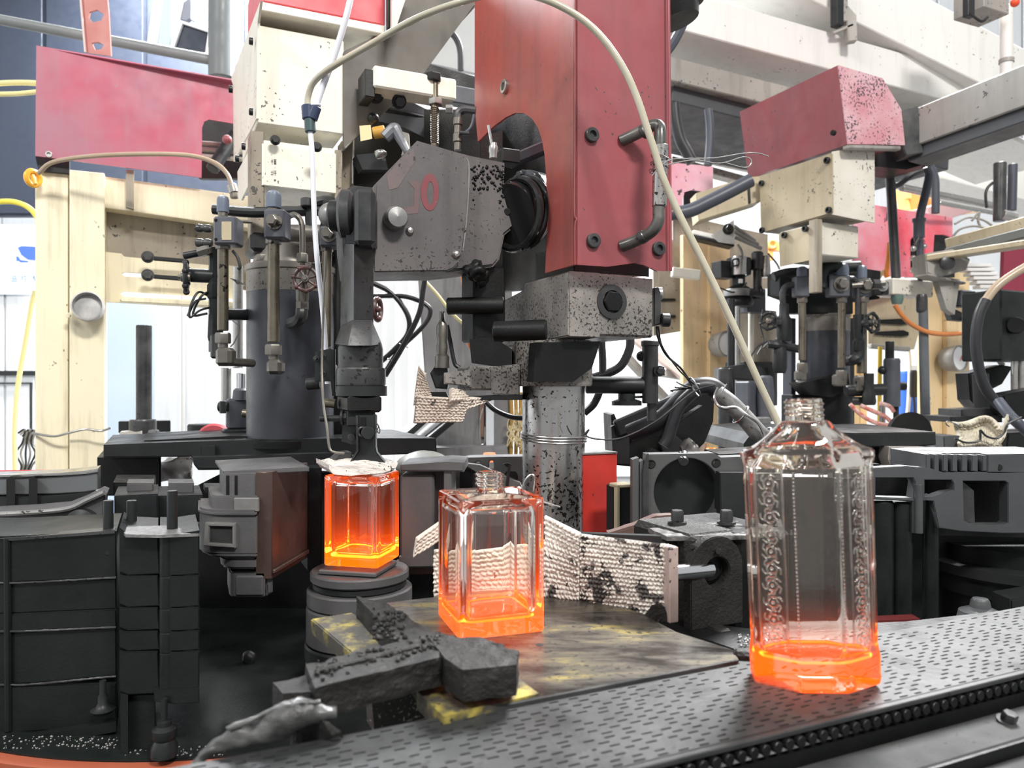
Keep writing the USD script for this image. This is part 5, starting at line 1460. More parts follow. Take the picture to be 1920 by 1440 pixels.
one('curved_strap', 'brownish curved strap over the rear of the black air cylinder', 'strap', rough_up(tube([P(1130, 1000, .9), P(1170, 990, .88), P(1210, 975, .87), P(1245, 970, .88), P(1275, 984, .86)], .011, seg=8) if False else prism([(1140, 1000), (1190, 985), (1230, 968), (1262, 966), (1278, 974), (1268, 982), (1240, 984), (1205, 1004), (1150, 1006)], ff(.87), .02, b=.002), .0008, 90, 4, .01), mat('brown_strap', (.10, .06, .05), (.16, .11, .10), rough=.45, scale=20))

# black castings, chute and hoses between the column and the second station
T('black_casting', 'jagged black casting rising behind the mould plate with the round hollow', 'casting')
dk = 1.35
A('body', prism([(1150, 872), (1146, 778), (1152, 776), (1168, 812), (1205, 790), (1245, 768), (1290, 735), (1318, 728), (1340, 745), (1338, 790), (1322, 830), (1300, 852), (1290, 878), (1230, 880)], ff(dk), .12, b=.003), BLACK)
A('neck', prism([(1258, 800), (1318, 760), (1330, 790), (1300, 850), (1262, 865)], ff(dk - .05), .05, b=.003), BLACK)
A('wing', prism([(1146, 800), (1240, 760), (1245, 775), (1180, 820), (1180, 870), (1150, 870)], ff(dk - .02), .02), BLACKP)
A('arm', beam(P(1150, 790, dk - .03), P(1278, 735, dk - .03), .03, .02), BLACKP)
A('grey_face', prism([(1205, 858), (1222, 840), (1236, 846), (1240, 868), (1205, 875)], ff(dk - .04), .02), IRON)
A('grey_face', prism([(1240, 835), (1262, 812), (1284, 830), (1284, 852), (1250, 862)], ff(dk - .055), .02), IRON)
A('slag', rough_up(prism([(1276, 838), (1292, 820), (1310, 835), (1312, 860), (1285, 862)], ff(dk - .06), .03), .01, 60, 4, .01), IRONL)
T('black_hose', 'thick black hose bent over the black casting, its end hanging down', 'hose')
A('hose', ptube([(1180, 812, 1.22), (1240, 785, 1.2), (1275, 750, 1.2), (1300, 728, 1.2), (1330, 724, 1.2), (1350, 735, 1.2)], 17, seg=14), RUBBER)
A('end', ptube([(1300, 735, 1.18), (1275, 760, 1.18), (1262, 790, 1.18), (1252, 822, 1.18), (1244, 836, 1.18)], [12, 12, 11, 9, 6][0], seg=12), RUBBER)
T('armoured_hose', 'speckled grey armoured hose wound with wire, sloping down behind the tall bottle', 'hose')
A('hose', ptube([(1345, 738, 1.16), (1370, 757, 1.15), (1398, 785, 1.14), (1418, 808, 1.13), (1432, 822, 1.13)], 17, seg=16), mat('armoured_hose_grey', (.06, .06, .06), (.15, .147, .14), patch=1.0, speck=1.2, speck_scale=140, rough=.5, scale=60, bump=.001))
A('wire_spiral', ptube([(1346, 726, 1.13), (1339, 745, 1.13), (1346, 760, 1.12), (1358, 765, 1.12), (1380, 764, 1.12), (1400, 778, 1.11), (1420, 792, 1.11), (1430, 808, 1.11), (1434, 822, 1.11)], 2.6, seg=6), WIRE)
for i, (x, y) in enumerate(((1389, 778), (1432, 818), (1303, 726))):
    A('tie_wire', ring(P(x, y, 1.14), (1, 0, -.8 if i < 2 else .5), M(20, 1.14), M(1.8, 1.14), 24, 6), WIRE)
A('tie_end', ptube([(1353, 736, 1.13), (1358, 728, 1.13), (1363, 720, 1.13)], 1.3, seg=5), WIRE)
A('frayed_tape', J(*[ptube([(1300, 727, 1.17), (1280 - 10 * k, 722 + 5 * k, 1.16), (1268 - 3 * k, 716 + 9 * k, 1.16)], 1.6, seg=5) for k in range(3)]), RUBBER)
T('small_lamp_strip', 'small glowing red and orange strip at the foot of the warm cream post', 'lamp')
A('case', obox(P(1310, 850, 1.7), X * M(15, 1.7), Y * .02, Z * M(20, 1.7), .002), BEAMG)
A('strip', obox(P(1324, 846, 1.7), X * M(22, 1.7), Y * .01, Z * M(6, 1.7), .002), plain('strip_glow', (.9, .12, .02), .4, emit=2.0, emit_color=(1.0, .12, .02)))
for x in (1327, 1340):
    A('spot', ball(P(x, 843, 1.69), M(3, 1.7), 1), plain('strip_spot_%d' % x, (1, .5, .1), .4, emit=6.0, emit_color=(1, .35, .06)))

# white diagonal braces far behind, and the warm posts of the second frame
for i, (a, b_) in enumerate((((1195, 628), (1420, 800)), ((1180, 660), (1300, 790)), ((1235, 690), (1290, 700)))):
    one('diagonal_brace', 'pale diagonal brace against the bright wall right of the column, ' + ['long upper one', 'lower one', 'short level one'][i], 'brace', beam(P(*a, 4.0), P(*b_, 4.2), M(14, 4), .05), BEAMG if i else plain('brace_pink', (.75, .62, .58), .6))
D2 = 2.9


def frame_post(label, x0, x1, x2, y0, y1, d, m):
    T('frame_post', label, 'post')
    A('column', kbox(d, x0, y0, y1, xr=x1, wv=.02), m)
    A('column', kbox(d + .03, x1 + 1, y0, y1, xr=x2, wv=.02), m)


frame_post('warm cream frame post right of the red column cover, with a white dial on it', 1281, 1330, 1369, 440, 1270, D2, ORANGEY)
frame_post('warm orange-lit frame post at the right, behind the thin upright pipe', 1728, 1775, 1818, 480, 1252, 3.0, ORANGEY)
frame_post('narrow warm cream post right behind the second blow cylinder', 1590, 1612, 1626, 560, 1218, 3.2, ORANGEY)


def dial(label, x, y, d):
    T('dial_gauge', label, 'gauge')
    nn = np.array([.55, -1, .05])
    nn /= np.linalg.norm(nn)
    c_ = P(x, y, d)
    A('case', lathe(c_ - nn * .06, nn, [(M(18, d), 0), (M(22, d), .01), (M(25, d), .06), (M(25, d), .068), (M(22, d), .068), (M(22, d), .064), (0, .064)], 28), BEAMG)
    A('face', lathe(c_ + nn * .0045, nn, [(M(21.5, d), 0), (0, .001)], 24), plain('dial_white_%d' % x, (.85, .85, .85), .4))
    A('needle', beam(c_ + nn * .007 - Z * .01, c_ + nn * .007 + Z * .012 + X * .006, .003, .001), plain('dial_red_%d' % x, (.7, .05, .05), .4))


dial('round white dial gauge on the warm cream post right of the red column cover', 1362, 645, 2.87)
dial('round white dial gauge on the orange-lit post at the right', 1797, 672, 2.97)

T('second_cross_beam', 'sooty cream slotted cross beam of the second frame, right of the spotted casting', 'beam')
d_ = 2.7
A('plate', prism([(1225, 440), (1330, 470), (1330, 560), (1284, 620), (1225, 630)], ff(d_ + .28), .02), CREAMD)
A('slot', obox(P(1236, 564, d_ + .27), X * M(34, d_), Y * .01, Z * M(5, d_)), BLACK)
A('slot', obox(P(1236, 596, d_ + .27), X * M(34, d_), Y * .01, Z * M(6, d_)), BLACK)
A('rail', beam(P(1262, 500, d_), P(1315, 506, d_), M(18, d_), .03), CREAMB)
A('head', prism([(1262, 400), (1440, 440), (1440, 540), (1372, 560), (1300, 500), (1262, 500)], ff(d_ + .3), .05), CREAMD)
A('strap', beam(P(1300, 430, d_ - .05), P(1376, 447, d_ - .05), M(9, d_), .05), BEAM)
A('strap', beam(P(1300, 440, d_ - .06), P(1378, 458, d_ - .06), M(5, d_), .06), BLACKP)
A('gusset', prism([(1336, 440), (1376, 412), (1378, 456), (1350, 452)], ff(d_ - .1), .02), BEAM)
A('gusset_bolt', hexbolt(P(1365, 430, d_ - .1), -Y, M(7, d_), .02), IRON)
for k in range(3):
    A('rod', cyl(P(1376, 424 + 10 * k, d_ - .05), P(1415 + 6 * k, 452 + 7 * k, d_), M(3.5, d_)), BEAMG)
T('rose_panel_far', 'pale rose sheet cover with a dark notch, seen right behind the red column cover', 'cover')
A('sheet', prism([(1230, 302), (1337, 312), (1337, 352), (1325, 360), (1298, 356), (1284, 360), (1280, 372), (1280, 400), (1230, 400)], uf(1230, 2.55), .006), mat('pale_rose_paint', (.74, .22, .32), (.85, .62, .68), patch=1.0, speck=1.0, speck_scale=60, rough=.45, scale=4))
A('dark_notch', prism([(1282, 358), (1300, 354), (1330, 360), (1330, 398), (1282, 398)], ff(2.72), .01), BLACKP)
T('tan_beam', 'tan sooty beam between the rose sheet and the tan box of the second station', 'beam')
A('beam', prism([(1305, 362), (1400, 332), (1426, 330), (1426, 378), (1310, 414)], ff(2.35), .08, b=.002), TAN)
A('joint', prism([(1402, 345), (1406, 344), (1408, 380), (1404, 381)], ff(2.345), .02), BLACK)
A('head', prism([(1306, 365), (1398, 334), (1402, 322), (1420, 326), (1312, 360)], ff(2.36), .06), BEAMG)
one('slate_hose', 'thick slate hose sloping up in front of the tan beam to the red box lid', 'hose', ptube([(1245, 402, 2.2), (1290, 396, 2.2), (1330, 378, 2.2), (1370, 358, 2.2), (1408, 338, 2.2)], 13, seg=14), HOSEB)
for i, (pts, r, m, lab) in enumerate([
    ([(1264, 195, 2.2), (1268, 230, 2.2), (1276, 262, 2.2), (1288, 285, 2.2), (1298, 305, 2.2)], 11, RUBBER, 'left dark ribbed hose dropping behind the right edge of the red column cover'),
    ([(1328, 205, 2.2), (1331, 235, 2.2), (1331, 270, 2.2), (1327, 310, 2.2)], 8, HOSEB, 'slate hose dropping vertically right of the red column cover'),
    ([(1276, 250, 2.2), (1284, 275, 2.2), (1288, 300, 2.2)], 4, IRON, 'thin grey tube beside the dark ribbed hose')]):
    one('drop_hose', lab, 'hose', ptube(pts, r, seg=12), m)
for i, (pts, h) in enumerate((([(1262, 292), (1400, 330)], 14), ([(1262, 262), (1400, 290)], 10), ([(1300, 275), (1420, 302)], 18))):
    one('ceiling_strut', 'grey strut under the white girder, ' + ['lowest', 'middle', 'upper'][i] + ' of three beside the hoses', 'strut', beam(P(*pts[0], 2.9), P(*pts[1], 3.1), M(h, 2.9), .05), BEAMG)
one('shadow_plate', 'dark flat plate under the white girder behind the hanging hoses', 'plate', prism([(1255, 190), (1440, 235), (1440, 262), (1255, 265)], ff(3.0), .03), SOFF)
# ================================================================== left turntable, foreground left
T('turntable_ring', 'grey slotted turntable ring with a bright rim at the left edge', 'turntable')
dl = 1.10
def arc_band(y0, y1, off, dep):
    return prism([(-60, y0 + 6), (40, y0 + 4), (110, y0 + 1), (160, y0 - 3), (184, y0 - 7), (184, y1 - 8), (160, y1 - 4), (110, y1 - 1), (40, y1 + 1), (-60, y1 + 2)], ff(dl + off), dep, b=.0015)


A('rim', arc_band(886, 893, -.004, .05), STEEL)
A('band', arc_band(893, 927, .0, .05), RINGG)
A('lower_band', arc_band(928, 953, -.008, .06), BLACKP)
A('red_rim', prism([(-60, 883), (120, 881), (183, 879), (183, 881), (120, 884), (-60, 887)], ff(dl + .048), .004), BRED)
for x in (20, 62):
    A('slot', hull([P(x + dx, y, dl - .012) for dx in (-8, 8) for y in (898, 948)] + [P(x, 893, dl - .012), P(x, 893, dl + .01)] + [P(x + dx, y, dl + .01) for dx in (-8, 8) for y in (898, 948)]), DARKHOLE)
A('hole', cyl(P(127, 903, dl + .02), P(127, 903, dl + .05), M(5, dl)), DARKHOLE)
T('curved_casting', 'grey curved casting with a round hinge below the turntable ring, left', 'arm')
A('arm', prism([(-20, 962), (60, 958), (125, 952), (160, 938), (190, 922), (200, 926), (196, 945), (195, 1005), (-20, 1012)], ff(1.0), .06, b=.003), MOLD)
A('ridge', ptube([(-20, 965, .995), (60, 961, .995), (128, 954, .995), (165, 938, .995), (196, 924, .995)], 5, seg=8), IRONL)
A('hinge', lathe(P(158, 985, 1.0), -Y, [(M(32, 1), 0), (M(32, 1), .01), (M(20, 1), .014), (M(18, 1), .004), (0, .004)], 28), BLACKP)

GREEN = mat('green_black_iron', (.005, .007, .0065), (.012, .0155, .0145), spec=.3, patch=.9, rough=.40, bump=.0005, bump_scale=240, scale=10)
DUST = mat('dusty_top', (.10, .10, .10), (.22, .22, .22), patch=1.0, rough=.6, scale=160)
T('mould_holder', 'wide black stacked mould holder with welded seams, far left foreground', 'mould holder')
dh = .84
zs = [1002, 1090, 1148, 1182, 1282, 1372]
for i in range(5):
    A('layer', prism([(-60, zs[i] + 4), (12, zs[i] + 4), (218, zs[i] - (6 if i < 4 else 2)), (219, zs[i + 1] - (6 if i < 3 else 10)), (14, zs[i + 1] + 3), (-60, zs[i + 1] + 3)], ff(dh + .002 * (i % 2)), .12, b=.0015), GREEN)
A('corner_bead', ptube([(14, 1010, dh), (15, 1180, dh), (16, 1370, dh)], 7, seg=10), GREEN)
for y0, y1 in ((1093, 1083), (1184, 1176), (1284, 1268)):
    A('weld_seam', rough_up(tube([P(0, y0, dh - .001), P(60, y0 - 1, dh - .001), P(218, y1, dh - .001)], .0013, seg=7), .0006, 400, y0, .006), IRON)
A('top_lip', prism([(0, 1010), (140, 1000), (215, 994), (215, 1000), (20, 1014)], ff(dh - .003), .02), IRON)
A('pin', cyl(P(203, 1005, dh + .01), P(203, 938, dh + .01), M(9, dh), 16), BLACKP)
A('hole', cyl(P(202, 1037, dh - .0005), P(202, 1037, dh + .004), M(4, dh)), DARKHOLE)
A('stud', vl(193, dh - .01, [(17, 1336), (22, 1330), (14, 1326), (9, 1318), (9, 1306), (6, 1300), (6, 1276)], 14), BLACKP)
A('ledge', prism([(-40, 1388), (60, 1380), (150, 1366), (218, 1352), (218, 1372), (-40, 1420)], ff(dh - .01), .1), GREEN)
T('mould_column', 'black stacked mould column with three round pins on top, left foreground', 'mould holder')
dq = .79
seg_y = [997, 1078, 1138, 1182, 1220, 1302]
for i in range(5):
    A('layer', prism([(224, seg_y[i] - 8 if i == 0 else seg_y[i]), (236, seg_y[i] + 2), (296, seg_y[i] + (5 if i == 0 else 1)), (300, seg_y[i + 1] - 2), (240, seg_y[i + 1] + 1), (224, seg_y[i + 1] - 6)], ff(dq), .10, b=.0012), GREEN)
    A('layer', prism([(300, seg_y[i] + (4 if i == 0 else 0)), (334, seg_y[i] + (4 if i == 0 else 0)), (374, seg_y[i] - (2 if i == 0 else 0)), (374, seg_y[i + 1] - 2), (336, seg_y[i + 1] + 2), (300, seg_y[i + 1] + 2)], ff(dq - .006), .10, b=.0012), GREEN)
    A('round_ridge', vl(317, dq + .002, [(16, seg_y[i + 1] + 1), (17, seg_y[i + 1] - 3), (17, seg_y[i] + 3), (16, seg_y[i] + 1)], 20), GREEN)
A('dusty_top', rough_up(prism([(224, 988), (310, 985), (374, 997), (374, 1000), (300, 1003), (236, 1002)], (np.array([0, 0, P(0, 998, dq)[2]]), Z), .003), .0004, 300, 2, .006), DUST)
for x, y0, y1, r, dd_ in ((247, 938, 1000, 9, .86), (323, 920, 1004, 9.5, .81)):
    A('pin', cyl(P(x, y1, dd_), P(x, y0, dd_), M(r, dd_), 18), BLACKP)
A('lower_body', prism([(226, 1300), (240, 1303), (240, 1420), (226, 1420)], ff(dq), .1), GREEN)
A('lower_body', prism([(240, 1304), (290, 1303), (290, 1440), (240, 1440)], ff(dq + .01), .1), GREEN)
A('foot_ring', prism([(288, 1296), (374, 1292), (374, 1318), (330, 1321), (290, 1316)], ff(dq - .01), .08, b=.001), GREEN)
A('stud', vl(308, dq - .015, [(24, 1416), (24, 1400), (18, 1386), (22, 1380), (22, 1366), (13, 1360), (13, 1352), (6, 1350), (6, 1310)], 18), BLACKP)
T('rear_blocks', 'dark blocks with raised pads between the turntable ring and the left mould half', 'blocks')
db_ = 1.02
A('block', prism([(214, 930), (296, 926), (297, 1000), (214, 1000)], ff(db_), .1, b=.002), BLACKP)
A('block', prism([(296, 930), (380, 928), (395, 1000), (297, 1000)], ff(db_ + .01), .1, b=.002), BLACKP)
A('block', prism([(212, 905), (290, 905), (290, 930), (212, 930)], ff(db_ + .1), .1, b=.002), BLACK)
for x0, x1, y0 in ((238, 288, 906), (316, 364, 906)):
    A('pad', prism([(x0, y0), (x1, y0), (x1, y0 + 22), (x0, y0 + 22)], ff(db_ + .04), .05, b=.002), MOLD)
A('pad', prism([(385, 914), (416, 914), (416, 926), (385, 926)], ff(db_ + .06), .05, b=.002), BLACKP)
A('cap', vl(190, db_ + .03, [(9, 922), (10, 919), (8, 917)], 12), STEEL)

T('lower_turntable', 'green-black round lower turntable strewn with glass crumbs, orange-red rim at bottom left', 'turntable')
zt_ = onplane(0, 1419, (0, .785, 0), -Y)[2]
A('disc', lathe(np.array([-.39, 1.265, zt_]), Z, [(.485, -.03), (.488, 0), (.48, .001)], 128), GREEN)
A('rim', lathe(np.array([-.39, 1.265, zt_]), Z, [(.50, -.05), (.502, -.004), (.498, -.002), (.486, -.002)], 128), mat('rim_orange_red', (.42, .10, .05), (.30, .09, .05), rough=.45, scale=10))
rg = np.random.default_rng(21)
pts = []
for i in range(120):
    x = 5 + 215 * rg.random()
    pts.append(P(x, 1392 - (x * .16) + rg.normal(0, 4), .80 + .03 * rg.random()))
for i in range(70):
    x = 235 + 190 * rg.random()
    pts.append(P(x, 1412 - (x - 235) * .10 + rg.normal(0, 8), .785 + .02 * rg.random()))
A('glass_crumbs', J(*[ball([p[0], p[1], zt_ + .001], .0005 + .0009 * rg.random(), 1) for p in pts]), IRONL, kind='stuff')
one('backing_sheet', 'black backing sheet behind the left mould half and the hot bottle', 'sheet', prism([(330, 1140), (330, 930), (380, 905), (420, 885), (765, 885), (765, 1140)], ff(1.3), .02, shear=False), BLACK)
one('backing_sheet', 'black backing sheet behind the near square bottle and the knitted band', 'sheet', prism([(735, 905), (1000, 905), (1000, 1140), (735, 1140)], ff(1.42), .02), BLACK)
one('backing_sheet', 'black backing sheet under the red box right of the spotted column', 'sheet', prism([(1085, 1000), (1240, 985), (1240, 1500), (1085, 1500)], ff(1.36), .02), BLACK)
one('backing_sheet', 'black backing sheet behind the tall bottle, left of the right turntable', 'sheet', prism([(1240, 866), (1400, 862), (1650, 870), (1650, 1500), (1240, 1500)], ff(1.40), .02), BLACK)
one('bed_floor', 'black bed floor deep below the moulds', 'floor plate', obox((-.9, .5, .62), X * 2.2, Y * .8, Z * .01, 0), BLACK)
one('fallen_lump', 'small black lump lying in the dark below the left mould half', 'lump', rough_up(ball(np.array([-.36, 1.05, zt_ + .006]), .010, 2), .006, 60, 3), BLACKP)

# ================================================================== right turntable
T('right_turntable', 'dark grey turntable with comb slots and square window, right of the tall bottle', 'turntable')
dt = 1.05
GR = mat('turntable_grey', (.055, .058, .062), (.09, .094, .098), patch=.8, rough=.45, metal=.25, scale=7, bump=.0003)
# comb ring: separate teeth
A('ring_plate', prism([(1770, 850), (1990, 848), (1990, 886), (1735, 886), (1735, 852)], ff(dt + .02), .1, b=.001), GR)
for k in range(9):
    x = 1736 + 15 * k + .9 * k * k * .5
    w_ = 9 + .5 * k
    A('tooth', prism([(x, 852 + .3 * k), (x + w_, 852 + .3 * k), (x + w_, 884), (x, 883)], ff(dt + .002), .018, b=.0008), GR)
A('ring_front', prism([(1852, 852), (1990, 850), (1990, 888), (1852, 886)], ff(dt + .0), .02, b=.001), GR)
A('hole', cyl(P(1873, 876, dt - .0006), P(1873, 876, dt + .004), M(6, dt)), DARKHOLE)
hol = [[(1806, 902), (1884, 902), (1890, 906), (1890, 980), (1884, 984), (1826, 984), (1808, 976)], [(1734, 900), (1784, 900), (1788, 906), (1788, 918), (1765, 926), (1745, 934), (1734, 936)], [(1642, 896), (1712, 896), (1716, 904), (1712, 934), (1642, 932)]]
A('body', prism([(1622, 878), (1700, 874), (1745, 878), (1770, 886), (1990, 884), (1990, 1000), (1880, 1000), (1800, 996), (1760, 990), (1750, 940), (1730, 938), (1728, 1000), (1712, 1000), (1712, 940), (1622, 936)], ff(dt), .02, b=.001, holes=hol), GR)
A('window_side', prism([(1804, 902), (1826, 920), (1828, 984), (1806, 975)], ff(dt + .012), .03), IRON)
A('inner_wall', prism([(1625, 885), (1990, 880), (1990, 1010), (1625, 1000)], ff(dt + .08), .02), BLACK)
A('pivot_arm', prism([(1746, 938), (1756, 930), (1772, 934), (1792, 960), (1790, 980), (1750, 980)], ff(dt + .015), .03, b=.002), BLACKP)
A('pivot_ring', ring(P(1760, 948, dt + .01), Y, M(13, dt), M(4, dt), 24, 6), GR)
A('drum', lathe(P(1905, 1120, dt + .14), Z, [(.125, -.06), (.125, .02), (.135, .022), (.135, .045), (.12, .047), (.12, .09)], 56), GREEN)
A('ledge_ring', lathe(P(1910, 1062, dt + .13), Z, [(.135, -.004), (.138, 0), (.138, .014), (.13, .016)], 56), BLACKP)
for x, r, y0 in ((1690, 20, 940), (1745, 14, 930), (1650, 24, 938)):
    A('pillar', cyl(P(x, 1330, dt + .02), P(x, y0, dt + .02), M(r, dt), 24), GREEN)
A('pillar', cyl(P(1722, 1000, dt - .0), P(1722, 908, dt - .0), M(8, dt), 16), GR)
A('back', prism([(1610, 930), (1990, 990), (1990, 1330), (1610, 1330)], ff(dt + .12), .02), BLACK)
A('foot_bolt', J(vl(1838, dt - .1, [(40, 1165), (36, 1146), (18, 1138), (16, 1126), (13, 1122)], 24)), GR)
A('foot_block', prism([(1895, 1124), (1990, 1108), (1990, 1150), (1895, 1158)], ff(dt - .08), .04, b=.002), BLACKP)
A('red_base', prism([(1636, 1164), (1725, 1160), (1725, 1186), (1636, 1190)], ff(dt - .05), .02), plain('base_dark_red', (.10, .012, .012), .5))
T('top_table', 'dark table plate with a curved cast leg below the second blow cylinder', 'table')
dt2 = 1.45
A('plate', prism([(1395, 832), (1410, 812), (1480, 806), (1600, 812), (1755, 810), (1756, 834), (1700, 838), (1600, 838), (1395, 850)], ff(dt2), .3, b=.002), BLACKP)
A('leg', prism([(1668, 838), (1735, 838), (1756, 842), (1730, 850), (1732, 876), (1690, 876), (1686, 886), (1678, 904), (1672, 876), (1666, 860)], ff(dt2 - .02), .06, b=.002), BEAMG)
A('skirt', prism([(1590, 838), (1670, 838), (1672, 900), (1622, 900), (1590, 880)], ff(dt2 + .02), .1), BLACK)
A('block', prism([(1732, 840), (1757, 838), (1757, 868), (1732, 868)], ff(dt2 - .03), .05, b=.002), GR)
A('bits', J(obox(P(1695, 868, dt2 - .04), X * M(22, dt2), Y * .02, Z * M(6, dt2)), obox(P(1690, 874, dt2 - .05), X * M(42, dt2), Y * .02, Z * M(4, dt2)), obox(P(1648, 878, dt2 - .06), X * M(30, dt2), Y * .02, Z * M(4, dt2))), IRON)
A('drum_edge', lathe(P(1700, 812, dt2 + .35), -Y, [(M(38, 1.8), 0), (M(40, 1.8), .02), (0, .021)], 40), BLACK)
A('left_block', prism([(1350, 852), (1460, 846), (1460, 880), (1350, 880)], ff(dt2 - .25), .1, b=.002), BLACKP)
T('back_comb', 'short row of pale comb teeth behind the right turntable', 'comb')
A('bar', obox(P(1758, 850, 1.6), X * M(46, 1.6), Y * .03, Z * M(6, 1.6)), BEAMG)
for k in range(3):
    A('tooth', obox(P(1764 + 16 * k, 857, 1.59), X * M(8, 1.6), Y * .03, Z * M(8, 1.6)), BEAMG)
one('side_block', 'grey block behind the right turntable, left of the scorched webbing', 'block', prism([(1769, 818), (1800, 817), (1803, 840), (1770, 842)], ff(1.62), .08, b=.002), GR)
# ================================================================== second blow station, right
d2 = 2.05
T('station_lid', 'red box lid with an oil-flecked chamfered end, on top of the second station', 'lid')
pu2 = uf(1582, d2)
fl = [(1572, 122), (1655, 147), (1690, 205), (1697, 272), (1590, 270)]
fp = [onplane(x, y, *pu2) for x, y in fl]
wv_ = _run(P(1582, 280, d2), V, 1396)
A('body', hull([q + V * .003 for q in fp] + [q + V * wv_ for q in fp]), RED)
A('end_sheet', prism(fl, pu2, .003), SPRED)
A('hole', cyl(P(1562, 249, d2 + .0) - U * .004, P(1562, 249, d2) + U * .006, M(5, d2)), DARKHOLE)
A('lip', beam(onplane(1590, 270, *pu2), onplane(1690, 273, *pu2), .012, .02), BEAMG)
T('tan_box', 'smoked tan control box under the red lid of the second station', 'control box')
A('body', kbox(d2 + .03, 1560, 285, 402, xr=1640, xl=1426, b=.003), CREAMD)
OILCREAM = mat('oil_flecked_cream', (.70, .67, .60), (.55, .50, .40), dirt=(.05, .045, .04), patch=.8, speck=1.3, speck_scale=110, rough=.45, scale=6)
A('front_sheet', prism([(1561, 284), (1640, 272), (1640, 418), (1561, 402)], uf(1560, d2 + .026), .004), OILCREAM)
A('panel', prism([(1424, 330), (1560, 288), (1561, 398), (1427, 436)], vf(1558, d2 + .028), .004), TAN)
for x, y in ((1552, 301), (1555, 394), (1429, 344), (1430, 432)):
    A('screw', capscrew(onplane(x, y, *vf(1558, d2 + .024)), -U, .009, .008), BLACKP)
A('lower_body', kbox(d2 + .06, 1540, 416, 478, xr=1610, xl=1462, b=.003), OILCREAM)
A('lower_panel', prism([(1460, 438), (1523, 422), (1526, 486), (1462, 500)], vf(1528, d2 + .05), .004), TAN)
for x, y in ((1472, 441), (1511, 429)):
    A('screw', capscrew(onplane(x, y, *vf(1528, d2 + .046)), -U, .009, .008), BLACKP)
A('post', kbox(d2 + .04, 1532, 410, 548, wu=.02, wv=.03), CREAMD)

T('box_boom', 'dark grey box arm rising from the second station to the right edge', 'arm')
da_ = 2.2
A('face', beam(P(1694, 212, da_), P(2000, 88, da_ - .35), .105, .012), mat('arm_grey_flecked', (.33, .32, .30), (.22, .215, .20), dirt=(.05, .05, .05), patch=.8, speck=1.1, speck_scale=70, streak=.2, rough=.5, scale=5))
A('bottom', beam(P(1694, 212, da_ + .015), P(2000, 88, da_ - .335), .145, .10), mat('arm_dark_blue_grey', (.085, .095, .105), (.06, .07, .08), rough=.5, scale=5))
A('collar', prism([(1690, 208), (1722, 198), (1728, 262), (1732, 286), (1700, 292), (1694, 280)], ff(da_ - .04), .06, b=.002), IRON)
A('root', prism([(1640, 275), (1720, 275), (1760, 300), (1700, 318), (1640, 312)], ff(da_ + .05), .1), BLACKP)

T('blow_cylinder', 'smaller looking blue-black blow cylinder of the second station, behind the tall bottle', 'cylinder')
dc2 = 2.5
A('barrel', vl(1546, dc2, [(44, 840), (44, 622)], 40), NAVY)
A('top_band', vl(1546, dc2, [(44.5, 622), (44.5, 596), (46, 594), (46, 588), (44, 586)], 40), BANDST)
A('side_tank', kbox(dc2 - .02, 1484, 596, 815, wu=.02, wv=.04), NAVY)
A('side_tank', kbox(dc2 - .02, 1592, 596, 815, wu=.025, wv=.04), BLACKP)
A('crown', vl(1546, dc2, [(38, 588), (28, 560), (22, 540)], 28), BLACKP)
A('lower_body', vl(1560, dc2 - .05, [(36, 840), (36, 732), (30, 728)], 28), BLACKP)
A('swell', prism([(1500, 718), (1590, 700), (1594, 728), (1560, 745), (1520, 740)], ff(dc2 - .14), .1), BLACK)
A('side_slab', kbox(dc2 - .08, 1486, 740, 815, wu=.07, wv=.05), BLACKP)
A('bolt', hexbolt(P(1530, 592, dc2 - .06), Z, .012, .014), FITTING)
A('bolt', hexbolt(P(1565, 592, dc2 - .06), Z, .012, .014), FITTING)

ds = 2.25
sight_tube('dark capped gas line of the second station, left one', 1504, ds, (10, 500, 520), (1492, 1518, 518, 556), 'plate2', (7, 562, 676), (1494, 1514, 695, 714), None)
sight_tube('dark capped gas line of the second station, middle one with a bent pipe', 1578, ds, (13, 494, 518), (1556, 1594, 516, 556), 'bolt', (7, 562, 690), (1566, 1590, 702, 724), None)
sight_tube('dark capped gas line of the second station, right one', 1616, ds + .02, (9, 498, 522), (1606, 1634, 522, 556), 'bolt', (9, 562, 700), (1606, 1630, 706, 735), None)
T('manifold_pipe', 'black manifold pipework above the second blow cylinder', 'pipework')
A('manifold_block', prism([(1448, 512), (1500, 504), (1600, 500), (1652, 508), (1650, 560), (1600, 566), (1600, 588), (1480, 588), (1470, 560), (1448, 552)], ff(2.42), .05, b=.003), BLACK)
A('pipe', ptube([(1450, 520, ds + .06), (1480, 512, ds + .06), (1540, 510, ds + .06), (1600, 506, ds + .06)], 10), BLACKP)
A('elbow', ptube([(1540, 540, ds), (1542, 512, ds), (1556, 500, ds), (1575, 500, ds)], 12, seg=12), BLACKP)
A('pipe', cyl(P(1575, 502, ds + .05), P(1612, 500, ds + .05), M(12, ds)), BLACKP)
A('bent_pipe', ptube([(1468, 575, ds), (1468, 548, ds), (1476, 536, ds), (1494, 534, ds)], 6), IRON)
A('bent_pipe', ptube([(1592, 522, ds), (1602, 524, ds), (1608, 540, ds), (1608, 570, ds), (1608, 600, ds)], 5), IRON)
A('union', vl(1610, ds, [(9, 660), (12, 655), (12, 640), (8, 636), (10, 610), (10, 590)], 10), BLACKP)
A('elbow', ptube([(1612, 655, ds), (1610, 668, ds), (1600, 675, ds), (1586, 676, ds + .05)], 10, seg=10), BLACKP)
A('block', kbox(ds + .04, 1462, 520, 552, wu=.04, wv=.04), BLACKP)
A('fitting', cyl(P(1596, 536, ds), P(1660, 530, ds - .02), M(6, ds)), FITTING)
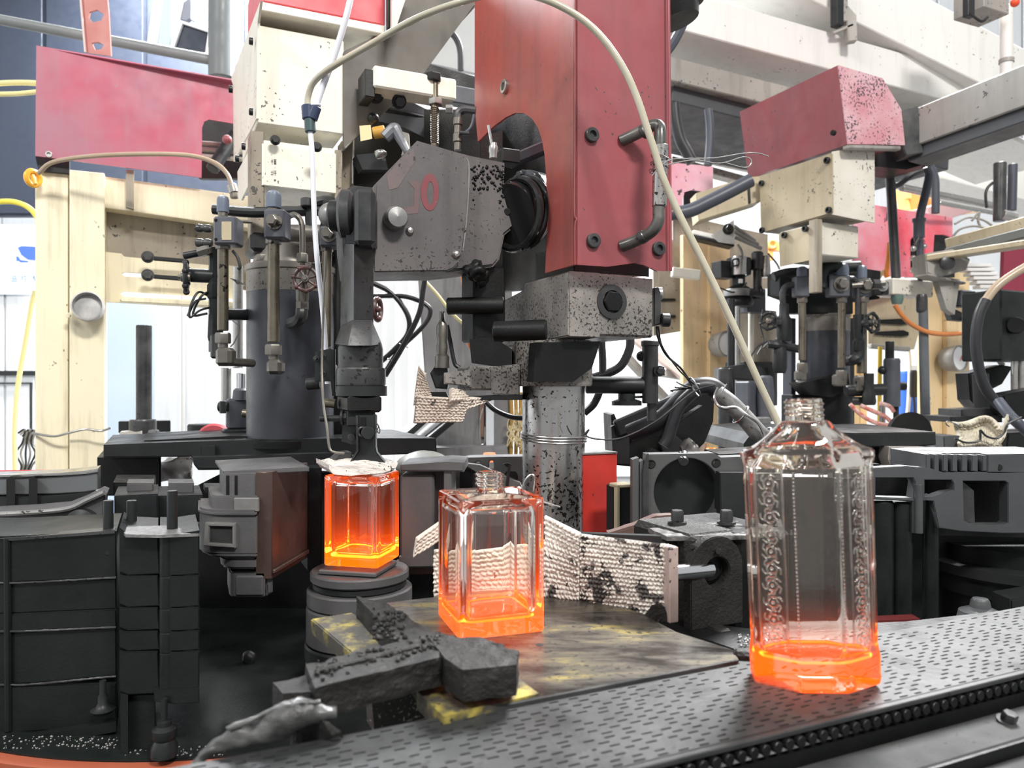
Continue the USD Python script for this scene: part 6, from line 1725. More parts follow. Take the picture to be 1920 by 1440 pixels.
A('fitting', hexa(P(1636, 533, ds - .02), X, M(10, ds), .02), IRON)
A('drain', vl(1629, ds, [(12, 758), (12, 738), (9, 730), (9, 700)], 12), BLACKP)
A('cross', cyl(P(1585, 733, ds + .03), P(1660, 730, ds + .03), M(11, ds)), BLACKP)
A('cross', cyl(P(1595, 752, ds + .03), P(1640, 752, ds + .03), M(8, ds)), IRON)
T('needle_valve', 'black handwheel valve at the right side of the second blow cylinder', 'valve')
handwheel(P(1636, 605, ds - .02), (.5, -1, .1), M(17, ds), BLACKP, 6)
A('stem', cyl(P(1610, 606, ds), P(1636, 605, ds - .02), M(8, ds)), IRON)
T('needle_valve', 'black handwheel valve with bent wires left of the second blow cylinder', 'valve')
handwheel(P(1442, 602, ds - .02), (-.6, -1, .1), M(15, ds), BLACKP, 6)
A('body', vl(1470, ds, [(12, 640), (14, 630), (14, 600), (9, 590), (9, 570)], 10), BLACKP)
A('stem', cyl(P(1442, 602, ds - .02), P(1470, 605, ds), M(8, ds)), IRON)
A('pipe', ptube([(1440, 645, ds), (1465, 648, ds), (1500, 655, ds + .1)], 8), BLACKP)
A('tee', vl(1462, ds, [(10, 700), (13, 690), (13, 660), (9, 650), (9, 636)], 10), BLACKP)
A('wire', ptube([(1430, 580, ds), (1426, 610, ds), (1432, 640, ds), (1420, 665, ds)], 1.3, seg=5), RUBBER)
A('wire', ptube([(1440, 640, ds), (1420, 650, ds), (1408, 668, ds)], 1.6, seg=5), RUBBER)
A('wire', ptube([(1452, 668, ds), (1446, 640, ds), (1430, 652, ds)], 1.4, seg=5), WIRE)

# clutter left of the second station
T('valve_stack', 'stack of dark pneumatic valves with a light round top, left of the tan control box', 'valve')
dv2 = 2.6
A('body', vl(1385, dv2, [(24, 575), (28, 568), (24, 548), (20, 540), (12, 535), (12, 520), (22, 516), (24, 500), (22, 485)], 20), BLACKP)
A('block', kbox(dv2 - .04, 1352, 488, 520, wu=.06, wv=.05), BLACKP)
A('silver_cap', vl(1386, dv2 - .03, [(14, 516), (14, 484), (12, 481)], 20), STEEL)
A('ring', vl(1382, dv2 - .02, [(26, 556), (26, 546), (24, 543)], 20), IRONL)
A('label', obox(P(1385, 531, dv2 - .05), X * M(8, dv2), Y * .004, Z * M(8, dv2)), plain('tag_white', (.8, .8, .8), .5))
A('cable', ptube([(1372, 500, dv2 - .06), (1374, 488, dv2 - .06), (1384, 486, dv2 - .06), (1384, 496, dv2 - .06), (1372, 500, dv2 - .06)], 1.8, seg=6), RUBBER)
A('cable', ptube([(1350, 540, dv2 - .06), (1375, 548, dv2 - .06), (1392, 540, dv2 - .06), (1400, 530, dv2 - .06)], 1.5, seg=6), RUBBER)
A('tube', ptube([(1383, 458, dv2), (1390, 470, dv2), (1392, 484, dv2)], 2.5, seg=6), BEAMG)
T('slim_regulator', 'slim grey regulator cylinder standing left of the tan control box', 'regulator')
A('tube', vl(1420, dv2, [(8, 560), (8, 508), (11, 505), (11, 475), (8, 472)], 18), IRON)
A('side', vl(1436, dv2, [(7, 520), (9, 510), (7, 480)], 14), STEEL)
A('block', kbox(dv2 + .02, 1402, 540, 585, wu=.08, wv=.05), VALVE)
A('fitting', cyl(P(1405, 548, dv2 - .04), P(1432, 552, dv2 - .04), M(7, dv2)), IRON)
A('wire', ptube([(1405, 555, dv2 - .05), (1422, 548, dv2 - .05), (1426, 536, dv2 - .05), (1430, 545, dv2 - .05)], 1.4, seg=5), RUBBER)
A('wire', ptube([(1440, 475, dv2), (1455, 492, dv2), (1462, 505, dv2)], 2, seg=5), BEAMG)
T('cream_drum', 'smoke-darkened cream upright drum with a pipe, left of the second blow cylinder', 'drum')
A('drum', vl(1420, 2.85, [(34, 690), (34, 585)], 32), CREAMD)
A('pipe', cyl(P(1408, 690, 2.7), P(1408, 585, 2.7), M(5, 2.7)), CREAMB)
A('base', kbox(2.72, 1395, 678, 696, wu=.14, wv=.1), BLACKP)
A('skirt', vl(1420, 2.8, [(36, 760), (36, 696)], 28), BLACKP)
T('twin_pipes', 'two bright upright pipes right of the warm cream post with the dial', 'pipes')
A('pipe', cyl(P(1371, 560, 2.45), P(1371, 1370, 2.45), M(7, 2.45), 14), BLACKP)
A('pipe', cyl(P(1383, 575, 2.5), P(1383, 1358, 2.5), M(5, 2.5), 14), STEEL)
T('lower_regulator', 'dark regulator assembly standing low behind the long slanting tube', 'regulator')
A('arm', prism([(1352, 690), (1400, 682), (1440, 690), (1440, 715), (1380, 712), (1352, 715)], ff(2.3), .08, b=.003), BLACKP)
A('post', cyl(P(1360, 1414, 2.3), P(1360, 690, 2.3), M(14, 2.3)), IRON)
A('body', kbox(2.2, 1404, 715, 800, wu=.05, wv=.06, b=.004), VALVE)
A('body', vl(1436, 2.2, [(14, 790), (16, 740), (13, 708), (8, 704)], 18), VALVE)
A('foot', vl(1430, 2.15, [(15, 802), (15, 784), (12, 782)], 18), IRONL)
A('coil', coil(P(1408, 800, 2.3), P(1408, 720, 2.3), M(8, 2.3), M(2, 2.3), 7), IRON)

# rose panel, pipes and bracket of the second frame
T('red_cover', 'red to rose sheet cover with two dark slots, behind the second station at the right', 'cover')
pl2 = uf(1612, 2.75)
A('sheet', prism([(1600, 378), (1786, 408), (1786, 446), (1770, 440), (1752, 440), (1750, 470), (1750, 500), (1712, 520), (1600, 514)], pl2, .006, holes=[[(1707, 450), (1712, 443), (1728, 443), (1735, 452), (1735, 512), (1707, 512)]]), mat('rose_gradient_paint', (.84, .06, .10), (.78, .50, .58), dirt=(.08, .05, .06), patch=1.0, speck=.9, speck_scale=60, rough=.45, scale=2.6))
A('slot_back', prism([(1700, 440), (1790, 440), (1790, 520), (1700, 520)], uf(1612, 2.80), .01), BLACKP)
for y in (460, 478, 500):
    A('bolt', ball(P(1712, y + 6, 2.72), M(6, 2.7), 1), STEEL)
    A('bolt', ball(P(1733, y + 2, 2.72), M(5, 2.7), 1), STEEL)
T('speckled_pipe', 'dark upright pipe in front of the rose sheet cover, ending in the pale bracket', 'pipe')
A('pipe', cyl(P(1669, 330, 2.4), P(1680, 522, 2.4), M(8.5, 2.4), 16), IRON)
A('bend', ptube([(1669, 335, 2.4), (1680, 348, 2.4), (1712, 326, 2.4), (1738, 318, 2.4)], 6), IRON)
T('slate_riser', 'slate hose and pipe rising through the slot of the rose sheet cover', 'hose')
A('hose', ptube([(1738, 316, 2.35), (1742, 330, 2.35), (1736, 360, 2.35), (1726, 400, 2.35), (1722, 430, 2.35), (1722, 452, 2.35)], 7.5, seg=12), HOSEB)
A('clip', vl(1723, 2.35, [(10, 446), (10, 418), (12, 415), (12, 410)], 14), HOSEB)
A('pipe', cyl(P(1725, 450, 2.35), P(1727, 526, 2.35), M(6, 2.35)), HOSEB)
A('handle', cyl(P(1722, 446, 2.33), P(1716, 458, 2.33), M(3.5, 2.33)), IRON)
one('slate_hose', 'slate hose arching down behind the rose sheet cover at the right', 'hose', ptube([(1715, 298, 2.6), (1738, 306, 2.6), (1752, 330, 2.6), (1754, 365, 2.6), (1754, 400, 2.6)], 7, seg=12), HOSEB)
one('steel_pipe', 'bright twin steel pipe running to the right behind the hoses', 'pipe', J(cyl(P(1690, 352, 2.8), P(1875, 388, 3.0), M(7, 2.8)), cyl(P(1760, 380, 2.8), P(1875, 402, 3.0), M(4, 2.8))), STEEL)
T('pale_bracket', 'pale oil-flecked bracket bar clamped on the pipes at the right', 'bracket')
A('bar', kbox(2.3, 1675, 521, 552, xr=1750, wv=.06, b=.003), OILCREAM)
A('end', kbox(2.28, 1655, 526, 552, wu=.03, wv=.03, b=.004), BLACKP)
A('bolt', hexbolt(P(1655, 536, 2.26), -Y, M(7, 2.3), .012), STEEL)
A('gland', vl(1682, 2.32, [(9, 570), (11, 562), (11, 554)], 14), plain('gland_green', (.10, .16, .14), .5))
T('thin_column', 'dark thin upright column pipe in front of the orange-lit post', 'pipe')
A('pipe', cyl(P(1736, 828, 2.3), P(1730, 560, 2.3), M(8.5, 2.3), 18), mat('thin_pipe_slate', (.09, .10, .11), (.14, .15, .16), rough=.35, scale=8))
A('union', vl(1728, 2.3, [(8, 586), (10, 582), (10, 558), (8, 552)], 14), IRON)
one('amber_hose', 'amber hose sagging from the pale bracket across to the right', 'hose', ptube([(1678, 572, 2.28), (1692, 592, 2.28), (1712, 610, 2.28), (1745, 624, 2.28), (1790, 626, 2.28), (1835, 618, 2.28), (1872, 604, 2.28)], 4.5), HOSEO)
one('orange_tube', 'bright orange tube dropping beside the dark pipe over the rose cover', 'tube', ptube([(1668, 455, 2.5), (1666, 480, 2.5), (1662, 512, 2.5), (1664, 520, 2.5)], 4.5), plain('tube_orange', (.95, .30, .04), .35))
one('timber_strip', 'pale slanted strip under the red part of the rose cover', 'strip', prism([(1640, 524), (1656, 506), (1660, 508), (1648, 528)], ff(2.5), .02), ORANGEY)
T('third_cross_beam', 'smoked tan slotted beam at the right, behind the second station', 'beam')
A('plate', prism([(1612, 555), (1730, 560), (1730, 600), (1714, 655), (1628, 650), (1628, 600), (1612, 600)], ff(2.98), .02), TAN)
for y in (603, 625):
    A('slot', hull([P(x, y2, 2.97) for x, y2 in ((1640, y - 3), (1640, y + 3), (1704, y - 2), (1704, y + 4), (1690, y + 6), (1694, y - 6))] + [P(1670, y, 2.98)]), BLACK)
A('lip', beam(P(1634, 644, 2.9), P(1708, 650, 2.9), M(9, 2.9), .03), BEAMG)
T('spool_clamp', 'dark upright clamp tube with side lugs in front of the blue drum', 'clamp')
A('tube', vl(1672, 2.4, [(15, 762), (15, 676), (13, 672)], 20), VALVE)
A('stem', cyl(P(1668, 676, 2.4), P(1668, 640, 2.4), M(8, 2.4)), BLACKP)
A('stem', cyl(P(1680, 800, 2.4), P(1680, 760, 2.4), M(5, 2.4)), BLACKP)
A('lug', ball(P(1654, 694, 2.4), M(8, 2.4), 2), BLACKP)
A('lug', cyl(P(1682, 724, 2.4), P(1698, 724, 2.4), M(8, 2.4)), BLACKP)
A('bar', cyl(P(1620, 732, 2.42), P(1672, 732, 2.42), M(9, 2.4)), BLACKP)
T('blue_drum', 'blue plastic drum standing behind the clamp tube at the right', 'drum')
BLU = plain('drum_blue', (.035, .13, .55), .4)
A('body', vl(1706, 3.6, [(24, 1162), (25, 1150), (25, 740), (24, 735), (24, 702), (22, 696)], 28), BLU)
A('lid', vl(1706, 3.6, [(20, 697), (20, 685), (17, 682)], 24), plain('drum_lid_white', (.8, .82, .85), .5))
one('blue_drum', 'second blue drum edge peeking left of the third station', 'drum', vl(1826, 3.6, [(12, 1162), (12, 700), (10, 696)], 20), BLU)
one('yellow_pipe', 'yellow upright pipe between the second station and the clamp tube', 'pipe', cyl(P(1644, 1300, 2.7), P(1650, 650, 2.7), M(4, 2.7)), plain('pipe_yellow', (.85, .58, .06), .4))
one('white_conduit', 'white upright conduit with a black sensor in front of the blue drum', 'conduit', J(ptube([(1703, 652, 3.3), (1706, 690, 3.3), (1704, 750, 3.3), (1700, 790, 3.3)], 3.5)), plain('conduit_white', (.8, .8, .82), .5))
one('sensor', 'black slim sensor with a cable in front of the blue drum', 'sensor', J(vl(1713, 3.2, [(6, 745), (7, 738), (7, 700), (5, 694)], 10), ptube([(1713, 742, 3.2), (1715, 770, 3.2), (1716, 795, 3.2)], 2)), RUBBER)
T('red_braid', 'red and white braided cables looping right of the tall bottle neck', 'cable')
BR = mat('braid_red', (.55, .07, .04), (.75, .55, .50), patch=1.0, rough=.6, scale=70)
A('braid', ptube([(1594, 758, 2.2), (1615, 778, 2.2), (1640, 792, 2.2), (1665, 797, 2.2), (1674, 792, 2.2)], 4, seg=8), BR)
A('braid', ptube([(1614, 760, 2.2), (1635, 770, 2.2), (1658, 780, 2.2), (1674, 794, 2.2)], 4, seg=8), BR)
A('braid', ptube([(1650, 756, 2.2), (1668, 762, 2.2), (1676, 772, 2.2)], 4, seg=8), BR)
for x in (1651, 1657):
    A('rod', cyl(P(x, 810, 2.3), P(x, 760, 2.3), M(3, 2.3)), STEEL)

# ------------------------------------------------------------------ third station at the right edge
T('boom_pair', 'pair of tan and grey arms rising to the right edge below the dark box arm', 'arm')
A('arm', beam(P(1770, 448, 2.3), P(1990, 386, 2.1), .045, .04), TAN)
A('arm', beam(P(1770, 466, 2.28), P(1990, 408, 2.08), .028, .05), mat('lower_arm_slate', (.09, .10, .10), (.13, .135, .13), rough=.5))
A('arm', beam(P(1735, 478, 2.26), P(1990, 438, 2.06), .018, .05), TAN)
A('root', prism([(1735, 475), (1790, 466), (1820, 486), (1812, 506), (1760, 520), (1738, 512)], ff(2.26), .08, b=.003), BEAMG)
A('boss', lathe(P(1774, 493, 2.24), -Y, [(M(14, 2.2), 0), (M(14, 2.2), .01), (M(9, 2.2), .014)], 20), IRON)
A('tray', beam(P(1742, 512, 2.25), P(1812, 528, 2.3), .008, .05), BEAMG)
A('post', prism([(1756, 518), (1800, 524), (1790, 590), (1775, 580)], ff(2.3), .03), BEAMG)
T('dark_upright', 'dark upright tube crossing the bright gap at the right', 'tube')
A('tube', cyl(P(1875, 305, 2.6), P(1874, 415, 2.6), M(11, 2.6)), IRON)
A('tube', cyl(P(1899, 308, 2.65), P(1897, 395, 2.65), M(8, 2.65)), HOSEB)
A('lever', ptube([(1862, 342, 2.58), (1852, 352, 2.58), (1848, 366, 2.58), (1850, 390, 2.58)], 2.5), BLACKP)
A('clamp', cyl(P(1880, 402, 2.58), P(1905, 408, 2.58), M(9, 2.6)), STEEL)
T('loose_wires', 'loose grey wires curling above the lower arms at the right', 'wires')
for pts in ([(1790, 420, 2.5), (1815, 408, 2.5), (1842, 412, 2.5), (1862, 424, 2.5)], [(1786, 444, 2.45), (1800, 430, 2.45), (1825, 424, 2.45), (1850, 428, 2.45)], [(1822, 414, 2.45), (1836, 398, 2.45), (1834, 414, 2.45), (1838, 424, 2.45)]):
    A('wire', ptube(pts, 2.2, seg=6), BEAMG)
one('maroon_panel', 'dark maroon sheet at the right edge behind the curved hose', 'panel', prism([(1883, 470), (1990, 452), (1990, 560), (1880, 545)], ff(2.6), .02), plain('maroon_sheet', (.26, .03, .06), .5))
one('white_bellows', 'white ribbed bellows behind the third station at the right', 'bellows', J(*[obox(P(1808 + 6 * k, 500 + 8 * k, 2.9), X * M(52, 2.9), Y * .05, Z * M(6, 2.9)) for k in range(6)]), plain('bellows_white', (.8, .8, .78), .6))
T('push_button_box', 'dark push button box with two buttons on a stack of clamps, right', 'control head')
dh3 = 2.3
A('body', kbox(dh3, 1804, 543, 574, wu=.052, wv=.05, b=.004), VALVE)
for y in (552, 565):
    A('button', cyl(P(1825, y, dh3 - .002), P(1825, y, dh3 + .04), M(6, dh3)), DARKHOLE)
A('plate', prism([(1776, 572), (1808, 588), (1830, 596), (1810, 602), (1785, 600)], ff(dh3 + .02), .03), BLACKP)
A('flange', vl(1832, dh3, [(22, 606), (24, 600), (24, 592), (18, 588), (18, 580)], 20), IRON)
A('rings', vl(1862, dh3 + .05, [(16, 590), (16, 584), (10, 582), (10, 572), (18, 570), (18, 562), (8, 560), (8, 550), (14, 548), (14, 544)], 20), STEEL)
A('pipe', cyl(P(1822, 640, dh3 + .03), P(1822, 600, dh3 + .03), M(10, dh3)), BEAMG)
T('curved_feed_hose', 'thick feed hose, amber at the top and black below, curving down at the right edge', 'hose')
A('amber_run', ptube([(1990, 470, 1.7), (1950, 486, 1.7), (1900, 514, 1.7), (1868, 538, 1.7), (1846, 566, 1.7)], 8, seg=12), HOSET)
A('black_run', ptube([(1848, 562, 1.7), (1836, 590, 1.7), (1830, 630, 1.7), (1832, 670, 1.7), (1842, 715, 1.7), (1862, 748, 1.7), (1885, 770, 1.7)], 9.5, seg=12), RUBBER)
A('grey_run', ptube([(1872, 752, 1.65), (1890, 775, 1.62), (1910, 795, 1.6), (1950, 830, 1.6)], 10, seg=12), HOSEB)
T('third_block', 'big dark green-black block at the right edge of the third station', 'block')
A('body', kbox(1.8, 1877, 542, 676, wu=.2, wv=.1, b=.004), GREEN)
A('recess', cyl(P(1905, 610, 1.795), P(1905, 610, 1.83), M(16, 1.8)), BLACK)
A('rods', J(cyl(P(1902, 750, 1.85), P(1902, 670, 1.85), M(6, 1.85)), cyl(P(1916, 750, 1.85), P(1916, 670, 1.85), M(6, 1.85))), STEEL)
A('bracket', prism([(1816, 700), (1880, 684), (1900, 688), (1880, 720), (1850, 735), (1846, 780), (1820, 750)], ff(1.9), .06, b=.003), BLACKP)
A('base', prism([(1782, 782), (1880, 780), (1880, 792), (1782, 792)], ff(1.75), .12, b=.002), BLACKP)
A('base', prism([(1803, 768), (1910, 764), (1912, 784), (1803, 784)], ff(1.78), .1, b=.002), IRON)
A('stem', cyl(P(1842, 770, 1.85), P(1838, 700, 1.85), M(14, 1.85)), BLACKP)
A('clamp', prism([(1880, 740), (1990, 720), (1990, 790), (1900, 785), (1884, 765)], ff(1.72), .06, b=.004), BLACK)
A('plate', prism([(1890, 812), (1990, 806), (1990, 850), (1885, 850)], ff(1.75), .1, b=.003), GREEN)
one('speckled_hose', 'speckled hose end between the curved feed hose and the dark block', 'hose', ptube([(1845, 620, 2.0), (1858, 650, 2.0), (1868, 668, 2.0), (1880, 685, 2.0)], 5), IRONL)
T('webbing_pad', 'scorched cream webbing bundled with wires under the third station at the right edge', 'pad')
dw3 = 1.62


def bundle(s, t):
    x = 1788 + 104 * s + 14 * np.sin(3 * s + 2 * t) * (1 - t)
    y = 794 + 8 * np.sin(9 * s) * (1 - t) + 56 * t + 10 * (t - 1) * np.sin(6 * s) - 22 * (s > .8) * (s - .8) * 5 * (1 - t)
    x = x + (s - .5) * -22 * t
    d = dw3 + .02 * np.sin(5 * s) + .015 * np.sin(7 * t)
    return np.stack([(x - 960) / FPX * d, d, EYE - (y - 720) / FPX * d], -1)


A('cloth', weave(bundle, 18, 9, .004, seed=31), mat('old_webbing', (.62, .58, .47), (.40, .36, .28), dirt=(.06, .05, .04), patch=1.0, speck=1.1, speck_scale=70, rough=.9, scale=30), smooth=True)
A('wire', ptube([(1780, 800, 1.58), (1774, 795, 1.58), (1776, 790, 1.58), (1790, 794, 1.58), (1800, 800, 1.58)], 1.2, seg=5), WIRE)
A('wire', ptube([(1790, 822, 1.58), (1812, 830, 1.58), (1836, 826, 1.58), (1838, 806, 1.58)], 2, seg=6), RUBBER)
A('wire', ptube([(1838, 806, 1.58), (1850, 818, 1.58), (1868, 822, 1.58), (1882, 812, 1.58), (1890, 795, 1.58), (1915, 782, 1.58)], 2, seg=6), RUBBER)
# ================================================================== hot glass
import manifold3d as m3


def man(m):
    return m3.Manifold(m3.Mesh(np.asarray(m.vertices, np.float32), np.asarray(m.faces, np.uint32)))


def unman(m):
    q = m.to_mesh()
    return tm(q.vert_properties[:, :3], q.tri_verts)


def loft(sections):
    """sections: list of (N x 2 outline, z), same N; closed solid."""
    N = len(sections[0][0])
    v = np.vstack([np.column_stack([s, np.full(N, z)]) for s, z in sections])
    f = []
    for i in range(len(sections) - 1):
        for k in range(N):
            k2 = (k + 1) % N
            a, b_, c, d = i * N + k, i * N + k2, (i + 1) * N + k2, (i + 1) * N + k
            f += [[a, b_, c], [a, c, d]]
    n = len(v)
    v = np.vstack([v, [[*sections[0][0].mean(0), sections[0][1]], [*sections[-1][0].mean(0), sections[-1][1]]]])
    L0 = (len(sections) - 1) * N
    for k in range(N):
        k2 = (k + 1) % N
        f += [[n, k2, k], [n + 1, L0 + k, L0 + k2]]
    return tm(v, f)


def rsq(w, d, r, n=10):
    """Rounded rectangle outline, counter-clockwise from +x."""
    pts = []
    for cx_, cy_, a0 in ((w / 2 - r, d / 2 - r, 0), (-w / 2 + r, d / 2 - r, 90), (-w / 2 + r, -d / 2 + r, 180), (w / 2 - r, -d / 2 + r, 270)):
        for t in np.linspace(a0, a0 + 90, n):
            pts.append((cx_ + r * math.cos(math.radians(t)), cy_ + r * math.sin(math.radians(t))))
    return np.array(pts)


def circ_like(ref, r):
    a = np.arctan2(ref[:, 1], ref[:, 0])
    return np.column_stack([r * np.cos(a), r * np.sin(a)])


def hot_glass(name, z_hot, z_top, glow, whole, tint=(.99, 1.0, .985)):
    """Clear glass still glowing from within: all of it faintly, its skin more the nearer the base (thin walls have cooled, the thick base has not)."""
    return usdkit.material(stage, '/World/Looks/' + name, {
        'p': ('glass_bsdf', {'color': tint, 'roughness': 0.0, 'IOR': 1.5}),
        'g': ('geometry', {}), 's': ('separate_xyz', {}),
        'r': ('map_range', {'from_min': z_hot, 'from_max': z_top, 'to_min': 1.0, 'to_max': 0.0, 'clamp': True}),
        'w': ('math', {'math_type': 'power', 'value2': 3.0}),
        'm': ('math', {'math_type': 'multiply', 'value2': glow}),
        'e': ('emission', {'color': (1.0, 0.075, 0.0)}),
        'add': ('add_closure', {}),
        'v': ('principled_volume', {'density': 0.0, 'emission_color': (1.0, 0.085, 0.001), 'emission_strength': whole})},
        [('g.position', 's.vector'), ('s.z', 'r.value'), ('r.result', 'w.value1'), ('w.value', 'm.value1'), ('m.value', 'e.strength'),
         ('p.BSDF', 'add.closure1'), ('e.emission', 'add.closure2')], surface='add.closure', volume='v.volume')


def hot_core(name, strength, dens=7.0, color=(1.0, 0.09, 0.001)):
    """The hottest glass inside the thick base."""
    return usdkit.material(stage, '/World/Looks/' + name, {
        't': ('transparent_bsdf', {'color': (1, 1, 1)}),
        'v': ('principled_volume', {'density': dens, 'color': (0, 0, 0), 'emission_color': color, 'emission_strength': strength})}, surface='t.BSDF', volume='v.volume')


def place(m, o, yaw, tilt=0.0):
    m = m.copy()
    m.apply_transform(trimesh.transformations.rotation_matrix(yaw, [0, 0, 1]))
    if tilt:
        m.apply_transform(trimesh.transformations.rotation_matrix(tilt, [0, 1, 0]))
    m.apply_translation(o)
    return m


def square_bottle(W, D_, H_, wall, floor_t, neck_r, neck_h, r=.004, bow=0.0):
    o = rsq(W, D_, r)
    s = lambda k: rsq(W - 2 * k, D_ - 2 * k, max(r - k * .5, .002))
    secs = [(s(.0025), 0.0), (s(.0008), .0006), (s(0), .0025), (s(0), H_ - .0025), (s(.0007), H_ - .0007), (s(.0025), H_), (circ_like(o, neck_r * 1.25), H_ + .0012), (circ_like(o, neck_r * 1.02), H_ + .003)]
    z = H_ + .003
    prof = [(0, .0), (.0, .0015)]
    body = loft(secs + [(circ_like(o, neck_r), H_ + .0042), (circ_like(o, neck_r), H_ + neck_h - .0008), (circ_like(o, neck_r - .0008), H_ + neck_h)])
    ri = .011
    i_ = lambda k: rsq(W - 2 * wall - 2 * k, D_ - 2 * wall - 2 * k, max(ri - k, .002))
    oi = i_(0)
    ins = [(i_(.006), floor_t), (i_(.0022), floor_t + .0012), (i_(.0004), floor_t + .004), (i_(0), floor_t + .008), (i_(0), H_ - .014), (i_(.003), H_ - .008), (i_(.010), H_ - .0045), (circ_like(oi, neck_r * .72), H_ - .001), (circ_like(oi, neck_r * .70), H_ + neck_h + .001)]
    return unman(man(body) - man(loft(ins)))


def loop(outline, z, r):
    q = np.column_stack([outline, np.full(len(outline), z)])
    n, sg = len(q), 8
    tg = np.roll(q, -1, 0) - np.roll(q, 1, 0)
    tg /= np.linalg.norm(tg, axis=1, keepdims=True) + 1e-12
    side = np.cross(tg, Z)
    ang = np.linspace(0, 2 * np.pi, sg, endpoint=False)
    v = (q[:, None] + r * (np.cos(ang)[None, :, None] * side[:, None] + np.sin(ang)[None, :, None] * Z)).reshape(-1, 3)
    f = []
    for i in range(n):
        for k in range(sg):
            a, b_ = i * sg + k, i * sg + (k + 1) % sg
            c, d = ((i + 1) % n) * sg + (k + 1) % sg, ((i + 1) % n) * sg + k
            f += [[a, d, c], [a, c, b_]]
    m = tm(v, f)
    if m.volume < 0:
        m.invert()
    return m


def thread(o, R, zs, r, m):
    for z in zs:
        A('thread', ring(np.asarray(o) + Z * z, (.06, 0, 1), R, r, 36, 8), m)


# the near square bottle on the dead plate
W2, H2 = .0740, .1125
yaw2 = math.radians(19)
u2 = np.array([math.cos(yaw2), math.sin(yaw2), 0])
v2 = np.array([-math.sin(yaw2), math.cos(yaw2), 0])
c2 = onz(861, 1203, ZB + .0035)
o2 = c2 + u2 * W2 / 2 + v2 * W2 / 2
G2 = hot_glass('hot_glass_near', o2[2] + .012, o2[2] + H2 * .75, .24, 3.5)
T('square_bottle', 'larger glowing square glass bottle with open threaded neck, standing on the steel plate', 'bottle')
A('body', place(square_bottle(W2, W2, H2, .0048, .0135, .0112, .0185), o2, yaw2), G2, smooth=30)
GC = plain('clear_glass', (1, 1, 1), 0.0, trans=1.0, ior=1.5)
A('hot_core', place(loft([(rsq(W2 - .0014, W2 - .0014, .004), .0008), (rsq(W2 - .0012, W2 - .0012, .004), .0030), (rsq(W2 - .0012, W2 - .0012, .004), .0122)]), o2, yaw2), hot_core('hot_core_near', 46.0, 26.0))
A('hot_layer', place(loop(rsq(W2 - .0150, W2 - .0150, .008), .0128, .0011), o2, yaw2), hot_core('hot_layer_near', 330.0, 0.0, (1.0, .40, .03)))
thread(o2, .0112, (H2 + .0075, H2 + .0115, H2 + .0155), .0014, G2)

# the same kind of bottle, hotter, still in the tongs on the disc stack
W1, H1 = .0730, .1135
zb1 = P(0, 1067, .955)[2]
yaw1 = math.radians(-13.5)
u1_ = np.array([math.cos(yaw1), math.sin(yaw1), 0])
v1_ = np.array([-math.sin(yaw1), math.cos(yaw1), 0])
c1 = P(708, 1067, .945)
o1 = c1 - u1_ * W1 / 2 + v1_ * W1 / 2
G1 = hot_glass('hot_glass_fresh', o1[2] + .014, o1[2] + H1 * .9, .30, 9.0)
T('square_bottle', 'hot glowing square glass bottle on the disc stack, gripped from above by the tongs', 'bottle')
A('body', place(square_bottle(W1, W1, H1, .0060, .015, .0112, .0185), o1, yaw1), G1, smooth=30)

A('hot_core', place(loft([(rsq(W1 - .0014, W1 - .0014, .004), .0008), (rsq(W1 - .0012, W1 - .0012, .004), .0030), (rsq(W1 - .0012, W1 - .0012, .004), .0140)]), o1, yaw1), hot_core('hot_core_fresh', 60.0, 26.0))
A('hot_layer', place(loop(rsq(W1 - .0150, W1 - .0150, .008), .0128, .0022), o1, yaw1), hot_core('hot_layer_fresh', 420.0, 0.0, (1.0, .42, .03)))

# tall bottle with relief panels on the belt
T('tall_bottle', 'tall faceted clear bottle with relief side panels and glowing base, on the belt', 'bottle')
HB = .164


def plan(k, sx=1.0):
    """Eight-sided outline with a broad smooth front, slanted relief sides."""
    a, b_, c, e = .0155, .0265, .0425, .0085
    pts = [(c, -e), (c, e), (a, b_), (-a, b_), (-c, e), (-c, -e), (-a, -b_), (a, -b_)]
    pg = Polygon([(x * sx, y * sx) for x, y in pts]).buffer(-k, join_style=2).buffer(-.0016).buffer(.0016, quad_segs=3)
    L_ = pg.exterior.length
    q = np.array([pg.exterior.interpolate(t).coords[0] for t in np.linspace(0, L_, 96, endpoint=False)])
    a0 = np.argmin(np.abs(np.arctan2(q[:, 1], q[:, 0])))
    q = np.roll(q, -a0, axis=0)
    if q[0][0] * q[5][1] - q[0][1] * q[5][0] < 0:
        q = q[::-1]
    return q


ref = plan(0)
secs = [(plan(.003), 0), (plan(.0006), .001), (plan(0), .004), (plan(-.0002), .020), (plan(.0012), .030)]
for z in np.linspace(.035, HB - .012, 10):
    secs.append((plan(.0012 - .0012 * (z / HB)), z))
secs += [(plan(-.0012), HB - .006), (plan(-.0012), HB - .002), (plan(.0005), HB)]
for t in np.linspace(.12, 1, 8):
    q = plan(.0005) * (1 - t) + circ_like(plan(.0005), .0165) * t
    secs.append((q, HB + .017 * (1 - (1 - t) ** 2.0) if False else HB + .019 * t ** 1.5))
secs += [(circ_like(ref, .0150), HB + .0195), (circ_like(ref, .0128), HB + .0200), (circ_like(ref, .0122), HB + .0345), (circ_like(ref, .0114), HB + .0352)]
outer = loft(secs)
ins = [(plan(.014), .021), (plan(.009), .0225), (plan(.0075), .027)] + [(plan(.0072 - .001 * z / HB), z) for z in (.05, .09, .13, HB - .012)] + [(plan(.012), HB - .003), (circ_like(plan(.012), .0105), HB + .012), (circ_like(ref, .0088), HB + .018), (circ_like(ref, .0085), HB + .037)]
body3 = unman(man(outer) - man(loft(ins)))
o3 = onz(1527, 1275, ZB + .0006)
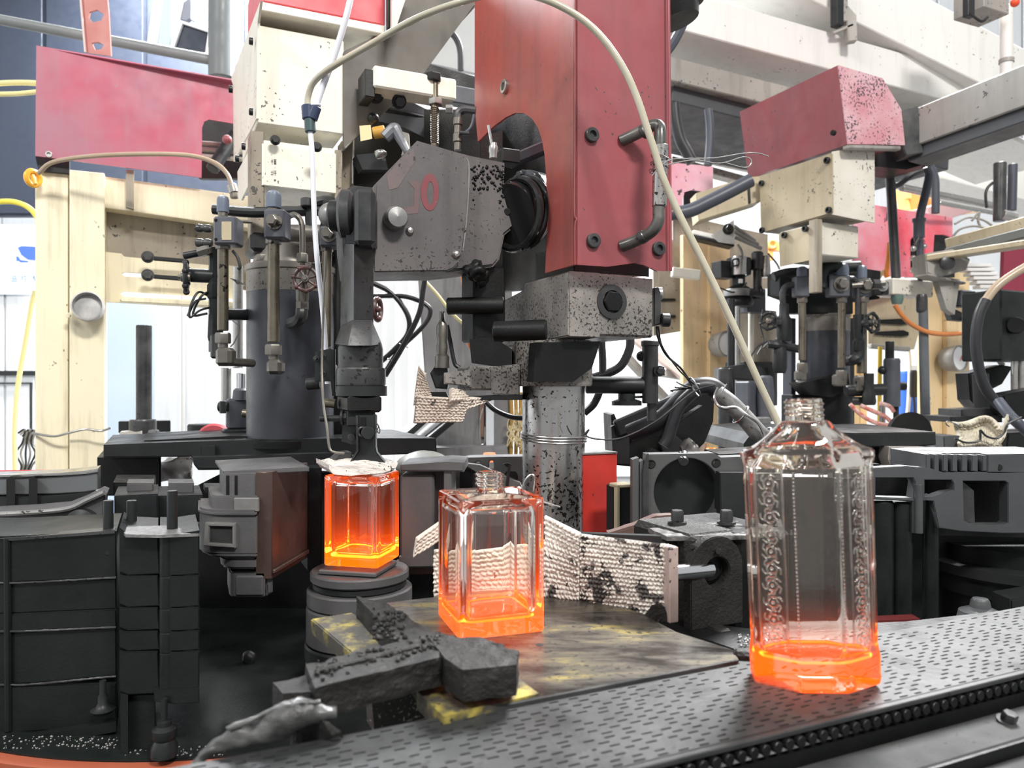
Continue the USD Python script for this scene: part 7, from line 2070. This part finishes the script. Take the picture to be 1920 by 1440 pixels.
yaw3, tilt3 = math.radians(-7), math.radians(-2.2)
G3 = hot_glass('hot_glass_tall', o3[2] + .014, o3[2] + HB * .42, .20, .5, (1.0, .985, .955))
A('body', place(body3, o3, yaw3, tilt3), G3, smooth=32)
A('hot_core', place(loft([(plan(.0036), .0008), (plan(.0010), .0025), (plan(.0010), .0195)]), o3, yaw3, tilt3), hot_core('hot_core_tall', 52.0, 26.0))
A('hot_layer', place(loop(plan(.0088), .0195, .0012), o3, yaw3, tilt3), hot_core('hot_layer_tall', 330.0, 0.0, (1.0, .42, .03)))
A('thread', J(*[place(ring((0, 0, HB + z), (.07, 0, 1), .0123, .0012, 36, 8), o3, yaw3, tilt3) for z in (.024, .028, .032)]), G3)
# relief: scrolls and rosettes on the slanted sides, beads down the edges of the smooth front
rel = []
for sgn in (-1, 1):
    e0 = np.array([sgn * .0155, -.0265])
    e1 = np.array([sgn * .0425, -.0085])
    tn = (e1 - e0) / np.linalg.norm(e1 - e0)
    nr = np.array([sgn * tn[1] * sgn, -abs(tn[0])])
    nr = np.array([tn[1], -tn[0]]) if (np.array([tn[1], -tn[0]])[1] < 0) else np.array([-tn[1], tn[0]])
    mid = (e0 + e1) / 2

    def on(a, z, out=.0):
        q = mid + tn * a + nr * (out - .0006)
        return np.array([q[0], q[1], z])
    ax = np.array([nr[0], nr[1], 0])
    for i in range(10):
        z = .036 + i * .0118
        rel.append(ring(on(.001, z), ax, .0036, .0007, 20, 6))
        rel.append(ball(on(.001, z), .0013, 1))
        for k in range(5):
            t = k * 2 * math.pi / 5 + i
            rel.append(tube([on(.001 + .0040 * math.cos(t), z + .0040 * math.sin(t)), on(.001 + .0062 * math.cos(t + .35), z + .0060 * math.sin(t + .35)), on(.001 + .0072 * math.cos(t + .9), z + .0066 * math.sin(t + .9))], .0006, seg=6, n=4))
    for i in range(46):
        z = .030 + i * .00265
        rel.append(ball(np.array([sgn * .0152, -.0263, z]), .0008, 1))
    rel.append(tube([on(.0105, .030), on(.0105, HB - .012)], .0007, seg=6))
    rel.append(tube([on(-.0085, .030), on(-.0085, HB - .012)], .0007, seg=6))
A('relief', J(*[place(r_, o3, yaw3, tilt3) for r_ in rel]), GC, smooth=60)

# neck finish of a further hot bottle in a far mould
HOTN = usdkit.material(stage, '/World/Looks/hot_neck', {'p': ('principled_bsdf', {'base_color': (.9, .4, .3), 'roughness': .15, 'transmission_weight': .6, 'emission_color': (1, .16, .06), 'emission_strength': 1.1})}, surface='p.BSDF')
one('bottle_neck', 'small glowing pink threaded bottle neck rising above the slotted grey plate', 'bottle neck', J(vl(918, 1.42, [(10, 866), (10, 850), (11, 849)], 24), *[ring(P(918, y, 1.42), (.05, 0, 1), M(10.5, 1.42), M(1.6, 1.42), 24, 6) for y in (852, 857, 862)]), HOTN)

# ================================================================== clear lubrication tubes
CLEAR = usdkit.material(stage, '/World/Looks/clear_vinyl', {'t': ('transparent_bsdf', {'color': (.93, .91, .84)}), 'd': ('principled_bsdf', {'base_color': (.62, .58, .46), 'roughness': .18, 'coat_weight': .5}), 'm': ('mix_closure', {'fac': .78})}, [('t.BSDF', 'm.closure1'), ('d.BSDF', 'm.closure2')], surface='m.closure')
MILK = plain('milky_tube', (.72, .74, .80), .3)
T('clear_tube', 'long yellowish clear tube arching over the red column cover down to the tall bottle', 'tube')
d_ = .93
A('tube', ptube([(577, 205, 1.08), (578, 180, 1.08), (590, 152, 1.07), (625, 124, 1.05), (700, 80, 1.03), (780, 35, 1.0), (860, 5, .97), (940, -14, .95), (1010, -5, d_), (1080, 28, d_), (1130, 72, d_), (1170, 130, d_), (1195, 185, d_), (1213, 240, d_), (1228, 285, d_), (1244, 335, d_), (1275, 405, d_), (1325, 505, d_), (1375, 610, d_), (1420, 710, d_), (1462, 800, d_)], 6.5, seg=12, n=6), mat('aged_clear_tube', (.40, .37, .28), (.52, .48, .38), patch=.8, speck=.5, speck_scale=80, rough=.2, scale=14, coat=.6))
T('tube_tee', 'dark blue push-in tee fitting joining the clear tubes before the cream control box', 'fitting')
PL = plain('tee_blue_plastic', (.035, .05, .10), .3)
dt_ = 1.07
A('left_socket', cyl(P(577, 198, dt_), P(579, 224, dt_), M(12, dt_), 18), PL)
A('right_socket', cyl(P(592, 200, dt_), P(584, 224, dt_), M(11, dt_), 18), PL)
A('body', cyl(P(580, 218, dt_), P(582, 248, dt_), M(10, dt_), 18), plain('tee_green_plastic', (.05, .09, .09), .35))
A('collar', ring(P(591, 199, dt_), (-.2, 0, 1), M(9, dt_), M(2, dt_), 18, 6), MILK)
A('tab', cyl(P(588, 222, dt_), P(594, 224, dt_), M(3, dt_)), PL)
one('milky_tube', 'straight milky white tube rising from the dark blue tee to the top edge', 'tube', ptube([(592, 200, 1.07), (606, 160, 1.07), (630, 95, 1.06), (652, 20, 1.05), (668, -60, 1.05)], 6, seg=12), MILK)
one('milky_tube', 'milky tube hanging from the dark blue tee down past the ball knob', 'tube', ptube([(582, 246, 1.07), (586, 300, 1.07), (588, 370, 1.07), (591, 440, 1.07), (596, 500, 1.07), (603, 560, 1.07), (608, 620, 1.07), (612, 680, 1.07), (614, 720, 1.07)], 5, seg=12), MILK)
finish()
